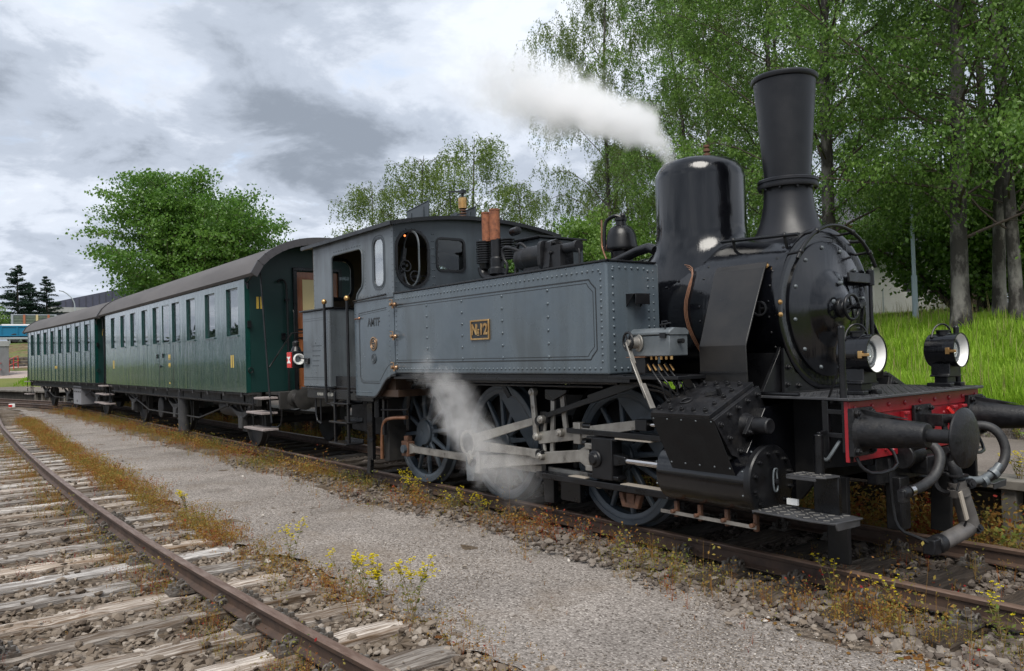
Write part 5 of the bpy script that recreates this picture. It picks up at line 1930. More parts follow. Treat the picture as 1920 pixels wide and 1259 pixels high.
rov_n = rrect(-1.14, -0.70, 2.60, 3.20, 0.16, 7)
rov_f = rrect(0.70, 1.14, 2.60, 3.20, 0.16, 7)
mb.plate([(-1.31, 1.26), (1.31, 1.26)] + arc, [rov_n, rov_f], (XR, 0, 0), (0, 1, 0), (0, 0, 1), (-0.016, 0, 0))
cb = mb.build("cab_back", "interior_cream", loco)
for lp in (rov_n, rov_f):
    wf = offset_frame(MB(), lp, -0.02, 0.03, (XR, 0, 0), (0, 1, 0), (0, 0, 1), (0.03, 0, 0)).build("rear_window_frame", "black_satin", cb)
    MB().plate(lp, [], (XR - 0.004, 0, 0), (0, 1, 0), (0, 0, 1), (-0.004, 0, 0)).build("pane", "clear_glass", cb, smooth=False)
mb = MB()
mb.box(-8.5, -6.0, -1.3, 1.3, 1.16, 1.25)
mb.box(-8.86, -7.9, -0.54, 0.54, 1.2, 2.3)
mb.lathe([(0.60, -6.04), (0.60, -6.02)], (0, 0, 1.95), (1, 0, 0), 32)
mb.box(-7.0, -6.1, 0.75, 1.25, 1.25, 2.0)
mb.box(-6.6, -6.1, -1.28, -0.72, 1.25, 2.42)
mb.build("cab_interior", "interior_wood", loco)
mb = MB()                                     # valves and gauges behind the glass
for p in ((-6.10, -0.95, 2.72), (-6.12, -1.08, 2.86), (-6.12, -0.80, 2.66), (-6.1, -0.4, 2.75)):
    mb.torus(p, (1, 0, 0.2), 0.075, 0.012, 20, 6)
    mb.tube((p[0] - 0.06, p[1], p[2]), (p[0] + 0.04, p[1], p[2]), 0.02, n=8)
mb.bar((-6.2, -1.15, 2.45), (-6.2, -1.05, 3.1), 0.05, 0.06, up=(1, 0, 0))
mb.build("cab_fittings", "black_satin", loco)
lampm = bpy.data.materials.new("cab_lamp_glow")
lampm.use_nodes = True
lampm.node_tree.nodes["Principled BSDF"].inputs["Emission Color"].default_value = (1.0, 0.22, 0.04, 1)
lampm.node_tree.nodes["Principled BSDF"].inputs["Emission Strength"].default_value = 1.0
MB().sphere((XF - 0.06, -1.115, 3.245), 0.013, 12, 8).build("cab_lamp", lampm, loco)

# roof with two hinged ventilators
mb = MB()
ys = np.linspace(-1.40, 1.40, 21)
top = [(y_, 3.385 + 0.150 * (1 - (y_ / 1.40) ** 2)) for y_ in ys]
outer = [(y_, z) for y_, z in top] + [(y_, z - 0.032) for y_, z in reversed(top)]
mb.plate(outer, [], (-8.78, 0, 0), (0, 1, 0), (0, 0, 1), (2.88, 0, 0))
roof = mb.build("cab_roof", "carriage_gutter", loco, angle=30)
mb = MB()
for x in (-8.79, -5.905):
    for (ya, za), (yb, zb) in zip(top[:-1], top[1:]):
        mb.bar((x, ya, za - 0.012), (x, yb, zb - 0.012), 0.03, 0.05, up=(0, 0, 1))
for s in (-1, 1):
    mb.bar((-8.79, s * 1.40, 3.375), (-5.9, s * 1.40, 3.375), 0.028, 0.05)
mb.build("roof_edge", "black_satin", roof)
for (xa, xb, y_, za, zb, zc) in ((-6.90, -6.32, -0.60, 3.44, 3.73, 3.79), (-6.80, -6.22, 0.10, 3.46, 3.70, 3.75)):
    mb = MB()
    mb.plate([(xa, za), (xb, za), (xb + 0.02, zc), (xa, zb)], [], (0, y_, 0), (1, 0, 0), (0, 0, 1), (0, 0.02, 0))
    mb.plate([(xa, za), (xb, za), (xb + 0.02, zc - 0.12), (xa, zb - 0.14)], [], (0, y_ + 0.45, 0), (1, 0, 0), (0, 0, 1), (0, 0.02, 0))
    mb.box(xa + 0.12, xa + 0.14, y_ - 0.012, y_, za + 0.1, zb - 0.04)
    mb.box(xb - 0.12, xb - 0.10, y_ - 0.012, y_, za + 0.1, zb - 0.0)
    mb.bar((xa, y_ + 0.01, zb), (xb + 0.02, y_ + 0.01, zc), 0.035, 0.014)
    mb.box(xa + 0.02, xb - 0.02, y_ + 0.01, y_ + 0.46, za - 0.02, za + 0.05)
    mb.build("roof_ventilator", "cab_dark", roof, bevel=0.003)
mb = MB()
wx, wy = -6.36, 0.0
mb.tube((wx, wy, 3.48), (wx, wy, 3.64), 0.028, n=10)
for z in (3.62, 3.66, 3.70):
    mb.lathe([(0.03, z), (0.05, z + 0.005), (0.05, z + 0.02), (0.03, z + 0.025)], (wx, wy, 0), (0, 0, 1), 14)
wh = mb.build("whistle", "rust_brown", roof)
MB().lathe([(0.055, 3.735), (0.062, 3.74), (0.062, 3.885), (0.04, 3.90)], (wx, wy, 0), (0, 0, 1), 18).build("whistle_bell", "brass", wh)
mb = MB()
mb.tube((wx, wy, 3.89), (wx, wy, 3.985), 0.02, n=8)
mb.bar((wx + 0.04, wy, 3.975), (wx - 0.32, wy - 0.02, 4.03), 0.03, 0.022)
mb.box(wx - 0.04, wx + 0.05, wy - 0.03, wy + 0.03, 3.95, 4.0)
mb.tube((wx - 0.30, wy - 0.02, 4.03), (wx - 0.26, wy - 0.02, 3.49), 0.008, n=6)
mb.build("whistle_lever", "black_satin", wh)

# ---- things on the tank tops: twin exhausts, air pump, sand box
mb = MB()
for x, zt in ((-4.735, 3.37), (-4.575, 3.385)):
    mb.lathe([(0.062, 3.02), (0.062, zt - 0.02), (0.066, zt - 0.018), (0.066, zt), (0.052, zt), (0.05, zt - 0.2)], (x, -0.74, 0), (0, 0, 1), 18, cap=False)
ex = mb.build("exhaust_pipe", "rust_pipe", loco)
mb = MB()
for x in (-4.79,):
    prof = []
    for k in range(10):
        z = 2.76 + k * 0.028
        prof += [(0.075, z), (0.105, z + 0.004), (0.105, z + 0.016), (0.075, z + 0.020)]
    mb.lathe([(0.06, 2.70)] + prof + [(0.06, 3.05)], (x, -0.74, 0), (0, 0, 1), 24)
mb.lathe([(0.10, 2.62), (0.10, 2.68), (0.085, 2.70), (0.085, 2.80), (0.072, 2.82), (0.072, 3.03)], (-4.575, -0.72, 0), (0, 0, 1), 24)
for k in range(9):
    z = 2.78 + k * 0.028
    mb.lathe([(0.05, z), (0.085, z + 0.004), (0.085, z + 0.016), (0.05, z + 0.02)], (-4.44, -0.66, 0), (0, 0, 1), 20)
mb.path([(-4.85, -0.74, 2.72), (-4.8, -0.74, 2.60), (-4.6, -0.74, 2.56), (-4.2, -0.80, 2.50)], 0.06, 12, 2)
mb.nut((-4.75, -0.85, 2.53), (0, 0, 1), 0.035, 0.03)
mb.build("ribbed_silencer", "black_satin", loco, angle=30)
mb = MB()
mb.lathe([(0.03, 0), (0.048, 0.01), (0.048, 0.15), (0.03, 0.16)], (-4.42, -0.60, 3.10), (1, -0.2, 0), 16)
mb.build("generator_horn", "black_satin", loco)
mb = MB()
py_, pz = -0.92, 2.70
mb.lathe([(0.07, -3.86), (0.118, -3.84), (0.125, -3.82), (0.125, -3.79), (0.120, -3.78), (0.120, -3.70), (0.123, -3.695), (0.123, -3.685), (0.120, -3.68), (0.120, -3.40), (0.128, -3.39)], (0, py_, pz), (1, 0, 0), 32)
mb.plate(rrect(-0.14, 0.14, -0.15, 0.14, 0.05, 3), [], (-3.39, py_, pz), (0, 1, 0), (0, 0, 1), (0.05, 0, 0))
mb.plate([(-0.12, -0.15), (0.12, -0.15), (0.08, 0.12), (0.0, 0.15), (-0.08, 0.12)], [], (-3.33, py_, pz), (0, 1, 0), (0, 0, 1), (0.10, 0, 0))
mb.box(-3.24, -3.08, py_ - 0.09, py_ + 0.09, pz - 0.16, pz + 0.07)
mb.lathe([(0.055, -3.20), (0.05, -2.93), (0.062, -2.92), (0.062, -2.87), (0.045, -2.87)], (0, py_ - 0.02, pz + 0.03), (1, 0, 0), 20)
for a in range(6):
    an = a * PI / 3
    mb.nut((-3.225, py_ + 0.10 * math.cos(an), pz + 0.12 * math.sin(an)), (1, 0, 0), 0.016, 0.018)
mb.box(-3.75, -3.45, py_ - 0.05, py_ + 0.05, 2.475, 2.60)
mb.path([(-3.70, py_ - 0.06, pz + 0.05), (-3.92, py_ - 0.1, pz + 0.14), (-4.05, py_ - 0.1, pz + 0.15), (-4.04, py_ - 0.1, pz + 0.02), (-3.98, py_ - 0.08, pz - 0.05), (-4.02, py_ - 0.1, 2.50)], 0.018, 8, 2)
mb.path([(-3.68, py_ - 0.02, pz + 0.08), (-3.80, py_ - 0.05, pz + 0.19), (-3.92, py_, pz + 0.12), (-3.90, py_ - 0.05, 2.50)], 0.016, 8, 2)
mb.torus((-3.87, py_, pz + 0.06), (1, 0, 0.3), 0.06, 0.012, 20, 6)
mb.path([(-2.90, py_ - 0.02, pz + 0.03), (-2.86, py_ - 0.02, pz - 0.02), (-2.87, py_ - 0.02, 2.50)], 0.012, 8, 1)
mb.build("air_pump", "cast_black", loco, bevel=0.004, angle=32)
mb = MB()
mb.plate([(0.30, 2.50), (1.05, 2.50), (1.05, 3.17), (0.30, 3.17)], [], (-5.50, 0, 0), (0, 1, 0), (0, 0, 1), (0.48, 0, 0))
sb = mb.build("sand_box", "cab_dark", loco, bevel=0.01)
MB().box(-5.54, -4.98, 0.26, 1.09, 3.172, 3.20).build("sand_box_lid", "black_satin", sb, bevel=0.006)

# ---- oil pump on its bracket in front of the tank
mb = MB()
lx0, lx1, ly, lz = -1.77, -1.30, -1.30, 1.62
mb.box(lx0 + 0.03, lx1, ly - 0.09, ly + 0.13, lz, lz + 0.17)
ob = mb.build("oil_pump", "steel_grey", loco, bevel=0.008)
mb = MB()
mb.plate([(-0.10, 0), (0.14, 0), (0.14, 0.03), (0.10, 0.055), (-0.05, 0.06), (-0.10, 0.03)], [], (lx0 + 0.02, ly, lz + 0.173), (0, 1, 0), (0, 0, 1), (lx1 - lx0 - 0.01, 0, 0))
mb.build("pump_lid", "steel_grey", ob, bevel=0.010)
mb = MB()
mb.path([(lx1 - 0.12, ly - 0.04, lz + 0.22), (lx1 - 0.12, ly - 0.04, lz + 0.285), (lx1 - 0.06, ly - 0.04, lz + 0.285)], 0.007, 6)
mb.path([(lx1 - 0.06, ly - 0.07, lz + 0.17), (lx1 - 0.06, ly - 0.07, lz + 0.265), (lx1 - 0.12, ly - 0.07, lz + 0.255), (lx1 + 0.0, ly - 0.07, lz + 0.27)], 0.007, 6)
mb.box(lx1 - 0.09, lx1 - 0.03, ly - 0.11, ly - 0.09, lz + 0.15, lz + 0.19)
mb.tube((lx1, ly + 0.02, lz + 0.12), (lx1 + 0.05, ly + 0.02, lz + 0.12), 0.02, n=8)
mb.build("lid_latch", "black_satin", ob, kind="stuff")
mb = MB()
c = Vector((lx0 + 0.085, ly - 0.14, lz + 0.13))
ax = Vector((-0.25, -1, 0)).normalized()
mb.torus(c + ax * 0.03, ax, 0.075, 0.011, 28, 8)
for k in range(5):
    a = 2 * PI * k / 5 + 0.3
    uu, vv, _ = frame_of(ax)
    mb.bar(c + ax * 0.03, c + ax * 0.03 + (uu * math.cos(a) + vv * math.sin(a)) * 0.072, 0.012, 0.014)
mb.lathe([(0.022, 0), (0.022, 0.045)], c, ax, 12)
mb.build("pump_handwheel", "black_satin", ob)
mb = MB()
mb.lathe([(0.075, 0.0), (0.075, 0.012), (0.048, 0.015), (0.045, 0.07), (0.03, 0.075), (0.03, 0.11)], (lx0 + 0.12, ly - 0.085, lz + 0.115), (-0.25, -1, 0), 20)
mb.bar((lx0 + 0.07, ly - 0.17, lz + 0.12), (lx0 + 0.155, ly - 0.185, lz - 0.055), 0.014, 0.045, up=(0, 1, 0))
mb.bar((lx0 + 0.14, ly - 0.195, lz - 0.02), (lx0 + 0.30, ly - 0.20, lz - 0.34), 0.010, 0.035, up=(0, 1, 0))
mb.bar((lx0 + 0.27, ly - 0.205, lz - 0.22), (lx0 + 0.38, ly - 0.21, lz - 0.42), 0.014, 0.055, up=(0, 1, 0))
mb.build("pump_lever", "rod_steel", ob, bevel=0.003)
mb = MB()
mb.box(lx0 - 0.02, lx0 + 0.20, ly - 0.10, ly + 0.10, lz - 0.008, lz - 0.001)
mb.build("copper_gasket", "copper", ob)
mb = MB()
for k in range(5):
    mb.lathe([(0.012, 0.0), (0.012, 0.028)], (lx0 + 0.24 + k * 0.055, ly - 0.06, lz), (0, 0, -1), 8)
    mb.path([(lx0 + 0.18 + k * 0.05, ly - 0.05 + 0.015 * k, lz - 0.07), (lx0 + 0.235 + k * 0.05, ly - 0.07 + 0.015 * k, lz - 0.12)], 0.008, 8)
mb.build("oil_unions", "brass", ob, kind="stuff")
mb = MB()
for k in range(4):
    mb.path([(lx0 + 0.18 + k * 0.05, ly - 0.04 + 0.015 * k, lz - 0.06), (lx0 + 0.30 + k * 0.05, ly - 0.08 + 0.02 * k, lz - 0.17), (lx0 + 0.37 + k * 0.05, ly - 0.08 + 0.03 * k, lz - 0.24), (lx0 + 0.36 + k * 0.045, ly - 0.04 + 0.03 * k, lz - 0.36), (lx0 + 0.45 + k * 0.05, ly - 0.02 + 0.05 * k, lz - 0.42)], 0.0075, 8, 2)
mb.build("oil_line", "black_satin", ob)
mb = MB()
mb.box(lx0 + 0.02, lx0 + 0.18, ly - 0.08, ly + 0.08, lz - 0.14, lz - 0.008)
mb.box(-2.06, -1.25, -1.36, -0.85, 1.425, 1.455)
mb.bar((-1.36, -1.12, 1.44), (-1.22, -1.10, 1.20), 0.06, 0.09, up=(1, 0, 0))
mb.path([(-2.0, -1.15, 1.40), (-1.6, -1.15, 1.36), (-1.45, -1.1, 1.22)], 0.022, 8, 2)
mb.path([(-2.0, -1.0, 1.34), (-1.65, -1.0, 1.30), (-1.5, -1.0, 1.15)], 0.026, 8, 2)
mb.build("pump_bracket", "black_satin", loco, bevel=0.004)

# ---- front platform, beam, buffers
mb = MB()
mb.plate([(-1.02, -0.98), (-0.22, -0.98), (0.03, -1.04), (0.07, -0.96), (0.07, 0.96), (0.03, 1.04), (-0.22, 0.98), (-1.02, 0.98)], [], (0, 0, 1.272), (1, 0, 0), (0, 1, 0), (0, 0, 0.02))
plt = mb.build("front_platform", "checker_plate", loco, bevel=0.004)
mb = MB()
for i in range(19):
    for j in range(34):
        x = -0.60 + i * 0.034
        y_ = -0.92 + j * 0.056
        mb.bar((x - 0.010, y_ - 0.010 * (1 if (i + j) % 2 else -1), 1.2925), (x + 0.010, y_ + 0.010 * (1 if (i + j) % 2 else -1), 1.2925), 0.007, 0.004)
for k in range(9):
    mb.rivet((0.035, -0.9 + k * 0.225, 1.292), (0, 0, 1), 0.014, 0.5)
mb.build("tread_pattern", "checker_plate", plt, kind="stuff", smooth=False)
mb = MB()
mb.tube((-0.98, -0.90, 1.305), (-0.42, -0.95, 1.305), 0.014, n=8)
mb.box(-0.98, -0.95, -0.985, -0.70, 1.25, 1.31)
mb.build("platform_rail", "black_satin", plt)
mb = MB()
mb.plate([(-1.0, 0.835), (1.0, 0.835), (1.0, 1.268), (-1.0, 1.268)], [], (-0.03, 0, 0), (0, 1, 0), (0, 0, 1), (0.03, 0, 0))
beam = mb.build("buffer_beam", "beam_red", loco, bevel=0.003)
mb = MB()
mb.box(-0.001, 0.010, -0.995, 0.995, 1.165, 1.266)
mb.build("beam_angle", "beam_red", beam, bevel=0.003)
mb = MB()
for k in range(9):
    mb.rivet((0.010, -0.93 + k * 0.2325, 1.218), (1, 0, 0), 0.020, 0.6)
for y_, z_ in ((-0.36, 1.10), (0.40, 1.10), (-0.52, 0.89), (0.30, 0.90), (-0.40, 0.87), (0.46, 1.05)):
    mb.rivet((0.0, y_, z_), (1, 0, 0), 0.020, 0.7)
mb.build("beam_rivets", "beam_red", beam, kind="stuff")
for y_ in (-0.27, 0.50, 0.66):
    mb = MB()
    mb.box(0.0, 0.04, y_ - 0.022, y_ + 0.022, 1.0, 1.155)
    mb.box(0.04, 0.055, y_ - 0.03, y_ + 0.03, 1.13, 1.155)
    mb.build("lamp_iron", "beam_red", beam, bevel=0.005)
mb = MB()
mb.bar((0.03, 0.40, 1.14), (0.05, 0.50, 1.05), 0.02, 0.03)
mb.build("red_lever", "red_paint", beam, bevel=0.004)
for s in (-1, 1):
    mb = MB()
    yb = s * 0.875
    mb.obox((0.022, yb, 1.05), 0.042, 0.26, 0.34)
    mb.lathe([(0.15, 0.04), (0.126, 0.06), (0.118, 0.10), (0.085, 0.48), (0.078, 0.50), (0.050, 0.503)], (0, yb, 1.05), (1, 0, 0), 40)
    mb.plate([(0.03, 0.0), (0.36, 0.0), (0.03, 0.055)], [], (0, yb - 0.02, 1.05 + 0.105), (1, 0, 0), (0, 0, 1), (0, 0.04, 0))
    for dy in (-0.095, 0.095):
        for dz in (-0.135, 0.135):
            mb.nut((0.042, yb + dy, 1.05 + dz), (1, 0, 0), 0.026, 0.024)
    buf = mb.build("buffer", "cast_black", loco, bevel=0.006, angle=35)
    mb = MB()
    mb.lathe([(0.046, 0.44), (0.046, 0.70), (0.07, 0.708), (0.17, 0.714), (0.190, 0.720), (0.196, 0.728), (0.194, 0.738), (0.17, 0.752), (0.10, 0.764), (1e-5, 0.768)], (0, yb, 1.05), (1, 0, 0), 56, cap=False)
    mb.build("buffer_head", "cast_black", buf, angle=40)
# ladder-like frame ends and the hollow behind the beam
for s in (-1, 1):
    mb = MB()
    ya, yb = sorted((s * 0.985, s * 0.955))
    mb.box(-0.215, -0.165, ya, yb, 0.82, 1.27)
    mb.box(-0.02, 0.002, ya - 0.01, yb + 0.01, 0.835, 1.268)
    mb.box(-0.06, -0.02, ya, yb, 0.90, 1.27)
    for z in (1.19, 1.02):
        mb.box(-0.17, -0.05, ya, yb, z - 0.018, z + 0.018)
    mb.box(-0.20, -0.03, min(s * 0.66, s * 0.9), max(s * 0.66, s * 0.9), 1.24, 1.27)
    mb.build("end_bracket", "black_satin", loco, bevel=0.004)
    # foot steps on their post
    mb = MB()
    yo = s * 1.15
    mb.bar((-0.15, s * 1.05, 0.735), (-0.15, s * 1.05, 0.45), 0.04, 0.20, up=(1, 0, 0))
    mb.tube((-0.20, s * 1.06, 1.03), (-0.20, s * 1.06, 0.72), 0.034, n=12)
    mb.bar((-0.20, s * 1.06, 1.03), (-0.20, s * 0.9, 1.05), 0.03, 0.03)
    st = mb.build("step_post", "black_satin", loco, bevel=0.006)
    mb = MB()
    mb.plate([(-0.64, 0.98), (-0.06, 0.98), (0.10, 1.02), (0.07, 1.33), (-0.10, 1.36), (-0.60, 1.33)], [], (0, 0, 0.452), (1, 0, 0), (0, s, 0), (0, 0, 0.014))
    mb.plate([(0.02, 0.0), (0.30, 0.0), (0.28, -0.05), (0.02, -0.05)], [], (0.09, s * 1.02, 0.46), (-0.05, s * 1, 0), (0, 0, 1), (-0.012, 0, 0))
    mb.build("lower_step", "checker_plate", st, bevel=0.004)
    mb = MB()
    mb.plate([(-0.36, 1.04), (-0.10, 1.04), (-0.04, 1.06), (-0.06, 1.20), (-0.12, 1.24), (-0.36, 1.24)], [], (0, 0, 0.735), (1, 0, 0), (0, s, 0), (0, 0, 0.012))
    mb.plate([(-0.36, 0.735), (-0.12, 0.735), (-0.12, 0.715), (-0.36, 0.715)], [], (0, s * 1.24, 0), (1, 0, 0), (0, 0, 1), (0, -s * 0.012, 0))
    mb.build("upper_step", "checker_plate", st, bevel=0.003)
    mb = MB()
    for i in range(8):
        for j in range(5):
            x, y_ = -0.56 + i * 0.078, s * (1.04 + j * 0.062)
            d = 0.014 if (i + j) % 2 else -0.014
            mb.bar((x - 0.016, y_ - d, 0.467), (x + 0.016, y_ + d, 0.467), 0.009, 0.005)
    for i in range(4):
        for j in range(3):
            x, y_ = -0.32 + i * 0.066, s * (1.08 + j * 0.055)
            d = 0.014 if (i + j) % 2 else -0.014
            mb.bar((x - 0.016, y_ - d, 0.748), (x + 0.016, y_ + d, 0.748), 0.009, 0.005)
    mb.build("step_tread", "rod_steel", st, kind="stuff", smooth=False)
    # rail guard down to the track
    mb = MB()
    mb.bar((-0.22, s * 0.80, 0.7), (-0.24, s * 0.78, 0.05), 0.045, 0.17, up=(1, 0, 0))
    mb.build("rail_guard", "black_dull", loco, bevel=0.006)
    # bent rod handle beneath the beam
    mb = MB()
    mb.path([(0.02, s * 0.94, 0.87), (0.05, s * 0.94, 0.80), (0.10, s * 0.86, 0.745), (0.12, s * 0.56, 0.765), (0.06, s * 0.50, 0.86), (0.02, s * 0.50, 0.90)], 0.013, 8, 1)
    mb.build("shunter_handle", "black_satin", loco)
    mb = MB()
    mb.path([(-0.10, s * 0.95, 0.98), (-0.13, s * 1.0, 0.90), (-0.17, s * 1.02, 0.83), (-0.23, s * 1.0, 0.87), (-0.23, s * 0.95, 0.92)], 0.013, 8, 2)
    mb.build("curled_pipe", "steel_grey", loco)
    mb = MB()
    mb.box(-0.45, -0.36, s * 1.10 - 0.01, s * 1.10 + 0.01, 0.50, 0.545)
    mb.build("paper_tag", "white_paint", st)
# coupling
mb = MB()
mb.box(0.012, 0.035, -0.13, 0.13, 0.98, 1.19)
for y_ in (-0.10, 0.10):
    for z_ in (1.01, 1.16):
        mb.nut((0.035, y_, z_), (1, 0, 0), 0.022, 0.02)
mb.box(0.03, 0.20, -0.04, 0.04, 1.03, 1.12)
mb.path([(0.18, 0, 1.08), (0.27, 0, 1.10), (0.34, 0, 1.06), (0.34, 0, 0.98), (0.28, 0, 0.96)], 0.035, 10, 2)
mb.build("draw_hook", "cast_black", loco, bevel=0.008)
mb = MB()
mb.torus((0.26, 0.0, 1.03), (0, 1, 0), 0.07, 0.022, 24, 8)
mb.torus((0.30, 0.02, 1.05), (0.3, 1, 0), 0.075, 0.018, 24, 8)
mb.tube((0.28, 0.0, 0.98), (0.20, 0.0, 0.70), 0.028, n=12)
mb.torus((0.18, 0.0, 0.60), (0, 1, 0), 0.075, 0.020, 24, 8)
mb.tube((0.24, -0.10, 0.86), (0.24, 0.10, 0.86), 0.026, n=10)
mb.build("screw_coupling", "cast_black", loco)
# brake hoses
mb = MB()
mb.path([(0.05, -0.28, 0.88), (0.20, -0.28, 0.94), (0.30, -0.29, 0.86), (0.30, -0.36, 0.72), (0.27, -0.50, 0.645), (0.25, -0.66, 0.625)], 0.036, 14, 3)
h1 = mb.build("air_hose", "rubber", loco)
mb = MB()
mb.lathe([(0.042, -0.02), (0.042, 0.03)], (0.25, -0.655, 0.626), (0, -1, -0.05), 14)
mb.build("hose_clip", "bright_steel", h1)
mb = MB()
mb.lathe([(0.03, 0.02), (0.045, 0.05), (0.04, 0.11), (0.025, 0.12)], (0.25, -0.665, 0.625), (0, -1, -0.05), 12)
mb.obox((0.25, -0.76, 0.60), 0.05, 0.08, 0.09)
mb.build("hose_coupling_head", "cast_black", h1, bevel=0.006)
mb = MB()
mb.path([(0.05, 0.42, 0.90), (0.22, 0.44, 1.02), (0.36, 0.50, 0.98), (0.42, 0.52, 0.80), (0.38, 0.42, 0.64), (0.30, 0.22, 0.585), (0.26, 0.10, 0.58)], 0.036, 14, 3)
h2 = mb.build("air_hose", "rubber", loco)
mb = MB()
mb.path([(0.25, 0.02, 0.66), (0.34, 0.16, 0.60), (0.40, 0.30, 0.66), (0.42, 0.36, 0.72)], 0.030, 10, 2)
mb.lathe([(0.045, 0), (0.045, 0.035)], (0.36, 0.20, 0.60), (0.3, 0.6, 0.3), 14)
mb.lathe([(0.045, 0), (0.045, 0.035)], (0.40, 0.28, 0.65), (0.3, 0.6, 0.5), 14)
mb.build("hose_fitting", "steel_grey", h2)
# steam heating pipe hanging almost to the rail
mb = MB()
mb.path([(0.18, 0.02, 0.80), (0.24, 0.02, 0.72), (0.25, 0.03, 0.64)], 0.050, 14, 2)
mb.lathe([(0.085, 0), (0.085, 0.012)], (0.25, 0.03, 0.655), (0, 0, 1), 20)
hp = mb.build("heating_pipe", "cast_black", loco)
mb = MB()
mb.path([(0.25, 0.03, 0.62), (0.255, 0.06, 0.54), (0.27, 0.13, 0.36), (0.28, 0.15, 0.26)], 0.062, 16, 2, r1=0.072)
mb.lathe([(0.076, 0), (0.076, 0.06)], (0.252, 0.045, 0.565), (0.1, 0.2, -1), 18)
mb.build("heating_hose", "hose_canvas", hp)
mb = MB()
mb.path([(0.28, 0.13, 0.255), (0.28, 0.0, 0.235), (0.27, -0.28, 0.205)], 0.060, 16, 2)
mb.build("heating_hose", "hose_canvas", hp)
mb = MB()
mb.lathe([(0.05, 0), (0.07, 0.02), (0.07, 0.09), (0.05, 0.11)], (0.27, -0.27, 0.205), (0, -1, -0.05), 14)
mb.obox((0.27, -0.42, 0.20), 0.09, 0.10, 0.11)
mb.build("hose_coupling_head", "cast_black", hp, bevel=0.008)
MB().nut((0.33, 0.16, 0.25), (0.8, -0.3, 0.3), 0.03, 0.03).build("hose_bolt", "cast_black", hp)
MB().nut((0.33, 0.08, 0.60), (0.8, -0.6, 0.1), 0.03, 0.03).build("hose_bolt", "cast_black", hp)
mb = MB()
mb.bar((0.31, -0.05, 0.55), (0.33, 0.0, 0.34), 0.012, 0.045, up=(0, 1, 0))
mb.build("strap", "leather", hp)
mb = MB()
mb.path([(0.03, -0.53, 0.82), (0.05, -0.53, 0.40), (0.10, -0.53, 0.30), (0.20, -0.50, 0.27), (0.27, -0.46, 0.23)], 0.012, 8, 1)
mb.path([(0.31, -0.06, 0.62), (0.30, -0.08, 0.56)], 0.008, 6)
mb.path([(0.33, 0.0, 0.34), (0.30, 0.0, 0.27)], 0.008, 6)
mb.build("hanging_chain", "cast_black", hp, kind="stuff")
# pump gear between the frames, seen under the beam
mb = MB()
mb.lathe([(0.10, -0.34), (0.10, -0.30), (0.075, -0.29), (0.075, -0.08), (0.05, -0.07)], (0.02, 0, 0.82), (0, 1, 0), 24)
mb.box(-0.04, 0.10, -0.10, 0.10, 0.66, 0.80)
mb.box(-0.10, 0.02, -0.36, -0.22, 0.26, 0.66)
mb.lathe([(0.055, 0), (0.055, 0.10)], (0.08, 0.10, 0.74), (1, 0, 0), 14)
mb.box(-0.12, -0.04, -0.58, 0.58, 0.62, 0.82)
mb.build("brake_valve", "cast_black", loco, bevel=0.008)

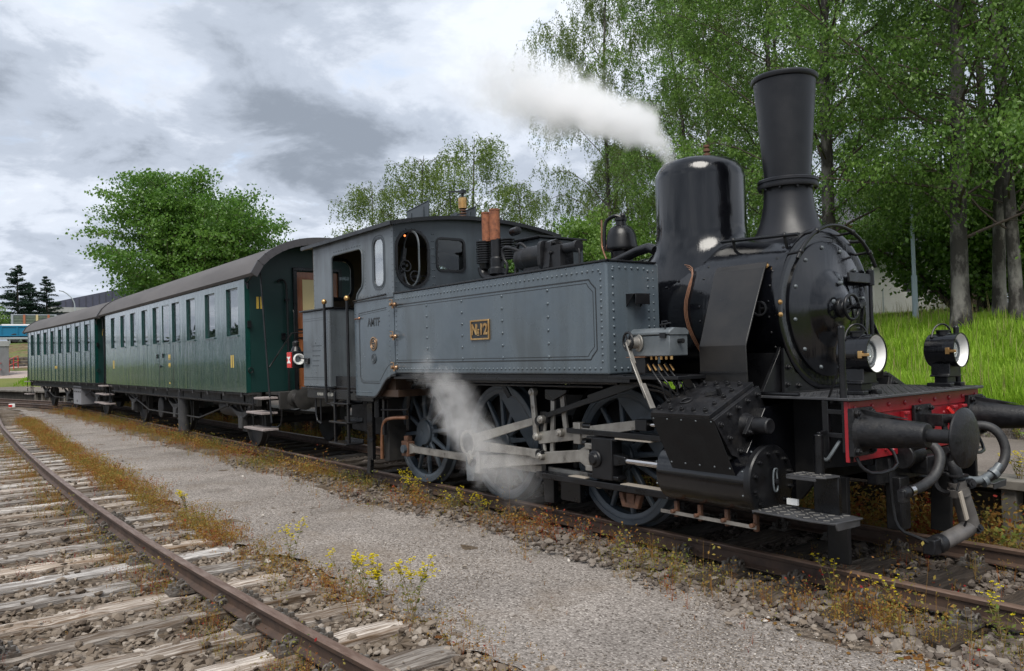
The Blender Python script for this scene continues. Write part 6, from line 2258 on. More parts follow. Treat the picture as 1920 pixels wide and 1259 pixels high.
# headlamps on their pedestals
def headlamp(y_):
    lx, lz = -0.115, 1.60
    mb = MB()
    mb.lathe([(0.02, -0.165), (0.132, -0.165), (0.142, -0.155), (0.142, -0.02), (0.145, -0.018), (0.145, 0.0), (0.142, 0.002), (0.142, 0.075), (0.147, 0.078), (0.147, 0.092), (0.139, 0.092), (0.137, 0.07), (0.120, 0.012), (0.10, -0.04), (0.02, -0.06)], (lx, y_, lz), (1, 0, 0), 48, cap=False)
    h = mb.build("headlamp", "black_gloss", loco, angle=30)
    mb = MB()
    mb.lathe([(0.138, 0.084), (0.128, 0.055), (0.112, 0.030), (0.095, 0.016), (0.094, 0.010)], (lx, y_, lz), (1, 0, 0), 48, cap=False)
    mb.build("white_reflector", "white_paint", h)
    mb = MB()
    mb.lathe([(0.098, 0.018), (0.098, 0.034), (0.086, 0.036), (0.084, 0.018)], (lx, y_, lz), (1, 0, 0), 40, cap=False)
    mb.build("lens_ring", "steel_grey", h)
    mb = MB()
    mb.lathe([(0.085, 0.020), (0.06, 0.034), (0.03, 0.041), (1e-5, 0.043)], (lx, y_, lz), (1, 0, 0), 36, cap=False)
    mb.lathe([(0.085, 0.012), (1e-5, 0.012)], (lx, y_, lz), (1, 0, 0), 36, cap=False)
    mb.build("lens", "lens_glass", h)
    mb = MB()
    mb.lathe([(0.085, 0.011), (0.06, -0.015), (0.02, -0.03), (1e-5, -0.03)], (lx, y_, lz), (1, 0, 0), 30, cap=False)
    mb.build("inner_reflector", "bright_steel", h)
    mb = MB()
    mb.lathe([(0.052, 0.132), (0.052, 0.162), (0.060, 0.165), (0.060, 0.172), (0.05, 0.175)], (lx - 0.06, y_, lz), (0, 0, 1), 24)
    mb.path([(lx - 0.11, y_ - 0.09, lz + 0.115), (lx - 0.11, y_ - 0.055, lz + 0.185), (lx - 0.08, y_ - 0.02, lz + 0.225), (lx - 0.05, y_ + 0.03, lz + 0.225), (lx - 0.03, y_ + 0.07, lz + 0.18), (lx - 0.03, y_ + 0.09, lz + 0.11)], 0.008, 8, 2)
    mb.sphere((lx - 0.11, y_ - 0.092, lz + 0.112), 0.016, 8, 6)
    mb.build("lamp_handle", "black_satin", h)
    mb = MB()
    mb.obox((lx + 0.045, y_ - 0.150, lz - 0.005), 0.035, 0.022, 0.055)
    mb.obox((lx + 0.085, y_ - 0.153, lz - 0.007), 0.06, 0.016, 0.022)
    mb.build("clasp", "brass", h, bevel=0.003)
    mb = MB()
    mb.plate([(-0.115, 0.0), (0.115, 0.0), (0.115, 0.012), (0.092, 0.02), (0.082, 0.15), (-0.082, 0.15), (-0.092, 0.02), (-0.115, 0.012)], [], (lx - 0.13, y_, 1.375), (0, 1, 0), (0, 0, 1), (0.16, 0, 0))
    mb.box(lx - 0.11, lx + 0.0, y_ - 0.075, y_ + 0.075, 1.31, 1.376)
    mb.box(lx - 0.15, lx + 0.05, y_ - 0.13, y_ - 0.06, 1.293, 1.325)
    mb.box(lx - 0.15, lx + 0.05, y_ + 0.06, y_ + 0.13, 1.293, 1.325)
    mb.build("lamp_pedestal", "black_satin", h, bevel=0.006)


lm = bpy.data.materials.new("lens_glass")
lm.use_nodes = True
_p = lm.node_tree.nodes["Principled BSDF"]
_p.inputs["Base Color"].default_value = (0.9, 0.95, 0.93, 1)
_p.inputs["Roughness"].default_value = 0.03
_p.inputs["Transmission Weight"].default_value = 0.85
MATS["lens_glass"] = lm
headlamp(-0.54)
headlamp(0.80)
for y_ in (-0.965, 0.99):
    mb = MB()
    xp = -0.05 if y_ < 0 else -0.15
    mb.tube((xp, y_, 1.29), (xp, y_, 1.79), 0.024, n=12)
    mb.sphere((xp, y_, 1.79), 0.025, 12, 8)
    if y_ < 0:
        mb.tube((-0.16, y_ - 0.01, 1.29), (-0.07, y_, 1.52), 0.008, n=6)
    mb.build("marker_post", "black_satin", loco)

# ================================================================== the carriages
CW = 1.40


def carriage(name, label, windows, body, planked, closed=None, marks=True):
    """Local x = 0 at the leading body end, running back to -body; balconies project 0.95 m at both ends."""
    global ORG
    ORG = Vector((0, 0, 0))
    root = empty(name, (0, 0, 0), label, "railway carriage", "green carriages behind the engine")
    FZ, EZ = 1.10, 3.17
    WZ0, WZ1 = 2.15, 3.04
    for s in (-1, 1):
        n_ = Vector((0, s, 0))
        holes = [[(x0, WZ0), (x1, WZ0), (x1, WZ1), (x0, WZ1)] for x0, x1 in windows]
        mb = MB()
        mb.plate([(-body, FZ), (0, FZ), (0, EZ), (-body, EZ)], holes, (0, s * CW, 0), (1, 0, 0), (0, 0, 1), (0, -s * 0.09, 0))
        sd = mb.build("body_side", "carriage_green", root, angle=25)
        for i, (x0, x1) in enumerate(windows):
            mb = MB()
            lp = [(x0, WZ0), (x1, WZ0), (x1, WZ1), (x0, WZ1)]
            dd = 0.012 if closed is not None and i in closed else 0.042
            mb.plate([(x0 + 0.0, WZ0), (x1, WZ0), (x1, WZ1), (x0, WZ1)], [rrect(x0 + 0.022, x1 - 0.022, WZ0 + 0.022, WZ1 - 0.022, 0.03, 3)], (0, s * (CW - dd), 0), (1, 0, 0), (0, 0, 1), (0, -s * 0.022, 0))
            mb.bar((x0, s * (CW + 0.004), WZ0 - 0.012), (x1, s * (CW + 0.004), WZ0 - 0.012), 0.03, 0.022)
            f = mb.build("window_frame", "carriage_green", sd, smooth=False)
            MB().plate([(x0 + 0.03, WZ0 + 0.03), (x1 - 0.03, WZ0 + 0.03), (x1 - 0.03, WZ1 - 0.03), (x0 + 0.03, WZ1 - 0.03)], [], (0, s * (CW - dd - 0.003), 0), (1, 0, 0), (0, 0, 1), (0, -s * 0.004, 0)).build("pane", "window_glass", f, smooth=False)
            if not planked or i % 3 == 0:
                mb = MB()
                mb.box(x0, x1, min(s * (CW - 0.16), s * (CW - 0.40)), max(s * (CW - 0.16), s * (CW - 0.40)), 2.72, 2.735)
                mb.build("luggage_rack", "interior_wood", sd, smooth=False)
        if planked:                             # vertical cover strips between and below the windows
            xs = sorted(set([0.02 - 0.0] + [v for w_ in windows for v in (w_[0] - 0.07, w_[1] + 0.07)] + [-body + 0.03]))
            for x in xs:
                x = min(-0.02, x)
                mb = MB()
                mb.box(x - 0.022, x + 0.022, min(s * CW, s * (CW + 0.012)), max(s * CW, s * (CW + 0.012)), FZ + 0.01, EZ - 0.02)
                mb.build("cover_strip", "carriage_green", sd, bevel=0.003)
        mb = MB()
        mb.box(-body + 0.0, 0.0, min(s * CW, s * (CW + 0.035)), max(s * CW, s * (CW + 0.035)), EZ - 0.0, EZ + 0.045)
        mb.build("gutter", "carriage_gutter", sd, bevel=0.006)
        mb = MB()
        x = -0.35
        while x > -body:
            mb.box(x - 0.035, x + 0.035, min(s * (CW - 0.02), s * (CW - 0.045)), max(s * (CW - 0.02), s * (CW - 0.045)), FZ - 0.085, FZ - 0.005)
            x -= 1.05
        mb.build("sole_bracket", "under_grey", sd, kind="stuff", smooth=False)
    # roof: flat arc, over the balconies too
    ys = np.linspace(-1.47, 1.47, 25)

    def rz(y_):
        t = abs(y_) / 1.47
        return 3.21 + 0.66 * (1 - t ** 2.6) ** 0.72

    top = [(y_, rz(y_)) for y_ in ys]
    low = [(y_ * 0.975, rz(y_) - 0.045) for y_ in ys]
    mb = MB()
    mb.plate(top + low[::-1], [], (-body - 0.70, 0, 0), (0, 1, 0), (0, 0, 1), (body + 1.40, 0, 0))
    rf = mb.build("roof", "carriage_roof", root, angle=35)
    for x in (-body - 0.70, 0.70):
        mb = MB()
        for (ya, za), (yb, zb) in zip(top[:-1], top[1:]):
            mb.bar((x, ya, za - 0.045), (x, yb, zb - 0.045), 0.06, 0.13)
        mb.build("roof_edge", "carriage_gutter", rf)

    # ends, doors and balconies
    for e, x in ((1, 0.0), (-1, -body)):
        dx0, dx1 = -0.42, 0.42
        arc_ = [(y_, rz(y_) - 0.055) for y_ in np.linspace(1.395, -1.395, 19)]
        mb = MB()
        mb.plate([(-1.395, FZ), (dx0, FZ), (dx0, 3.02 + 0.30), (dx1, 3.02 + 0.30), (dx1, FZ), (1.395, FZ)] + arc_, [], (x - e * 0.045, 0, 0), (0, 1, 0), (0, 0, 1), (e * 0.04, 0, 0))
        en = mb.build("body_end", "carriage_end_green", root, angle=25)
        mb = MB()
        mb.box(min(x - e * 0.03, x), max(x - e * 0.03, x), dx0, dx1, 1.12, 3.32)
        dr = mb.build("end_door", "wood_door", en, bevel=0.004)
        mb = MB()
        for (za, zb) in ((2.30, 3.18), (1.25, 2.08)):
            mb.box(min(x, x + e * 0.006), max(x, x + e * 0.006), dx0 + 0.12, dx1 - 0.12, za, zb)
        mb.build("door_panel", "cream_panel", dr, bevel=0.003)
        mb = MB()
        for za in (2.08, 2.24):
            mb.box(min(x, x + e * 0.02), max(x, x + e * 0.02), dx0, dx1, za - 0.012, za + 0.012)
        mb.box(min(x, x + e * 0.05), max(x, x + e * 0.05), dx0 - 0.07, dx0 - 0.0, 1.12, 3.34)
        mb.box(min(x, x + e * 0.05), max(x, x + e * 0.05), dx1, dx1 + 0.07, 1.12, 3.34)
        mb.box(min(x, x + e * 0.05), max(x, x + e * 0.05), dx0 - 0.07, dx1 + 0.07, 3.34, 3.40)
        mb.build("door_frame", "black_satin", dr, bevel=0.004)
        mb = MB()
        mb.path([(x + e * 0.03, -0.50, 1.75), (x + e * 0.06, -0.50, 1.8), (x + e * 0.06, -0.50, 2.55), (x + e * 0.03, -0.50, 2.6)], 0.013, 8)
        mb.path([(x + e * 0.05, -0.62, 1.10), (x + e * 0.05, -0.62, 3.02), (x + e * 0.05, -0.66, 3.14), (x + e * 0.05, -0.74, 3.17), (x + e * 0.05, -0.80, 3.12)], 0.020, 8, 1)
        mb.box(min(x, x + e * 0.07), max(x, x + e * 0.07), -0.66, -0.58, 2.77, 2.81)
        mb.box(min(x, x + e * 0.05), max(x, x + e * 0.05), -0.73, -0.66, 2.05, 2.17)
        for s in (-1, 1):
            mb.box(min(x, x + e * 0.05), max(x, x + e * 0.05), s * 1.33 - 0.03, s * 1.33 + 0.03, 2.28, 2.40)
            mb.torus((x + e * 0.03, s * 1.32, 1.50), (1, 0, 0), 0.045, 0.010, 16, 6)
            mb.path([(x + e * 0.02, s * 1.38, 3.10), (x + e * 0.12, s * 1.37, 2.95), (x + e * 0.16, s * 1.38, 3.03), (x + e * 0.10, s * 1.38, 3.09), (x + e * 0.45, s * 1.38, 3.20)], 0.014, 6, 1)
        mb.build("end_fittings", "black_satin", en, kind="stuff")
        mb = MB()
        if marks:
            for y_ in (-1.16, -1.09):
                mb.box(min(x - e * 0.004, x + e * 0.002), max(x - e * 0.004, x + e * 0.002), y_ - 0.022, y_ + 0.022, 2.62, 2.84)
            mb.build("class_mark", "yellow_paint", en, smooth=False)
        # balcony
        mb = MB()
        xa, xb = sorted((x, x + e * 0.95))
        mb.box(xa, xb, -1.05, 1.05, FZ - 0.05, FZ - 0.005)
        mb.box(min(x + e * 0.90, x + e * 0.97), max(x + e * 0.90, x + e * 0.97), -1.15, 1.15, FZ - 0.28, FZ + 0.02)
        mb.box(xa, xb, -0.70, -0.62, FZ - 0.25, FZ - 0.05)
        mb.box(xa, xb, 0.62, 0.70, FZ - 0.25, FZ - 0.05)
        bl = mb.build("balcony", "under_black", root, bevel=0.006)
        mb = MB()
        for s in (-1, 1):
            px_ = x + e * 0.66
            mb.tube((px_ - e * 0.10, s * 1.30, 3.22), (px_ + e * 0.30, s * 1.30, 0.60), 0.016, n=8)
            mb.tube((x + e * 0.92, s * 0.62, FZ), (x + e * 0.92, s * 0.62, 2.12), 0.014, n=8)
            mb.path([(px_ + e * 0.18, s * 1.28, 1.55), (x + e * 0.55, s * 0.75, 2.15), (x + e * 0.55, s * 0.30, 2.16)], 0.013, 8)
            mb.path([(x + e * 0.92, s * 1.1, FZ), (x + e * 0.92, s * 1.1, 0.62), (x + e * 0.80, s * 1.1, 0.5), (x + e * 0.55, s * 1.15, 0.5)], 0.018, 8, 2)
            mb.tube((x + e * 0.05, s * 1.30, FZ - 0.06), (x + e * 0.05, s * 1.30, 0.5), 0.014, n=8)
        mb.tube((x + e * 0.92, -0.62, 2.12), (x + e * 0.92, 0.62, 2.12), 0.014, n=8)
        mb.build("balcony_rail", "black_satin", bl)
        for s in (-1, 1):
            for (z, xo, w_) in ((1.02, 0.70, 0.42), (0.76, 0.48, 0.80), (0.48, 0.42, 0.98)):
                mb = MB()
                mb.box(min(x + e * (xo - w_ / 2), x + e * (xo + w_ / 2)), max(x + e * (xo - w_ / 2), x + e * (xo + w_ / 2)), min(s * 1.16, s * 1.44), max(s * 1.16, s * 1.44), z - 0.018, z + 0.018)
                mb.build("footboard", "step_wood", bl, bevel=0.005)
        for s in (-1, 1):                      # buffers
            mb = MB()
            mb.lathe([(0.15, 0.0), (0.14, 0.02), (0.095, 0.04), (0.08, 0.28), (0.045, 0.285), (0.045, 0.40), (0.17, 0.415), (0.19, 0.44), (0.1, 0.46)], (x + e * 0.96, s * 0.875, 1.0), (e, 0, 0), 24)
            mb.build("buffer", "under_black", bl, angle=35)
    # underframe: sole bars, truss, springs, wheels
    mb = MB()
    for s in (-1, 1):
        mb.box(-body, 0, min(s * 1.20, s * 1.12), max(s * 1.20, s * 1.12), FZ - 0.26, FZ - 0.01)
        mb.box(-body, 0, min(s * 1.36, s * 1.20), max(s * 1.36, s * 1.20), FZ - 0.05, FZ - 0.005)
        mb.tube((-body, s * 1.25, FZ - 0.22), (0, s * 1.25, FZ - 0.22), 0.018, n=8)
        mb.path([(-1.6, s * 1.1, FZ - 0.25), (-4.0, s * 1.1, 0.45), (-body + 4.0, s * 1.1, 0.45), (-body + 1.6, s * 1.1, FZ - 0.25)], 0.02, 8)
    mb.box(-body, 0, -0.4, 0.4, FZ - 0.2, FZ - 0.01)
    for k in range(9):
        x = -0.7 - k * (body - 1.4) / 8
        mb.box(x - 0.05, x + 0.05, -1.2, 1.2, FZ - 0.2, FZ - 0.01)
    mb.build("underframe", "under_black", root, bevel=0.005)
    axles = (-1.25, -body * 0.48, -body + 2.1) if body < 13 else (-1.3, -body * 0.5, -body + 1.5)
    for cx in axles:
        mb = MB()
        for s in (-1, 1):
            mb.lathe([(0.06, 0.690), (0.10, 0.70), (0.40, 0.705), (0.44, 0.700), (0.505, 0.700), (0.508, 0.715), (0.482, 0.730), (0.480, 0.825), (0.43, 0.832), (0.42, 0.80), (0.40, 0.775), (0.12, 0.765), (0.10, 0.84), (0.02, 0.845)], (cx, 0, 0.48), (0, s, 0), 36, cap=False)
        mb.tube((cx, -0.72, 0.48), (cx, 0.72, 0.48), 0.07, n=12)
        mb.build("wheelset", "under_black", root, angle=30)
        for s in (-1, 1):
            mb = MB()
            mb.plate([(cx - 0.42, FZ - 0.2), (cx - 0.13, 0.62), (cx - 0.13, 0.30), (cx + 0.13, 0.30), (cx + 0.13, 0.62), (cx + 0.42, FZ - 0.2), (cx + 0.30, FZ - 0.2), (cx + 0.10, 0.70), (cx - 0.10, 0.70), (cx - 0.30, FZ - 0.2)], [], (0, s * 1.0, 0), (1, 0, 0), (0, 0, 1), (0, s * 0.02, 0))
            mb.build("axle_guard", "under_black", root, smooth=False)
            mb = MB()
            mb.box(cx - 0.11, cx + 0.11, min(s * 0.9, s * 1.12), max(s * 0.9, s * 1.12), 0.36, 0.60)
            mb.build("axle_box", "under_grey", root, bevel=0.02)
            mb = MB()
            for k in range(6):
                l = 0.62 - 0.085 * k
                pts = [(cx + l * t, s * 1.06, 0.64 - 0.018 * k + 0.10 * (t * l / 0.62) ** 2 + 0.018 * 2) for t in np.linspace(-1, 1, 9)]
                for (pa, pb) in zip(pts[:-1], pts[1:]):
                    mb.bar(pa, pb, 0.075, 0.015)
            for sg in (-1, 1):
                mb.bar((cx + sg * 0.62, s * 1.06, 0.78), (cx + sg * 0.78, s * 1.10, FZ - 0.2), 0.03, 0.04)
                mb.plate([(cx + sg * 0.62, 0.76), (cx + sg * 0.92, 0.93), (cx + sg * 0.92, 0.99), (cx + sg * 0.60, 0.82)], [], (0, s * 1.12, 0), (1, 0, 0), (0, 0, 1), (0, s * 0.03, 0))
            mb.build("leaf_spring", "under_grey", root)
    # brake blocks, air tank, battery box, pipe
    mb = MB()
    for cx in axles:
        for sg in (-1, 1):
            for s in (-1, 1):
                mb.box(cx + sg * 0.56 - 0.05, cx + sg * 0.56 + 0.05, s * 0.76 - 0.06, s * 0.76 + 0.06, 0.3, 0.75)
                mb.bar((cx + sg * 0.58, s * 0.76, 0.7), (cx + sg * 0.62, s * 0.76, FZ - 0.2), 0.04, 0.04)
    mb.build("brake_gear", "under_black", root, smooth=False, kind="stuff")
    mb = MB()
    mb.lathe([(0.05, -2.0), (0.17, -2.04), (0.20, -2.12), (0.20, -3.1), (0.17, -3.18), (0.05, -3.2)], (0, -0.75, 0.72), (1, 0, 0), 24)
    mb.build("air_tank", "under_grey", root)
    if not planked:
        mb = MB()
        mb.tube((-5.15, -1.12, FZ - 0.1), (-5.15, -1.12, 0.12), 0.13, n=18)
        mb.build("waste_pipe", "under_grey", root)
        mb = MB()
        mb.lathe([(0.06, -0.15), (0.26, -0.14), (0.28, -0.12), (0.28, 0.15), (0.05, 0.16)], (-8.5, -0.7, 0.5), (0, 1, 0), 24)
        mb.build("generator", "under_grey", root)
    else:
        mb = MB()
        mb.box(-4.1, -2.9, -1.25, -0.75, 0.30, 0.95)
        bx = mb.build("battery_box", "cladding_grey", root, bevel=0.01)
        mb = MB()
        for z in (0.88, 0.75):
            for k in range(4):
                mb.box(-3.95 + k * 0.28, -3.78 + k * 0.28, -1.254, -1.25, z - 0.025, z + 0.025)
        mb.box(-3.55, -3.45, -1.256, -1.25, 0.38, 0.46)
        mb.build("box_vent", "under_black", bx, smooth=False)
    # floor, seats seen through the glass
    mb = MB()
    mb.box(-body + 0.1, -0.1, -1.3, 1.3, FZ, FZ + 0.05)
    x = -0.8
    while x > -body + 0.5:
        for s in (-1, 1):
            mb.box(x - 0.03, x + 0.03, min(s * 0.35, s * 1.28), max(s * 0.35, s * 1.28), FZ + 0.05, FZ + 1.18)
            mb.box(x - 0.45, x + 0.45, min(s * 0.35, s * 1.28), max(s * 0.35, s * 1.28), FZ + 0.40, FZ + 0.45)
        x -= 1.35
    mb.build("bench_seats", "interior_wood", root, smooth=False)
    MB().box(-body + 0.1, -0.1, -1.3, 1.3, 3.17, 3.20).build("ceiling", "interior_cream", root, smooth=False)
    return root


# positions of the windows along the first carriage, as they stand
w1 = [(-12.5, -11.82), (-13.87, -13.21), (-15.23, -14.58), (-16.43, -15.8), (-17.30, -16.68), (-18.22, -17.6), (-19.38, -18.76), (-20.68, -20.06), (-21.93, -21.33), (-23.25, -22.66)]
c1 = carriage("passenger_carriage", "dark green balcony carriage with ten windows coupled behind the engine", [(a + 11.45, b + 11.45) for a, b in w1], 12.6, False, closed=(4,))
c1.location = (-11.45, 0, 0)
ORG = Vector((0, 0, 0))
side1 = [o for o in c1.children if o.name.startswith("body_side")][0]
text_obj("lettering", "PH", "yellow_paint", side1, (-16.7 + 11.45, -CW - 0.001, 1.80), (1, 0, 0), (0, 0, 1), 0.115, 0.003, 0.9, bold=0.006)
text_obj("lettering", "444", "yellow_paint", side1, (-16.7 + 11.45, -CW - 0.001, 1.62), (1, 0, 0), (0, 0, 1), 0.095, 0.003, 0.85, bold=0.005)
mb = MB()
for x in (-12.20, -22.93):
    for d in (-0.055, 0.055):
        mb.box(x + 11.45 + d - 0.030, x + 11.45 + d + 0.030, -CW - 0.002, -CW + 0.002, 1.555, 1.79)
mb.box(-16.74 + 11.45, -16.66 + 11.45, -CW - 0.002, -CW + 0.002, 1.19, 1.23)
mb.build("class_mark", "yellow_paint", side1, smooth=False)
mb = MB()
for x, z in ((-17.79, 1.87), (-17.25, 1.88), (-17.79, 1.82), (-17.25, 1.83), (-17.50, 1.60)):
    mb.lathe([(0.03, 0), (0.03, 0.02), (0.012, 0.03)], (x + 11.45, -CW, z), (0, -1, 0), 10)
for x in (-17.62, -16.38):
    mb.box(x + 11.45 - 0.006, x + 11.45 + 0.006, -CW - 0.003, -CW + 0.01, 1.11, 2.10)
mb.build("side_door_fittings", "line_black", side1, smooth=False)

nb = 12.4
ww = []
for k in range(8):
    x0 = -0.75 - k * 1.46
    ww.append((x0 - 0.66, x0))
c2 = carriage("passenger_carriage", "dark green planked carriage with eight windows at the tail of the train", ww, nb, True)
c2.location = (-25.95, 0.02, 0)
c2.rotation_euler = (0, 0, R(2.5))
side2 = [o for o in c2.children if o.name.startswith("body_side")][0]
text_obj("lettering", "PH 445", "yellow_paint", side2, (-6.3, -CW - 0.014, 1.62), (1, 0, 0), (0, 0, 1), 0.10, 0.003, 0.85, bold=0.005)

# red and white lamp hung on the bunker's socket
tl = empty("signal_lamp", (-9.02, -1.42, 1.50), "small lamp with round white glass and red-and-white flank at the cab's rear corner", "lamp")
ORG = Vector(tl.location)
mb = MB()
mb.box(-9.11, -8.93, -1.52, -1.34, 1.54, 1.80)
mb.lathe([(0.085, 1.80), (0.06, 1.86), (0.045, 1.88), (0.05, 1.90), (0.05, 1.95), (0.02, 1.97)], (-9.02, -1.43, 0), (0, 0, 1), 16)
mb.build("lamp_body", "black_satin", tl, bevel=0.006)
mb = MB()
mb.lathe([(0.085, 0.0), (0.085, 0.045), (0.072, 0.045), (0.068, 0.01), (1e-5, 0.008)], (-8.93, -1.43, 1.68), (1, 0, 0), 28, cap=False)
mb.build("lamp_lens", "white_paint", tl, angle=30)
mb = MB()
mb.lathe([(0.05, 0.0), (1e-5, 0.003)], (-8.919, -1.445, 1.68), (1, 0, 0), 20, cap=False)
mb.build("lamp_bulb", "steel_grey", tl)
mb = MB()
mb.box(-9.14, -8.97, -1.535, -1.521, 1.55, 1.79)
fl = mb.build("lamp_flank", "red_paint", tl, bevel=0.003)
mb = MB()
mb.plate([(-9.13, 1.62), (-8.98, 1.62), (-9.045, 1.67), (-8.98, 1.72), (-9.13, 1.72), (-9.065, 1.67)], [], (0, -1.536, 0), (1, 0, 0), (0, 0, 1), (0, -0.003, 0))
mb.build("white_chevron", "white_paint", fl, smooth=False)
mb = MB()
mb.tube((-8.93, -1.42, 1.70), (-8.70, -1.40, 1.68), 0.010, n=8)
mb.build("lamp_bracket", "black_satin", tl)
ORG = Vector((0, 0, 0))

# ================================================================== trees
def leaf_cloud(name, P, D, size, mat, tone, parent, wid=0.62):
    """Leaves as folded rhombs: P points, D hanging direction, size length."""
    n = len(P)
    D = D / np.linalg.norm(D, axis=1)[:, None]
    q = RNG.normal(size=(n, 3))
    Sd = np.cross(D, q)
    Sd /= np.linalg.norm(Sd, axis=1)[:, None] + 1e-9
    Nn = np.cross(D, Sd)
    L_ = size[:, None]
    v = np.stack([P, P + D * L_ * 0.5 + Sd * L_ * wid * 0.5 + Nn * L_ * 0.08, P + D * L_, P + D * L_ * 0.5 - Sd * L_ * wid * 0.5 + Nn * L_ * 0.08], 1)
    f = np.arange(n * 4).reshape(n, 4)
    return np_mesh(name, v.reshape(-1, 3), f, mat, tone=np.clip(tone, 0, 1), parent=parent)


def polyline(p, d, length, n, bend, droop, rg):
    pts = [np.array(p, float)]
    d = np.array(d, float)
    for i in range(n):
        d = d + rg.normal(0, bend, 3) + np.array([0, 0, -droop * (i / n)])
        d /= np.linalg.norm(d)
        pts.append(pts[-1] + d * length / n)
    return np.array(pts)


def birch(seed, H, W, leafmat, n_limb=30, strands=5, leaf=0.065, density=1.0, weep=1.0, low=0.2, shape=0.8, trunk_r=0.19, bare=0.0):
    """Meshes of one birch: trunk with limbs, and a crown of hanging strands of leaves."""
    rg = np.random.default_rng(seed)
    root = empty("birch_tree", (0, 0, 0))
    tr = MB()
    tp = polyline((0, 0, -0.3), (rg.normal(0, 0.04), rg.normal(0, 0.04), 1), H * 1.02, 14, 0.03, 0, rg)
    tp[:, :2] -= np.linspace(0, 1, 15)[:, None] * (tp[-1, :2] * 0.4)
    rad = lambda t: trunk_r * (1 - t) ** 0.85 + 0.012
    rings = []
    for i, p in enumerate(tp):
        t = i / 14
        r = rad(t) * (1.45 if i == 0 else 1.0)
        rings.append((p, r))
    for (pa, ra), (pb, rb) in zip(rings[:-1], rings[1:]):
        tr.tube(pa, Vector(pb) + (Vector(pb) - Vector(pa)) * 0.02, ra, rb, 10, cap=False)
    P, D, Z, TN = [], [], [], []
    br = MB()
    for k in range(n_limb):
        t = low + (0.97 - low) * ((k + rg.uniform(0, 0.8)) / n_limb)
        i = min(13, int(t * 14))
        base = tp[i] + (tp[i + 1] - tp[i]) * (t * 14 - i)
        az = k * 2.4 + rg.uniform(-0.4, 0.4)
        u = (t - low) / (1 - low)
        prof = (math.sin(min(1, (u * 0.92 + 0.08)) ** shape * PI)) ** 0.7
        L_ = W * 0.5 * max(0.18, prof) * rg.uniform(0.75, 1.15) * 1.15
        up = 0.55 + 0.9 * u + rg.uniform(-0.2, 0.2)
        lp = polyline(base, (math.cos(az), math.sin(az), up), L_ * math.sqrt(1 + 0.35 * up), 7, 0.10, 0.30 * weep, rg)
        r0 = rad(t) * 0.22
        br.path(lp, r0, 5, 0, False, r1=0.008)
        limb_tone = rg.normal(0.0, 0.10)
        for j in range(2, 8):
            for m in range(2):
                if j < 3 and rg.random() < 0.5: continue
                az2 = az + rg.uniform(-1.5, 1.5)
                sl = rg.uniform(0.5, 1.25) * (0.55 + 0.09 * W)
                sp_ = polyline(lp[j], (math.cos(az2), math.sin(az2), rg.uniform(0.0, 0.7)), sl, 4, 0.2, 0.35 * weep, rg)
                if rg.random() < 0.5: br.path(sp_, 0.010, 3, 0, False, r1=0.004)
                ct = limb_tone + rg.normal(0.45, 0.16)
                for q in range(strands):
                    b0 = sp_[rg.integers(1, 5)] + rg.normal(0, 0.06, 3)
                    hang = rg.uniform(0.25, 1.0) * (0.35 + 1.2 * weep)
                    d0 = np.array([rg.normal(0, 0.45), rg.normal(0, 0.45), -weep + rg.normal(0, 0.35)])
                    st = polyline(b0, d0, hang, 4, 0.14, 0.5 * weep, rg)
                    nl = max(3, int(hang / 0.042 * density))
                    tt = rg.uniform(0, 3.999, nl)
                    ii = np.minimum(3, tt.astype(int))
                    pp = st[ii] + (st[ii + 1] - st[ii]) * (tt - ii)[:, None] + rg.normal(0, 0.045, (nl, 3))
                    P.append(pp)
                    D.append(rg.normal(0, 0.6, (nl, 3)) + np.array([0, 0, -0.8]))
                    Z.append(leaf * rg.uniform(0.65, 1.25, nl))
                    TN.append(ct + rg.normal(0, 0.16, nl))
    t_ = tr.build("trunk", "bark", root, recalc=False)
    b_ = br.build("branches", "twig", root, recalc=False, kind="stuff")
    leaf_cloud("crown", np.concatenate(P), np.concatenate(D), np.concatenate(Z), leafmat, np.concatenate(TN), root)
    return root


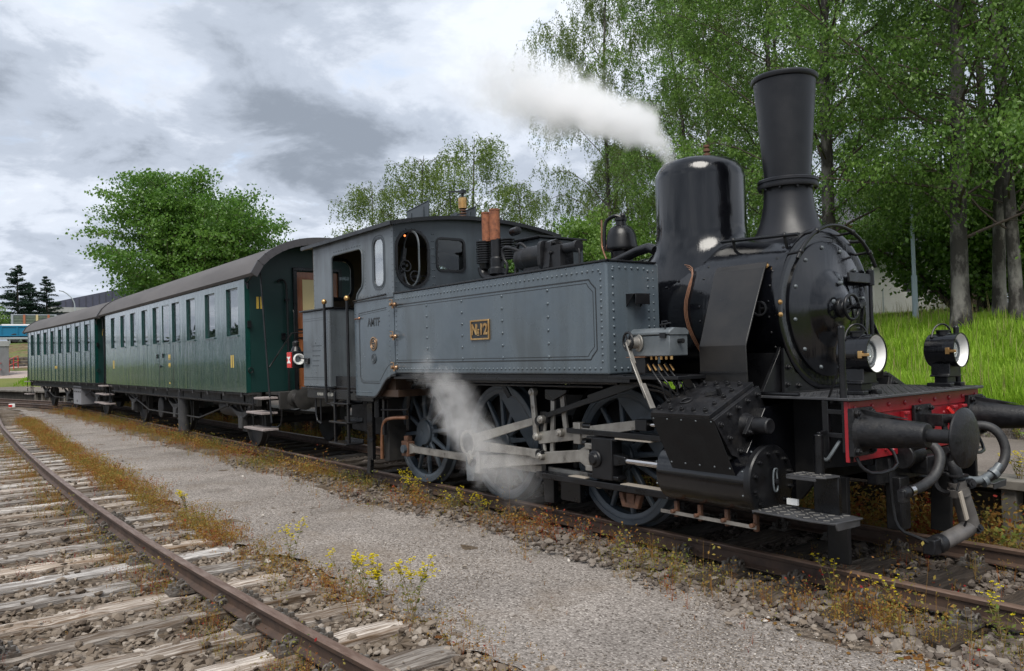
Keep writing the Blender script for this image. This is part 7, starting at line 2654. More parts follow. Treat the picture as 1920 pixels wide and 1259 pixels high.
def broad_tree(seed, H, W, leaf=0.15, n_limb=34, mat="broad_leaf", name="maple_tree", low=0.16, per=55, flat=0.45):
    """Dense round-topped tree: ascending limbs, leaves in shelves at the twig ends."""
    rg = np.random.default_rng(seed)
    root = empty(name, (0, 0, 0))
    tr, br = MB(), MB()
    tp = polyline((0, 0, -0.3), (0, 0, 1), H * 0.8, 8, 0.03, 0, rg)
    for i in range(8):
        tr.tube(tp[i], tp[i + 1], 0.30 * (1 - i / 9), 0.30 * (1 - (i + 1) / 9), 10, cap=False)
    P, D, Z, TN = [], [], [], []
    for k in range(n_limb):
        t = low + (0.9 - low) * (k + rg.uniform(0, 0.9)) / n_limb
        i = min(7, int(t * 8))
        base = tp[i]
        az = k * 2.4 + rg.uniform(-0.5, 0.5)
        # aim at a point on an egg-shaped envelope
        el = R(rg.uniform(-12, 30) + 62 * ((k + 0.5) / n_limb) ** 1.1)
        c = np.array([0, 0, H * 0.46])
        tgt = c + np.array([math.cos(az) * math.cos(el) * W * 0.5, math.sin(az) * math.cos(el) * W * 0.5, math.sin(el) * H * 0.54]) * rg.uniform(0.82, 1.06)
        d = tgt - base
        ln_ = np.linalg.norm(d)
        lp = polyline(base, d / ln_ + np.array([0, 0, 0.15]), ln_, 7, 0.06, 0.05, rg)
        br.path(lp, 0.09, 5, 0, False, r1=0.015)
        lt = rg.normal(0.45, 0.10)
        for j in range(2, 8):
            for m in range(4):
                az2 = az + rg.uniform(-1.9, 1.9)
                sl = rg.uniform(0.5, 1.0) * W * 0.13
                sp_ = polyline(lp[j], (math.cos(az2), math.sin(az2), rg.uniform(-0.1, 0.6)), sl, 3, 0.12, 0.05, rg)
                if m < 2: br.path(sp_, 0.02, 3, 0, False, r1=0.006)
                for q in range(3):
                    cpt = sp_[q + 1] + rg.normal(0, 0.12, 3)
                    n = per // 3
                    pp = cpt + rg.normal(0, 1, (n, 3)) * np.array([0.33, 0.33, 0.33 * flat]) * (0.4 + 0.045 * W)
                    P.append(pp)
                    D.append(rg.normal(0, 0.8, (n, 3)) + np.array([0, 0, -0.5]))
                    Z.append(leaf * rg.uniform(0.6, 1.25, n))
                    TN.append(lt + rg.normal(0, 0.10) + rg.normal(0, 0.15, n))
    tr.build("trunk", "bark_brown", root, recalc=False)
    br.build("branches", "bark_brown", root, recalc=False, kind="stuff")
    leaf_cloud("crown", np.concatenate(P), np.concatenate(D), np.concatenate(Z), mat, np.concatenate(TN), root, wid=0.8)
    return root


def conifer(seed, H, W):
    rg = np.random.default_rng(seed)
    root = empty("conifer_tree", (0, 0, 0))
    MB().tube((0, 0, -0.3), (0, 0, H), 0.22, 0.02, 8).build("trunk", "bark_brown", root)
    P, D, Z, TN = [], [], [], []
    z = H * 0.10
    while z < H * 0.99:
        t = z / H
        L0 = W * 0.5 * (1 - t) ** 0.75
        for k in range(6):
            az = rg.uniform(0, 2 * PI)
            L_ = L0 * rg.uniform(0.55, 1.15) + 0.1
            pl = polyline((0, 0, z + rg.uniform(-0.15, 0.15)), (math.cos(az), math.sin(az), 0.18), L_, 5, 0.05, 0.06, rg)
            n = int(16 + 60 * L_)
            tt = rg.uniform(0.3, 5, n)
            ii = np.minimum(4, tt.astype(int))
            pp = pl[ii] + (pl[ii + 1] - pl[ii]) * (tt - ii)[:, None]
            wd = 0.16 * L_ * (1 - np.abs(tt / 5 - 0.6))
            pp = pp + np.stack([rg.normal(0, 1, n) * wd * -math.sin(az), rg.normal(0, 1, n) * wd * math.cos(az), rg.normal(0, 0.05, n)], 1)
            P.append(pp)
            D.append(np.stack([math.cos(az) + rg.normal(0, 0.6, n), math.sin(az) + rg.normal(0, 0.6, n), rg.normal(-0.1, 0.25, n)], 1))
            Z.append(rg.uniform(0.15, 0.34, n))
            TN.append(rg.uniform(0.1, 0.9, n))
        z += H * 0.042 * rg.uniform(0.8, 1.2)
    leaf_cloud("crown", np.concatenate(P), np.concatenate(D), np.concatenate(Z), "needle_leaf", np.concatenate(TN), root, wid=0.35)
    return root


def place(o, x, y, label, cat, group, scale=1.0, rz=None, dz=0.0, name=None):
    o.location = (x, y, float(land_z(x, y)) + dz)
    o.rotation_euler = (0, 0, random.uniform(0, 6.28) if rz is None else rz)
    o.scale = (scale,) * 3 if isinstance(scale, (int, float)) else scale
    if name: o.name = name
    return tag(o, label, cat, group)


BG = "birches on the meadow beyond the engine"
LG = "thin birches rising behind the cab roof"
pA = birch(1, 18.0, 8.8, "birch_leaf", 52, 9, 0.092, 0.90, 0.40, 0.13, 0.70, 0.19)
pB = birch(2, 17.0, 7.8, "birch_leaf", 50, 9, 0.092, 0.85, 0.55, 0.14, 0.70, 0.14)
pC = birch(3, 17.5, 7.4, "yellow_birch_leaf", 46, 9, 0.090, 1.0, 1.0, 0.10, 0.85, 0.18)
pD = birch(4, 11.0, 4.6, "yellow_birch_leaf", 26, 6, 0.105, 0.55, 1.15, 0.12, 0.9, 0.13)
pE = birch(5, 10.8, 4.2, "yellow_birch_leaf", 25, 6, 0.105, 0.55, 1.2, 0.15, 0.85, 0.13)

place(pA, -5.5, 12.9, "thick-trunked birch standing right behind the far headlamp, dark furrowed bark at its foot", "birch tree", BG, 1.0, 0.3)
place(pB, -5.25, 14.3, "slim birch just right of the thick trunk, with straight mottled stem", "birch tree", BG, 1.0, 1.2)
place(dup(pB), -4.55, 13.4, "slim leaning birch at the meadow's right edge, outermost of the visible trunks", "birch tree", BG, 0.98, 4.0)
place(dup(pA), -9.1, 13.6, "tall leafy birch whose crown spreads just right of the chimney top", "birch tree", BG, 0.98, 2.2)
place(dup(pB), -12.9, 16.0, "tall birch whose crown fills the gap between dome and chimney", "birch tree", BG, 0.93, 3.1)
place(dup(pB), -15.0, 15.2, "birch with loose top, right beside the white steam", "birch tree", BG, (0.68, 0.68, 0.80), 5.2)
place(pC, -21.4, 17.0, "tall weeping birch behind the white steam, with long hanging strands", "birch tree", BG, (0.66, 0.66, 1.0), 0.9)
place(dup(pC), -19.0, 20.5, "weeping birch set back behind the steam plume", "birch tree", BG, (0.66, 0.66, 0.86), 2.9)
place(dup(pA), -9.0, 22.6, "birch deep in the shade behind the smokebox door", "birch tree", BG, 1.0, 5.5)
place(dup(pB), -16.6, 26.0, "birch at the back of the meadow left of the white house", "birch tree", BG, 1.05, 0.2)
place(dup(pA), -8.3, 26.5, "birch at the back of the meadow behind the slim trunks", "birch tree", BG, 0.95, 1.7)
place(dup(pA), -18.2, 25.5, "birch at the back of the meadow behind the dome", "birch tree", BG, 0.95, 4.4)
place(dup(pC), -25.5, 22.5, "small weeping birch left of the tall weeping one, above the sand box", "birch tree", BG, 0.55, 3.6)
place(pD, -39.6, 15.6, "leftmost thin weeping birch above the rear of the cab roof", "birch tree", LG, 1.0, 0.4)
place(pE, -36.6, 17.3, "thin weeping birch above the first roof ventilator, with drooping top", "birch tree", LG, 1.06, 2.0)
place(dup(pD), -34.6, 19.6, "tallest thin birch, behind the whistle", "birch tree", LG, 1.08, 3.7)
place(dup(pE), -33.0, 21.6, "thin birch above the twin rusty exhausts, rightmost of its row", "birch tree", LG, 0.86, 5.1)
place(dup(pE), -38.2, 19.0, "low thin birch between the two ends of its row, behind the ventilator", "birch tree", LG, 0.78, 1.1)

mp = broad_tree(21, 14.6, 12.8, 0.20, 70, per=54, low=0.06)
place(mp, -51.0, 8.6, "large round-crowned leafy tree above the carriage roofs", "tree", None, 0.95, 0.7, -0.8)
bu = broad_tree(22, 4.2, 5.0, 0.12, 20, "birch_leaf", "shrub", 0.05, 54, 0.8)
SG = "bushes at the edge of the meadow"
for i, (x, y, s, lb) in enumerate((
        (-27.0, 19.5, 1.15, "bright green bush behind the sand box on the tank"),
        (-23.0, 14.2, 0.95, "bright green bush behind the air pump"),
        (-19.2, 14.2, 1.05, "green bush behind the bell-shaped valve cover"),
        (-16.5, 12.6, 0.85, "green bush low behind the boiler, under the steam"),
        (-10.9, 11.3, 0.55, "low bush hidden behind the smokebox"),
        (-13.2, 36.0, 1.3, "dark hedge bush right of the white house, seen between trunks"),
        (-19.6, 33.0, 1.2, "dark bush left of the white house, behind the sign posts"),
        (-10.8, 34.0, 1.2, "dark bush at the back edge of the meadow, behind the slim trunks"),
        (-22.5, 30.5, 1.3, "bush behind the smokebox door at the meadow's back"),
        (-8.6, 20.0, 1.25, "tall bush in the gap between the thick trunk and the slim trunks"),
        (-6.6, 20.6, 1.35, "tall bush behind the slim trunks"),
        )):
    place(bu if i == 0 else dup(bu), x, y, lb, "bush", SG, s, name="shrub")
yb_ = broad_tree(23, 7.0, 6.0, 0.14, 24, "yellow_birch_leaf", "young_tree", 0.08, 54, 0.7)
place(yb_, -5.9, 23.5, "yellow-green young tree at the right edge of the picture", "tree", None, 1.0)
lb_ = dup(bu)
place(lb_, -95.0, -0.4, "rounded green bush beside the road behind the blue truck", "bush", None, 1.1, name="shrub")
lb2 = dup(bu)
place(lb2, -64.0, 8.3, "light green bush between the grey wall and the rear carriage roof", "bush", None, 1.25, name="shrub")

cn = conifer(31, 9.6, 7.6)
place(cn, -106.3, 4.4, "tallest dark conifer behind the green noise barrier", "conifer", "dark conifers behind the barrier", 1.0, 0.5)
place(dup(cn), -108.0, 5.9, "narrow conifer crowded against the right of the tallest one", "conifer", "dark conifers behind the barrier", (0.7, 0.7, 0.80), 2.5)
place(dup(cn), -107.9, 7.5, "smaller dark conifer beside the dark gabled building", "conifer", "dark conifers behind the barrier", (0.72, 0.72, 0.89), 4.0)

# a hedge across the open ground beside the line: it shows only as the dark band mirrored in the carriage paint
rg = np.random.default_rng(77)
n = 24000
x = rg.uniform(-175, -48, n)
y = -13 + (x + 48) * 0.22 + rg.normal(0, 1.1, n)
z = rg.beta(1.3, 1.2, n) * (3.5 + 0.7 * np.sin(x * 0.31) + 0.4 * np.sin(x * 0.83 + 1))
leaf_cloud("far_hedge", np.stack([x, y, z - 0.3], 1), rg.normal(0, 1, (n, 3)), rg.uniform(0.4, 0.8, n), "needle_leaf", rg.uniform(0, 0.8, n), None)["kind"] = "stuff"

# ================================================================== buildings and things far off
# white house glimpsed behind the trunks
hx, hy = -17.9, 35.2
hs = empty("white_house", (hx, hy, float(land_z(hx, hy))), "white rendered house half hidden behind the birch trunks", "house", rz=R(24))
ORG = Vector((0, 0, 0))
mb = MB()
wh_ = [(-3.3, 0), (3.3, 0), (3.3, 2.75), (-3.3, 2.75)]
mb.plate(wh_, [[(-0.4, 0.9), (0.9, 0.9), (0.9, 2.0), (-0.4, 2.0)]], (0, -3.0, 0), (1, 0, 0), (0, 0, 1), (0, 0.25, 0))
mb.box(-3.3, -3.05, -2.75, 3, 0, 2.75)
mb.box(3.05, 3.3, -2.75, 3, 0, 3.0)
mb.box(-3.05, 3.05, 2.75, 3, 0, 2.75)
mb.build("wall", "house_white", hs, smooth=False)
mb = MB()
mb.plate([(-3.5, 2.70), (3.5, 2.70), (0, 4.3)], [], (-3.6, 0, 0), (0, 1, 0), (0, 0, 1), (7.2, 0, 0))
mb.build("roof", "roof_dark", hs, smooth=False)
mb = MB()
mb.plate([(-0.4, 0.9), (0.9, 0.9), (0.9, 2.0), (-0.4, 2.0)], [[(-0.30, 1.0), (0.20, 1.0), (0.20, 1.9), (-0.30, 1.9)], [(0.30, 1.0), (0.80, 1.0), (0.80, 1.9), (0.30, 1.9)]], (0, -2.95, 0), (1, 0, 0), (0, 0, 1), (0, 0.08, 0))
wf = mb.build("window", "house_white", hs, smooth=False)
MB().box(-0.4, 0.9, -2.86, -2.85, 0.9, 2.0).build("pane", "roof_dark", wf, smooth=False)
mb = MB()
mb.box(1.7, 1.9, -4.4, -3.0, 0, 2.6)
mb.box(1.8, 3.1, -3.05, -3.02, 0.0, 2.1)
mb.build("porch", "bark_brown", hs, smooth=False)
bh = empty("brick_house", (-26.5, 50.0, float(land_z(-26.5, 50))), "tall red-brown brick house glimpsed through the leaves", "house", rz=R(24))
MB().box(-4, 4, -4, 4, 0, 6.5).build("wall", "house_brick", bh, smooth=False)
MB().plate([(-4.4, 6.4), (4.4, 6.4), (0, 9.6)], [], (-4.4, 0, 0), (0, 1, 0), (0, 0, 1), (8.8, 0, 0)).build("roof", "roof_dark", bh, smooth=False)
mb = MB()
for x in (-2.2, 1.2):
    for z in (1.2, 4.2):
        mb.box(x, x + 1.0, -4.03, -3.98, z, z + 1.4)
mb.build("window", "house_white", bh, smooth=False)
# poles and signs on the meadow
zl = float(land_z(-7.65, 15.1))
lp_ = empty("lamp_post", (-7.65, 15.1, zl), "slender pale blue-grey lamp post standing in the meadow before the white house", "lamp post")
ORG = Vector((0, 0, 0))
mb = MB()
mb.tube((0, 0, -0.1), (0, 0, 1.4), 0.075, 0.07, 12)
mb.tube((0, 0, 1.4), (0, 0, 4.2), 0.05, 0.045, 12)
mb.build("post", "pole_blue_grey", lp_)
mb = MB()
mb.lathe([(0.04, 4.2), (0.16, 4.25), (0.20, 4.5), (0.10, 4.62), (0.02, 4.65)], (0, 0, 0), (0, 0, 1), 16)
mb.build("lantern", "pole_blue_grey", lp_)
sg = empty("sign_post", (-14.4, 25.1, float(land_z(-14.4, 25.1))), "thin tall white pole at the back of the meadow left of the white house", "pole")
MB().tube((0, 0, 0), (0, 0, 3.4), 0.035, n=8).build("post", "house_white", sg)
sg = empty("sign_post", (-14.6, 26.2, float(land_z(-14.6, 26.2))), "small pale sign board on a short post at the meadow's back", "sign")
MB().tube((0, 0, 0), (0, 0, 1.3), 0.03, n=8).build("post", "galvanised", sg)
MB().obox((0, 0, 1.2), 0.6, 0.03, 0.42, Matrix.Rotation(R(30), 3, 'Z')).build("board", "house_white", sg, smooth=False)

# far left: path, rails, bank, road, truck, barrier, building
pth = [(-58.0, -2.4), (-65.4, -0.1), (-72.2, 1.5), (-73.5, 2.6)]
mb = MB()
pts = []
for i, (x, y) in enumerate(pth):
    wv = 1.15
    for sgn in (-1, 1):
        xx, yy = x + sgn * 0.1, y + sgn * wv
        mb.v.append((xx, yy, float(land_z(xx, yy)) + 0.05))
for i in range(3):
    mb.f.append((2 * i, 2 * i + 2, 2 * i + 3, 2 * i + 1))
mb.build("footpath", "path_pink", None, kind="structure", smooth=False)
xs_ = np.linspace(-79.5, -72.9, 8)
grid_mesh("bank", np.linspace(73.3, 86, 16), np.linspace(-5, 8, 16), lambda X, Y: land_z(X, Y) + 0.04 + 0.10 * np.sin(X * 3) * np.sin(Y * 2), "bank_brown",
          xf=lambda Sx, T: (3.23 - 0.995 * Sx, -6.36 + 0.1 * Sx + T))
sw = empty("stone_wall", (-72.6, 1.6, float(land_z(-72.6, 1.6))), "low dark dry-stone wall at the foot of the bank, top of the path", "wall")
rg2 = random.Random(4)
ORG = Vector((0, 0, 0))
for row in range(3):
    y = -1.6
    while y < 3.4:
        w_ = rg2.uniform(0.35, 0.7)
        MB().obox((-0.15 + rg2.uniform(-0.04, 0.04), y + w_ / 2, 0.14 + row * 0.27), 0.5, w_ * 0.96, 0.25 * rg2.uniform(0.85, 1.0)).build("stone", "stone_wall", sw, bevel=0.04)
        y += w_
gp = empty("gate_pillar", (-66.6, -0.9, float(land_z(-66.6, -0.9))), "grey concrete block wall with pale cap at the left edge, beside the handrail", "wall")
MB().box(-0.5, 0.5, -1.4, 0.75, -0.3, 2.1).build("wall", "cladding_grey", gp, bevel=0.02)
MB().box(-0.55, 0.55, -1.45, 0.8, 2.1, 2.5).build("cap", "concrete_light", gp, bevel=0.02)
hr = empty("handrail", (-65.6, -0.8, float(land_z(-65.6, -0.8))), "sloping red tubular handrail beside the path", "handrail")
mb = MB()
for k in range(5):
    x, y = -6.0 * k / 4, 1.75 * k / 4
    zz_ = float(land_z(-65.6 + x, -0.8 + y)) - hr.location.z
    mb.tube((x, y, zz_), (x, y, zz_ + 0.95), 0.03, n=6)
mb.build("post", "red_paint", hr)
for h_ in (0.5, 0.95):
    mb = MB()
    pts = []
    for k in range(5):
        x, y = -6.0 * k / 4, 1.75 * k / 4
        pts.append((x, y, float(land_z(-65.6 + x, -0.8 + y)) - hr.location.z + h_))
    mb.path(pts, 0.03, 6)
    mb.build("rail", "red_paint", hr)
mk_ = empty("track_marker", (-40.6, -2.4 + 0.05, -0.2), "tiny red and white marker block on the gravel at the far left", "marker")
MB().box(-0.12, 0.12, -0.12, 0.12, 0, 0.20).build("block", "white_paint", mk_, bevel=0.02)
MB().box(-0.125, 0.125, -0.125, 0.0, 0.06, 0.17).build("band", "red_paint", mk_)
# road deck with its guard rail
mb = MB()
mb.add([(-84.2, -30, 3.98), (-84.2, 40, 3.98), (-92.5, 40, 4.0), (-92.5, -30, 4.0)], [(0, 1, 2, 3)])
mb.build("road", "concrete_dark", None, kind="structure", smooth=False, recalc=False)
gr = empty("guard_rail", (-83.6, 3.0, 3.8), "grey steel guard rail along the road above the bank", "guard rail")
mb = MB()
mb.box(-0.04, 0.04, -20, 20, 0.42, 0.60)
mb.build("rail", "galvanised", gr, bevel=0.02)
mb = MB()
for k in range(20):
    mb.box(-0.10, -0.04, -19.5 + 2 * k - 0.05, -19.5 + 2 * k + 0.05, -0.3, 0.6)
mb.build("post", "galvanised", gr, smooth=False)
trk = empty("dump_truck", (-88.0, 0.0, 4.0), "long bright blue truck trailer parked on the road at the far left", "truck", rz=0)
mb = MB()
mb.plate([(-6.0, 0.62), (5.0, 0.62), (5.15, 1.62), (-6.0, 1.62)], [], (-1.1, 0, 0), (0, 1, 0), (0, 0, 1), (2.2, 0, 0))
bd = mb.build("body", "truck_blue", trk, bevel=0.03)
mb = MB()
for y in np.arange(-5.4, 5.0, 1.3):
    mb.box(1.10, 1.16, y - 0.06, y + 0.06, 0.65, 1.60)
mb.box(1.10, 1.17, -6.0, 5.1, 1.50, 1.62)
mb.box(1.10, 1.17, -6.0, 5.0, 0.62, 0.72)
mb.build("rib", "truck_blue", bd)
mb = MB()
x = -2.0
for k in range(9):
    mb.box(1.102, 1.108, -1.6 + k * 0.28, -1.42 + k * 0.28, 1.05, 1.22)
mb.build("side_stripe", "white_paint", bd, smooth=False)
mb = MB()
mb.plate([(-1.1, 1.62), (1.1, 1.62), (0.7, 1.78), (-0.7, 1.78)], [], (0, 1.2, 0), (1, 0, 0), (0, 0, 1), (0, 3.6, 0))
mb.build("tarpaulin", "tarp_white", trk)
mb = MB()
mb.box(-1.0, 1.0, -5.8, 4.8, 0.42, 0.62)
mb.build("chassis", "under_black", trk)
for y in (-4.5, -3.3, 2.2, 3.4):
    MB().lathe([(0.1, -1.12), (0.40, -1.12), (0.45, -1.05), (0.45, -0.8), (0.45, 0.8), (0.45, 1.05), (0.40, 1.12), (0.1, 1.12)], (0, y, 0.46), (1, 0, 0), 20).build("wheel", "rubber", trk)
nbr = empty("noise_barrier", (-94.2, 4.5, 4.0), "green slatted noise barrier with rust-red posts behind the blue truck", "barrier")
mb = MB()
mb.box(-0.06, 0.0, -1.8, 2.1, 0, 3.0)
pn = mb.build("panel", "barrier_green", nbr)
for k in range(9):
    MB().box(0.0, 0.05, -1.75, 2.05, 0.35 + k * 0.30, 0.49 + k * 0.30).build("slat", "barrier_green", pn, smooth=False)
for y, m_ in ((-1.82, "galvanised"), (-0.75, "barrier_post"), (0.40, "cream_panel"), (1.45, "barrier_post"), (2.1, "galvanised")):
    MB().box(-0.10, 0.10, y - 0.10, y + 0.10, 0, 3.06).build("post", m_, nbr)
MB().box(-0.08, 0.08, -1.9, 2.2, 3.0, 3.10).build("top_rail", "galvanised", nbr)
gw = empty("grey_wall", (-93.9, 8.2, 4.0), "plain light grey concrete wall right of the green barrier", "wall")
MB().box(-0.1, 0.1, -1.5, 3.2, 0, 3.0).build("panel", "concrete_light", gw)
sl_ = empty("street_lamp", (-99.6, 9.3, 4.0), "thin curved street lamp in front of the dark gabled building", "street lamp")
mb = MB()
mb.path([(0, 0, 0), (0, 0, 4.3), (0, -0.2, 5.1), (-0.1, -0.7, 5.7), (-0.1, -1.2, 6.0)], 0.055, 8, 2)
mb.build("post", "galvanised", sl_)
MB().obox((-0.1, -1.35, 6.03), 0.16, 0.5, 0.10, Matrix.Rotation(R(-12), 3, 'X')).build("lamp_head", "galvanised", sl_, bevel=0.02)
dbd = empty("dark_building", (-124.0, 16.0, 4.0), "dark blue-grey clad building with rising roof line behind the trees", "building")
mb = MB()
mb.plate([(-5.0, 3.0), (16, 3.0), (16, 11.8), (-5.0, 6.7)], [], (-2.0, 0, 0), (0, 1, 0), (0, 0, 1), (-14, 0, 0))
mb.build("wall", "cladding_blue_grey", dbd, smooth=False)
mb = MB()
mb.box(-1.9, 3.2, -6.5, 1.5, 0, 4.9)
lw = mb.build("annex", "cladding_blue_grey", dbd, smooth=False)
MB().box(-1.9, 3.5, -6.8, 1.8, 4.9, 5.55).build("fascia", "concrete_light", lw, smooth=False)
f_ = MB().box(3.2, 3.24, -3.3, -0.3, 3.95, 4.75).build("window", "house_white", lw, smooth=False)
MB().box(3.24, 3.26, -3.15, -1.9, 4.05, 4.65).build("pane", "galvanised", f_, smooth=False)
mb = MB()
for k in range(24):
    mb.box(-1.99, -1.93, -4.8 + k * 0.86, -4.74 + k * 0.86, 3.0, 6.6 + k * 0.205)
mb.build("cladding_seam", "roof_dark", dbd, smooth=False)
ORG = Vector((0, 0, 0))

# ================================================================== grass and weeds
def blades(name, x, y, z, h, wd, mat, tone, lean=0.35, label=None):
    n = len(x)
    az = RNG.uniform(0, 2 * PI, n)
    lx, ly = np.cos(az), np.sin(az)
    ln_ = np.abs(RNG.normal(0, lean, n)) * h
    sx_, sy_ = -ly * wd * 0.5, lx * wd * 0.5
    B = np.stack([x, y, z], 1)
    S_ = np.stack([sx_, sy_, np.zeros(n)], 1)
    M_ = B + np.stack([lx * ln_ * 0.35, ly * ln_ * 0.35, h * 0.6], 1)
    T_ = B + np.stack([lx * ln_, ly * ln_, h * (1 - 0.25 * (ln_ / h) ** 2)], 1)
    v = np.stack([B - S_, B + S_, M_ + S_ * 0.8, M_ - S_ * 0.8, T_ + S_ * 0.15, T_ - S_ * 0.15], 1).reshape(-1, 3)
    b = (np.arange(n) * 6)[:, None]
    f = np.concatenate([b + np.array([[0, 1, 2, 3]]), b + np.array([[3, 2, 4, 5]])], 1).reshape(-1, 4)
    return np_mesh(name, v, f, mat, tone=np.repeat(np.clip(tone, 0, 1), 2), kind="stuff", label=label)


n = 215000
x = RNG.uniform(-15, 2.6, n)
y = 5.36 + 22 * RNG.uniform(0, 1, n) ** 1.7
hd = np.degrees(np.arctan2(-(x - 3.23), y + 6.36))
d = np.hypot(x - 3.23, y + 6.36)
k = (hd > 13) & (hd < 48) & (RNG.uniform(0, 1, n) < np.clip(14 / d, 0.25, 1))
x, y, d = x[k], y[k], d[k]
clump = np.sin(x * 2.1 + 1.3 * np.sin(y * 1.7)) * np.sin(y * 2.4 + x) * 0.5 + 0.5
h = (0.20 + 0.26 * clump + RNG.uniform(0, 0.16, len(x))) * np.where(y > 14, 0.75, 1.0)
seed_t = np.clip((y - 13) / 4, 0, 1)
blades("meadow_grass", x, y, land_z(x, y) - 0.02, h, 0.009 + 0.0009 * d * RNG.uniform(0.7, 1.3, len(x)), "grass_blade",
       0.30 + 0.30 * clump + 0.30 * seed_t + RNG.normal(0, 0.18, len(x)))
n = 2600
x = RNG.uniform(-12, 2.4, n)
y = 5.6 + 18 * RNG.uniform(0, 1, n) ** 1.5
hd = np.degrees(np.arctan2(-(x - 3.23), y + 6.36))
k = (hd > 17) & (hd < 42)
x, y = x[k], y[k]
blades("meadow_stalks", x, y, land_z(x, y), RNG.uniform(0.45, 0.85, len(x)), np.full(len(x), 0.007) + 0.0004 * y, "dry_stalk", RNG.uniform(0, 1, len(x)), 0.25)
# thin grass on the bank left of the path and along the far platform's back edge
n = 26000
x = RNG.uniform(-76, -46, n)
y = RNG.uniform(-4, 8, n)
k = (bank_s(x, y) > 63) | (y - track_y(x) > 5.4)
x, y = x[k], y[k]
k = np.abs(np.interp(x, [p[0] for p in pth][::-1], [p[1] for p in pth][::-1]) - y) > 1.25
x, y = x[k], y[k]
blades("bank_grass", x, y, land_z(x, y), RNG.uniform(0.12, 0.3, len(x)), np.full(len(x), 0.05), "grass_blade", RNG.uniform(0.1, 0.7, len(x)))


def weeds(name, x, y, z, h, tone, leaves=16, spread=0.35, leaf=0.020, mat="weed_leaf", stem=True):
    """Little wiry plants: upright stems set with small leaves."""
    n = len(x)
    t = RNG.beta(1.4, 1.0, (n, leaves))
    az = RNG.uniform(0, 2 * PI, (n, leaves))
    rr = spread * h[:, None] * (0.25 + 0.75 * t) * RNG.uniform(0.2, 1, (n, leaves))
    P = np.stack([x[:, None] + np.cos(az) * rr, y[:, None] + np.sin(az) * rr, z[:, None] + h[:, None] * t], -1).reshape(-1, 3)
    D = np.stack([np.cos(az), np.sin(az), RNG.normal(0.5, 0.6, (n, leaves))], -1).reshape(-1, 3)
    sz = leaf * RNG.uniform(0.5, 1.4, n * leaves) * np.repeat(np.clip(h / 0.2, 0.5, 1.4), leaves)
    Dn = D / np.linalg.norm(D, axis=1)[:, None]
    Sd = np.cross(Dn, RNG.normal(size=Dn.shape))
    Sd /= np.linalg.norm(Sd, axis=1)[:, None] + 1e-9
    L_ = sz[:, None]
    v = np.stack([P, P + Dn * L_ * 0.5 + Sd * L_ * 0.28, P + Dn * L_, P + Dn * L_ * 0.5 - Sd * L_ * 0.28], 1).reshape(-1, 3)
    tn = (tone[:, None] + RNG.normal(0, 0.13, (n, leaves))).ravel()
    if stem:
        m = 3
        az = RNG.uniform(0, 2 * PI, (n, m))
        B = np.stack([np.repeat(x, m), np.repeat(y, m), np.repeat(z, m) - 0.01], -1)
        hh = np.repeat(h, m) * RNG.uniform(0.5, 1.0, n * m)
        a = az.ravel()
        T_ = B + np.stack([np.cos(a) * hh * spread * 0.6, np.sin(a) * hh * spread * 0.6, hh], -1)
        W_ = np.stack([-np.sin(a), np.cos(a), 0 * a], -1) * 0.0016
        v2 = np.stack([B - W_, B + W_, T_ + W_ * 0.5, T_ - W_ * 0.5], 1).reshape(-1, 3)
        v = np.concatenate([v, v2])
        tn = np.concatenate([tn, np.repeat(tone * 0.6 - 0.05, m)])
    f = np.arange(len(v)).reshape(-1, 4)
    return np_mesh(name, v, f, mat, tone=np.clip(tn, 0, 1), kind="stuff")


def patchy(x, y, s=1.0):
    return 0.5 + 0.5 * np.sin(x * 2.3 * s + 1.7 * np.sin(y * 3.1 * s)) * np.sin(y * 4.2 * s + x * 1.1 * s + 0.6)


# fringe between gravel and the main track's near rail
n = 15000
x = -34 + 37.5 * RNG.uniform(0, 1, n)
y = track_y(x) - 0.98 - np.abs(RNG.normal(0, 0.32, n))
d = np.hypot(x - 3.2, y + 6.4)
k = (RNG.uniform(0, 1, n) < (0.10 + 0.9 * patchy(x, y) ** 1.6) * np.where(x > -8, 0.62, 0.9)) & (y > gravel_lo(x))
x, y, d = x[k], y[k], d[k]
h = RNG.gamma(2.6, 0.045, len(x)) + 0.02
h *= np.where(x < -8, 1.1, 1.0)
weeds("trackside_weeds", x, y, np.full(len(x), -0.195), h, np.clip(0.20 + 0.6 * patchy(x * 0.6 + 3, y * 0.7) + RNG.normal(0, 0.12, len(x)), 0, 1), 18, 0.40, 0.021)
# beyond the far rail, along the platform's foot, and between the rails ahead of the engine
n = 4600
x = RNG.uniform(-40, 4.2, n)
y = track_y(x) + RNG.uniform(0.86, 1.72, n)
k = RNG.uniform(0, 1, n) < 0.15 + 0.85 * patchy(x, y)
x, y = x[k], y[k]
weeds("platform_foot_weeds", x, y, np.full(len(x), -0.20), RNG.gamma(4, 0.042, len(x)) + 0.03, np.clip(0.15 + 0.75 * patchy(x * 1.4, y), 0, 1), 20, 0.40, 0.026)
n = 700
x = RNG.uniform(-2.6, 3.2, n)
y = RNG.uniform(0.88, 1.78, n)
k = RNG.uniform(0, 1, n) < 0.3 + 0.7 * patchy(x * 1.2, y)
x, y = x[k], y[k]
weeds("bright_foot_weeds", x, y, np.full(len(x), -0.20), RNG.gamma(6, 0.048, len(x)) + 0.05, np.clip(0.1 + 0.8 * patchy(x * 1.8 + 1, y * 1.5), 0, 1), 30, 0.42, 0.032)
n = 900
x = RNG.uniform(-1.2, 4.2, n)
y = RNG.uniform(-0.62, 0.62, n)
k = (RNG.uniform(0, 1, n) < np.abs(y) * 1.2 * patchy(x, y) + 0.03)
x, y = x[k], y[k]
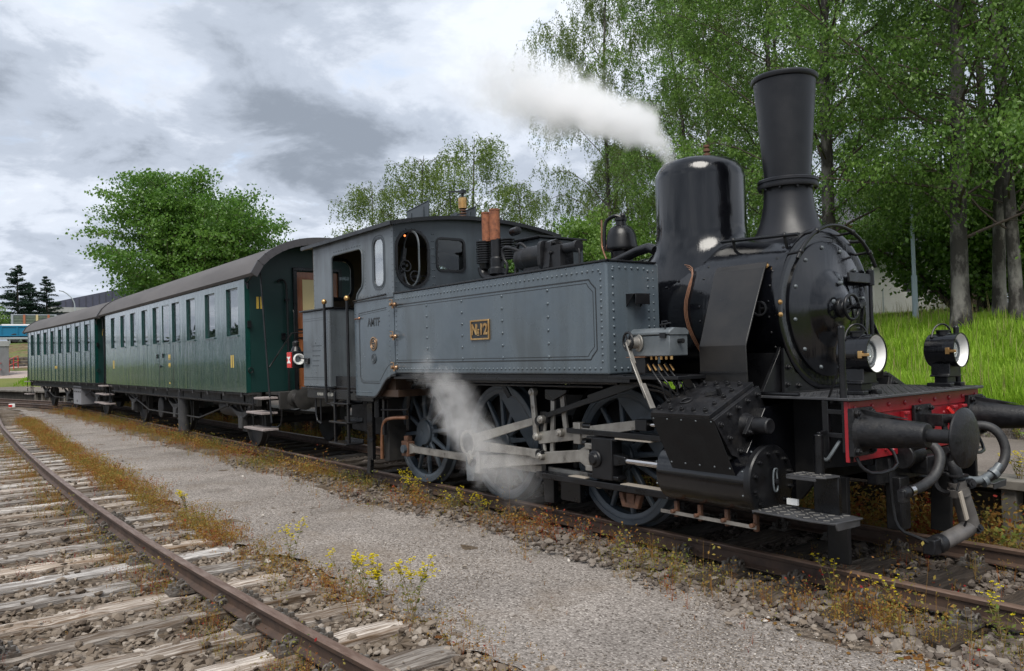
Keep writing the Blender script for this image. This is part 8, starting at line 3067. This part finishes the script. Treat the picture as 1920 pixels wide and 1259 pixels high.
weeds("track_weeds", x, y, np.full(len(x), -0.20), RNG.gamma(4, 0.024, len(x)) + 0.02, RNG.uniform(0.1, 0.8, len(x)), 16, 0.40, 0.02)
# side track: ochre carpet beyond the sleeper ends, tufts against the rail
n = 12500
x = RNG.uniform(-30, 1.5, n)
ry = side_rail_y(x)
off = RNG.normal(0.82, 0.17, n)
y = ry + off
k = RNG.uniform(0, 1, n) < np.where(x < -5.2, 0.25 + 0.75 * patchy(x * 0.7, y) ** 0.8, np.where(x < -2.4, 0.42, 0.16) * patchy(x, y))
x, y = x[k], y[k]
weeds("ochre_stonecrop", x, y, np.full(len(x), -0.19), RNG.gamma(3, 0.020, len(x)) + 0.02 + np.where(x < -9, 0.03, 0),
      np.clip(0.30 + 0.30 * patchy(x * 0.8, y * 2) + RNG.normal(0, 0.10, len(x)), 0, 0.75), 16, 0.6, 0.027)
n = 9000
x = RNG.uniform(-26, 1.6, n)
ry = side_rail_y(x)
y = ry - 0.10 - np.abs(RNG.normal(0, 0.20, n))
k = RNG.uniform(0, 1, n) < 0.10 + 0.55 * patchy(x * 1.3, y * 0.5) ** 2
x, y = x[k], y[k]
weeds("rail_side_weeds", x, y, np.full(len(x), -0.20), RNG.gamma(3.5, 0.024, len(x)) + 0.02, np.clip(RNG.normal(0.55, 0.25, len(x)), 0, 1), 16, 0.45, 0.018)
n = 6000
x = RNG.uniform(-20, 1.5, n)
y = side_rail_y(x) - RNG.uniform(0.3, 2.0, n)
k = RNG.uniform(0, 1, n) < 0.55 * patchy(x * 0.9 + 2, y * 0.8) ** 4
x, y = x[k], y[k]
weeds("red_stonecrop", x, y, np.full(len(x), -0.195), RNG.gamma(3, 0.014, len(x)) + 0.012, np.clip(RNG.normal(0.16, 0.16, len(x)), 0, 0.9), 16, 0.6, 0.016)
# sprinkle over the gravel
n = 900
x = RNG.uniform(-22, 1.5, n)
t = RNG.beta(0.7, 0.7, n)
y = gravel_lo(x) + t * (gravel_hi(x) - gravel_lo(x))
k = RNG.uniform(0, 1, n) < 0.6 * patchy(x, y) ** 2
x, y = x[k], y[k]
weeds("gravel_weeds", x, y, np.full(len(x), -0.183), RNG.gamma(3, 0.010, len(x)) + 0.01, np.clip(RNG.normal(0.35, 0.2, len(x)), 0, 1), 10, 0.6, 0.013)
# moss cushions along the gravel's edge
n = 1500
x = RNG.uniform(-7, 2.2, n)
sd_ = RNG.uniform(0, 1, n) < 0.5
y = np.where(sd_, gravel_lo(x) + RNG.normal(0.03, 0.07, n), gravel_hi(x) + RNG.normal(-0.03, 0.06, n))
k = RNG.uniform(0, 1, n) < patchy(x * 1.5, y * 0.4 + 2) ** 4
x, y = x[k], y[k]
stones("moss", np.stack([x, y, np.full(len(x), -0.185)], 1), RNG.uniform(0.010, 0.028, len(x)), "moss_clump", flat=0.45, tone=RNG.uniform(0, 1, len(x)))


def flower_plant(x, y, h, n_stems, label, group, seed, petal="petal_yellow", spread=0.3, z=-0.185, name="ragwort_plant", heads=9):
    rg = np.random.default_rng(seed)
    root = empty(name, (x, y, z), label, "wild flower", group)
    st = MB()
    LP, LD, FP = [], [], []
    for k in range(n_stems):
        az = rg.uniform(0, 2 * PI)
        hh = h * rg.uniform(0.7, 1.0)
        lp = polyline((rg.normal(0, 0.012), rg.normal(0, 0.012), 0), (math.cos(az) * spread, math.sin(az) * spread, 1), hh, 6, 0.06, -0.05, rg)
        st.path(lp, 0.0028, 4, 0, False, r1=0.0014)
        for j in range(1, 6):
            for m in range(3):
                LP.append(lp[j])
                LD.append((rg.normal(0, 1), rg.normal(0, 1), 0.5))
        for m in range(3):
            tip = lp[-1] + rg.normal(0, 0.03, 3)
            st.path([lp[-2], (lp[-2] + tip) / 2, tip], 0.0013, 3, 0, False)
            for q in range(heads // 3):
                FP.append(tip + rg.normal(0, 0.014, 3))
    so = st.build("stems", MATS["stem_red"], root, recalc=False)
    LP, LD, FP = np.array(LP), np.array(LD, float), np.array(FP)
    leaf_cloud("leaves", LP, LD, rg.uniform(0.025, 0.05, len(LP)), "weed_leaf", rg.normal(0.8, 0.15, len(LP)), root, wid=0.3)
    nf = len(FP)
    if nf:
        m = 7
        pp = np.repeat(FP, m, 0)
        a = np.tile(np.arange(m) * 2 * PI / m, nf)
        dd = np.stack([np.cos(a), np.sin(a), np.full(len(a), 0.35)], 1)
        leaf_cloud("blossoms", pp, dd, np.full(len(pp), 0.0115), petal, rg.uniform(0, 1, len(pp)), root, wid=0.85)
    return root


mk("stem_red", (0.20, 0.10, 0.06), (0.14, 0.15, 0.05), 20, rough=0.6)
YG = "yellow wildflowers by the tracks"
for i, (x, y, h, ns, lb) in enumerate((
        (-2.70, -3.60, 0.36, 3, "yellow wildflower beside the near track, first of the four tall ones by the sleeper ends"),
        (-2.52, -3.52, 0.40, 3, "tallest slim yellow wildflower at the gravel's edge, second by the sleeper ends"),
        (-2.42, -3.44, 0.30, 4, "short yellow wildflower at the gravel's edge, third by the sleeper ends"),
        (-1.91, -3.47, 0.40, 7, "broad many-stemmed yellow wildflower at the gravel's edge, nearest the camera"),
        (-4.10, -3.50, 0.32, 3, "pale yellow wildflower on the gravel's edge, farthest along the near track"),
        (-7.4, -3.55, 0.28, 4, "yellow wildflower by the ochre carpet at the far part of the near track"),
        (-6.54, -0.95, 0.34, 4, "yellow wildflower under the rear driving wheel"),
        (-6.15, -1.00, 0.30, 4, "yellow wildflower against the rail just ahead of the rear driving wheel"),
        (-5.05, -1.12, 0.27, 3, "yellow wildflower between the rear and middle driving wheels"),
        (-4.45, -1.10, 0.26, 4, "yellow-green wildflower against the rail below the middle driving wheel"),
        (-0.17, -1.05, 0.34, 3, "yellow wildflower against the rail below the front footstep"),
        (0.30, -1.10, 0.30, 4, "yellow wildflower by the rail in the right foreground, between two sleepers"),
        (0.95, -0.98, 0.34, 5, "yellow wildflower against the rail at the lower right edge"),
        (1.25, -1.05, 0.26, 4, "low yellow wildflower at the very right edge of the rail"))):
    flower_plant(x, y, h, ns, lb, YG, 300 + i, heads=24 if i < 5 else (15 if i < 10 else 6))
for i, (x, y, h, ns, lb) in enumerate((
        (-0.05, 1.90, 0.28, 5, "yellow wildflowers on the platform edge behind the buffer"),
        (0.35, 1.92, 0.22, 5, "yellow wildflowers on the platform edge, right of those behind the buffer"),
        (-1.35, 5.15, 0.26, 5, "yellow wildflower at the wooden kerb behind the platform"))):
    flower_plant(x, y, h, ns, lb, YG, 340 + i, z=0.38, heads=12)
tuft = empty("dock_plant", (-1.05, 5.12, 0.38), "bright green leafy tuft growing at the wooden kerb behind the platform", "plant")
nn_ = 60
a = RNG.uniform(0, 2 * PI, nn_)
leaf_cloud("leaves", np.stack([RNG.normal(0, 0.03, nn_), RNG.normal(0, 0.03, nn_), RNG.uniform(0, 0.05, nn_)], 1),
           np.stack([np.cos(a), np.sin(a), RNG.uniform(0.2, 1.2, nn_)], 1), RNG.uniform(0.14, 0.28, nn_), "grass_blade", RNG.uniform(0.1, 0.7, nn_), tuft, wid=0.2)
# dandelion clocks and white umbels in the meadow
WG = "white flower heads in the tall meadow grass"
proto = None
for i, (x, y, lb) in enumerate((
        (-1.02, 6.1, "white dandelion head in the grass just beyond the buffer beam"),
        (-1.75, 8.8, "white flower head in the grass right of the far headlamp, nearest it"),
        (-1.30, 9.2, "white flower head in the grass below the slim trunks"),
        (-1.05, 9.0, "white flower head in the grass at the right edge of the picture"),
        (-2.6, 10.2, "white flower head in the grass at the thick trunk's foot"),
        (-2.25, 10.0, "white flower head in the grass between the thick trunk and the slim trunks"))):
    root = empty("wild_flower", (x, y, float(land_z(x, y))), lb, "wild flower", WG)
    if proto is None:
        MB().tube((0, 0, 0), (0.02, 0, 0.50), 0.004, 0.003, 5).build("stem", "stem_red", root)
        nn_ = 120
        dv = RNG.normal(0, 1, (nn_, 3))
        dv /= np.linalg.norm(dv, axis=1)[:, None]
        leaf_cloud("head", np.array([[0.02, 0, 0.50]]) + dv * 0.012, dv, np.full(nn_, 0.034), "petal_white", RNG.uniform(0, 1, nn_), root, wid=0.5)
        proto = root
    else:
        for ch in proto.children:
            c_ = ch.copy()
            COL.objects.link(c_)
            c_.parent = root
            c_.scale = (random.uniform(0.9, 1.3),) * 3
# a pale twig lying on the sleepers
tw = MB()
tw.path([(-2.75, -4.98, -0.145), (-2.66, -5.02, -0.138), (-2.58, -5.03, -0.14)], 0.010, 5, 1)
tw.build("wood_chip", "leather", None, label="pale splinter of wood lying on the ballast between two near sleepers", cat="wood chip")


# ================================================================== steam
def steam(name, pts, y0, radii, fade, dens, warp, label, wscale=1.9):
    """A closed hull round a path in the plane y = y0; inside it the density follows the path, torn by turbulence."""
    P_ = np.array(pts, float)
    d = (P_[-1] - P_[0]) / np.linalg.norm(P_[-1] - P_[0])
    a, b = float(d[0]), float(d[1])
    s = P_ @ np.array([a, b])
    q = P_ @ np.array([-b, a])
    q0, q1, rm = q.min() - 0.01, q.max() + 0.01, max(radii)
    m = bpy.data.materials.new(name)
    m.use_nodes = True
    t = m.node_tree
    t.nodes.clear()
    nn, ln = t.nodes.new, t.links.new

    def M(op, x, y_=None, z_=None):
        n = nn("ShaderNodeMath")
        n.operation = op
        for i, v in enumerate((x, y_, z_)):
            if v is None: continue
            if isinstance(v, (int, float)): n.inputs[i].default_value = float(v)
            else: ln(v, n.inputs[i])
        return n.outputs[0]

    def V(op, x, y_):
        n = nn("ShaderNodeVectorMath")
        n.operation = op
        for i, v in enumerate((x, y_)):
            if isinstance(v, tuple): n.inputs[i].default_value = v
            else: ln(v, n.inputs[i])
        return n.outputs["Value"] if op == 'DOT_PRODUCT' else n.outputs["Vector"]

    def ramp(x, chans):
        tt = M('DIVIDE', M('SUBTRACT', x, s[0]), s[-1] - s[0])
        rp = nn("ShaderNodeValToRGB")
        els = rp.color_ramp.elements
        pos = (s - s[0]) / (s[-1] - s[0])
        for i in range(1, len(pos) - 1):
            els.new(float(pos[i]))
        for e_ in els:
            i = int(np.argmin(np.abs(pos - e_.position)))
            e_.color = (*[float(c[i]) for c in chans], 1)
        ln(tt, rp.inputs[0])
        sp = nn("ShaderNodeSeparateColor")
        ln(rp.outputs[0], sp.inputs[0])
        return sp.outputs
    chans = ((q - q0) / (q1 - q0), np.array(radii) / rm, np.array(fade))
    co = nn("ShaderNodeTexCoord").outputs["Object"]
    r0 = M('MULTIPLY', ramp(V('DOT_PRODUCT', co, (a, 0.0, b)), chans)[1], rm * warp)
    tot = co
    for sc, k in ((wscale, 1.0), (wscale * 2.6, 0.55), (wscale * 6.5, 0.28)):
        n1 = nn("ShaderNodeTexNoise")
        n1.inputs["Scale"].default_value = sc
        n1.inputs["Detail"].default_value = 2
        ln(co, n1.inputs["Vector"])
        off = V('SUBTRACT', n1.outputs["Color"], (0.5, 0.5, 0.5))
        sc_ = nn("ShaderNodeVectorMath")
        sc_.operation = 'SCALE'
        ln(off, sc_.inputs[0])
        ln(M('MULTIPLY', r0, k), sc_.inputs["Scale"])
        tot = V('ADD', tot, sc_.outputs[0])
    ss = V('DOT_PRODUCT', tot, (a, 0.0, b))
    qq = V('DOT_PRODUCT', tot, (-b, 0.0, a))
    yy = M('SUBTRACT', V('DOT_PRODUCT', tot, (0.0, 1.0, 0.0)), y0)
    ch = ramp(ss, chans)
    dq = M('SUBTRACT', qq, M('MULTIPLY_ADD', ch[0], q1 - q0, q0))
    rr = M('MULTIPLY', ch[1], rm)
    dist = M('DIVIDE', M('SQRT', M('ADD', M('MULTIPLY', dq, dq), M('MULTIPLY', yy, yy))), rr)
    mr = nn("ShaderNodeMapRange")
    mr.interpolation_type = 'SMOOTHSTEP'
    mr.inputs["From Min"].default_value = 1.0
    mr.inputs["From Max"].default_value = 0.30
    ln(dist, mr.inputs["Value"])
    out = M('MULTIPLY', M('MULTIPLY', mr.outputs[0], ch[2]), dens)
    vs = nn("ShaderNodeVolumePrincipled")
    vs.inputs["Color"].default_value = (0.985, 0.985, 0.99, 1)
    ln(out, vs.inputs["Density"])
    o = nn("ShaderNodeOutputMaterial")
    ln(vs.outputs[0], o.inputs["Volume"])
    mb = MB()
    vs_, fs_ = [], []
    n = 14
    hull = np.vstack([P_[0] * 1.0 - (P_[1] - P_[0]) * 0.25, P_, P_[-1] + (P_[-1] - P_[-2]) * 0.35])
    hr = [radii[0] * 1.3] + [r * (1 + 0.75 * warp) for r in radii] + [radii[-1] * 0.8]
    for i, (c, r) in enumerate(zip(hull, hr)):
        dd = hull[min(i + 1, len(hull) - 1)] - hull[max(0, i - 1)]
        dd = dd / np.linalg.norm(dd)
        for k in range(n):
            an = 2 * PI * k / n
            vs_.append((c[0] - dd[1] * r * math.cos(an), y0 + r * math.sin(an), c[1] + dd[0] * r * math.cos(an)))
    for i in range(len(hull) - 1):
        for k in range(n):
            k2 = (k + 1) % n
            fs_.append((i * n + k, i * n + k2, (i + 1) * n + k2, (i + 1) * n + k))
    fs_ += [tuple(range(n - 1, -1, -1)), tuple((len(hull) - 1) * n + k for k in range(n))]
    mb.add(vs_, fs_)
    ob = mb.build(name, m, None)
    return tag(ob, label, "steam", None, "stuff")


steam("steam_plume", [(-2.49, 3.44), (-2.53, 3.72), (-2.68, 3.95), (-3.0, 4.12), (-3.4, 4.33), (-3.9, 4.53), (-4.5, 4.80), (-5.3, 5.15), (-6.2, 5.55)], 0.0,
      [0.05, 0.13, 0.20, 0.25, 0.33, 0.40, 0.48, 0.58, 0.66], [1.0, 1.0, 1.0, 0.95, 0.85, 0.62, 0.30, 0.10, 0.0], 13.0, 1.5,
      "white steam blown back from the safety valve beside the dome")
steam("leaking_steam", [(-5.25, 1.62), (-4.95, 1.42), (-4.60, 1.14), (-4.40, 0.84), (-4.10, 0.56), (-3.70, 0.36), (-3.15, 0.22)], -1.30,
      [0.26, 0.34, 0.34, 0.30, 0.28, 0.30, 0.26], [0.0, 0.6, 1.0, 0.85, 0.62, 0.35, 0.0], 2.5, 1.7,
      "thin wisps of steam leaking around the middle driving wheel", 2.6)


# keep every hierarchy to thing > part > sub-part
bpy.context.view_layer.update()
for o in list(S.objects):
    chain = [o]
    while chain[-1].parent is not None:
        chain.append(chain[-1].parent)
    if len(chain) > 3:
        o.parent = chain[-2]
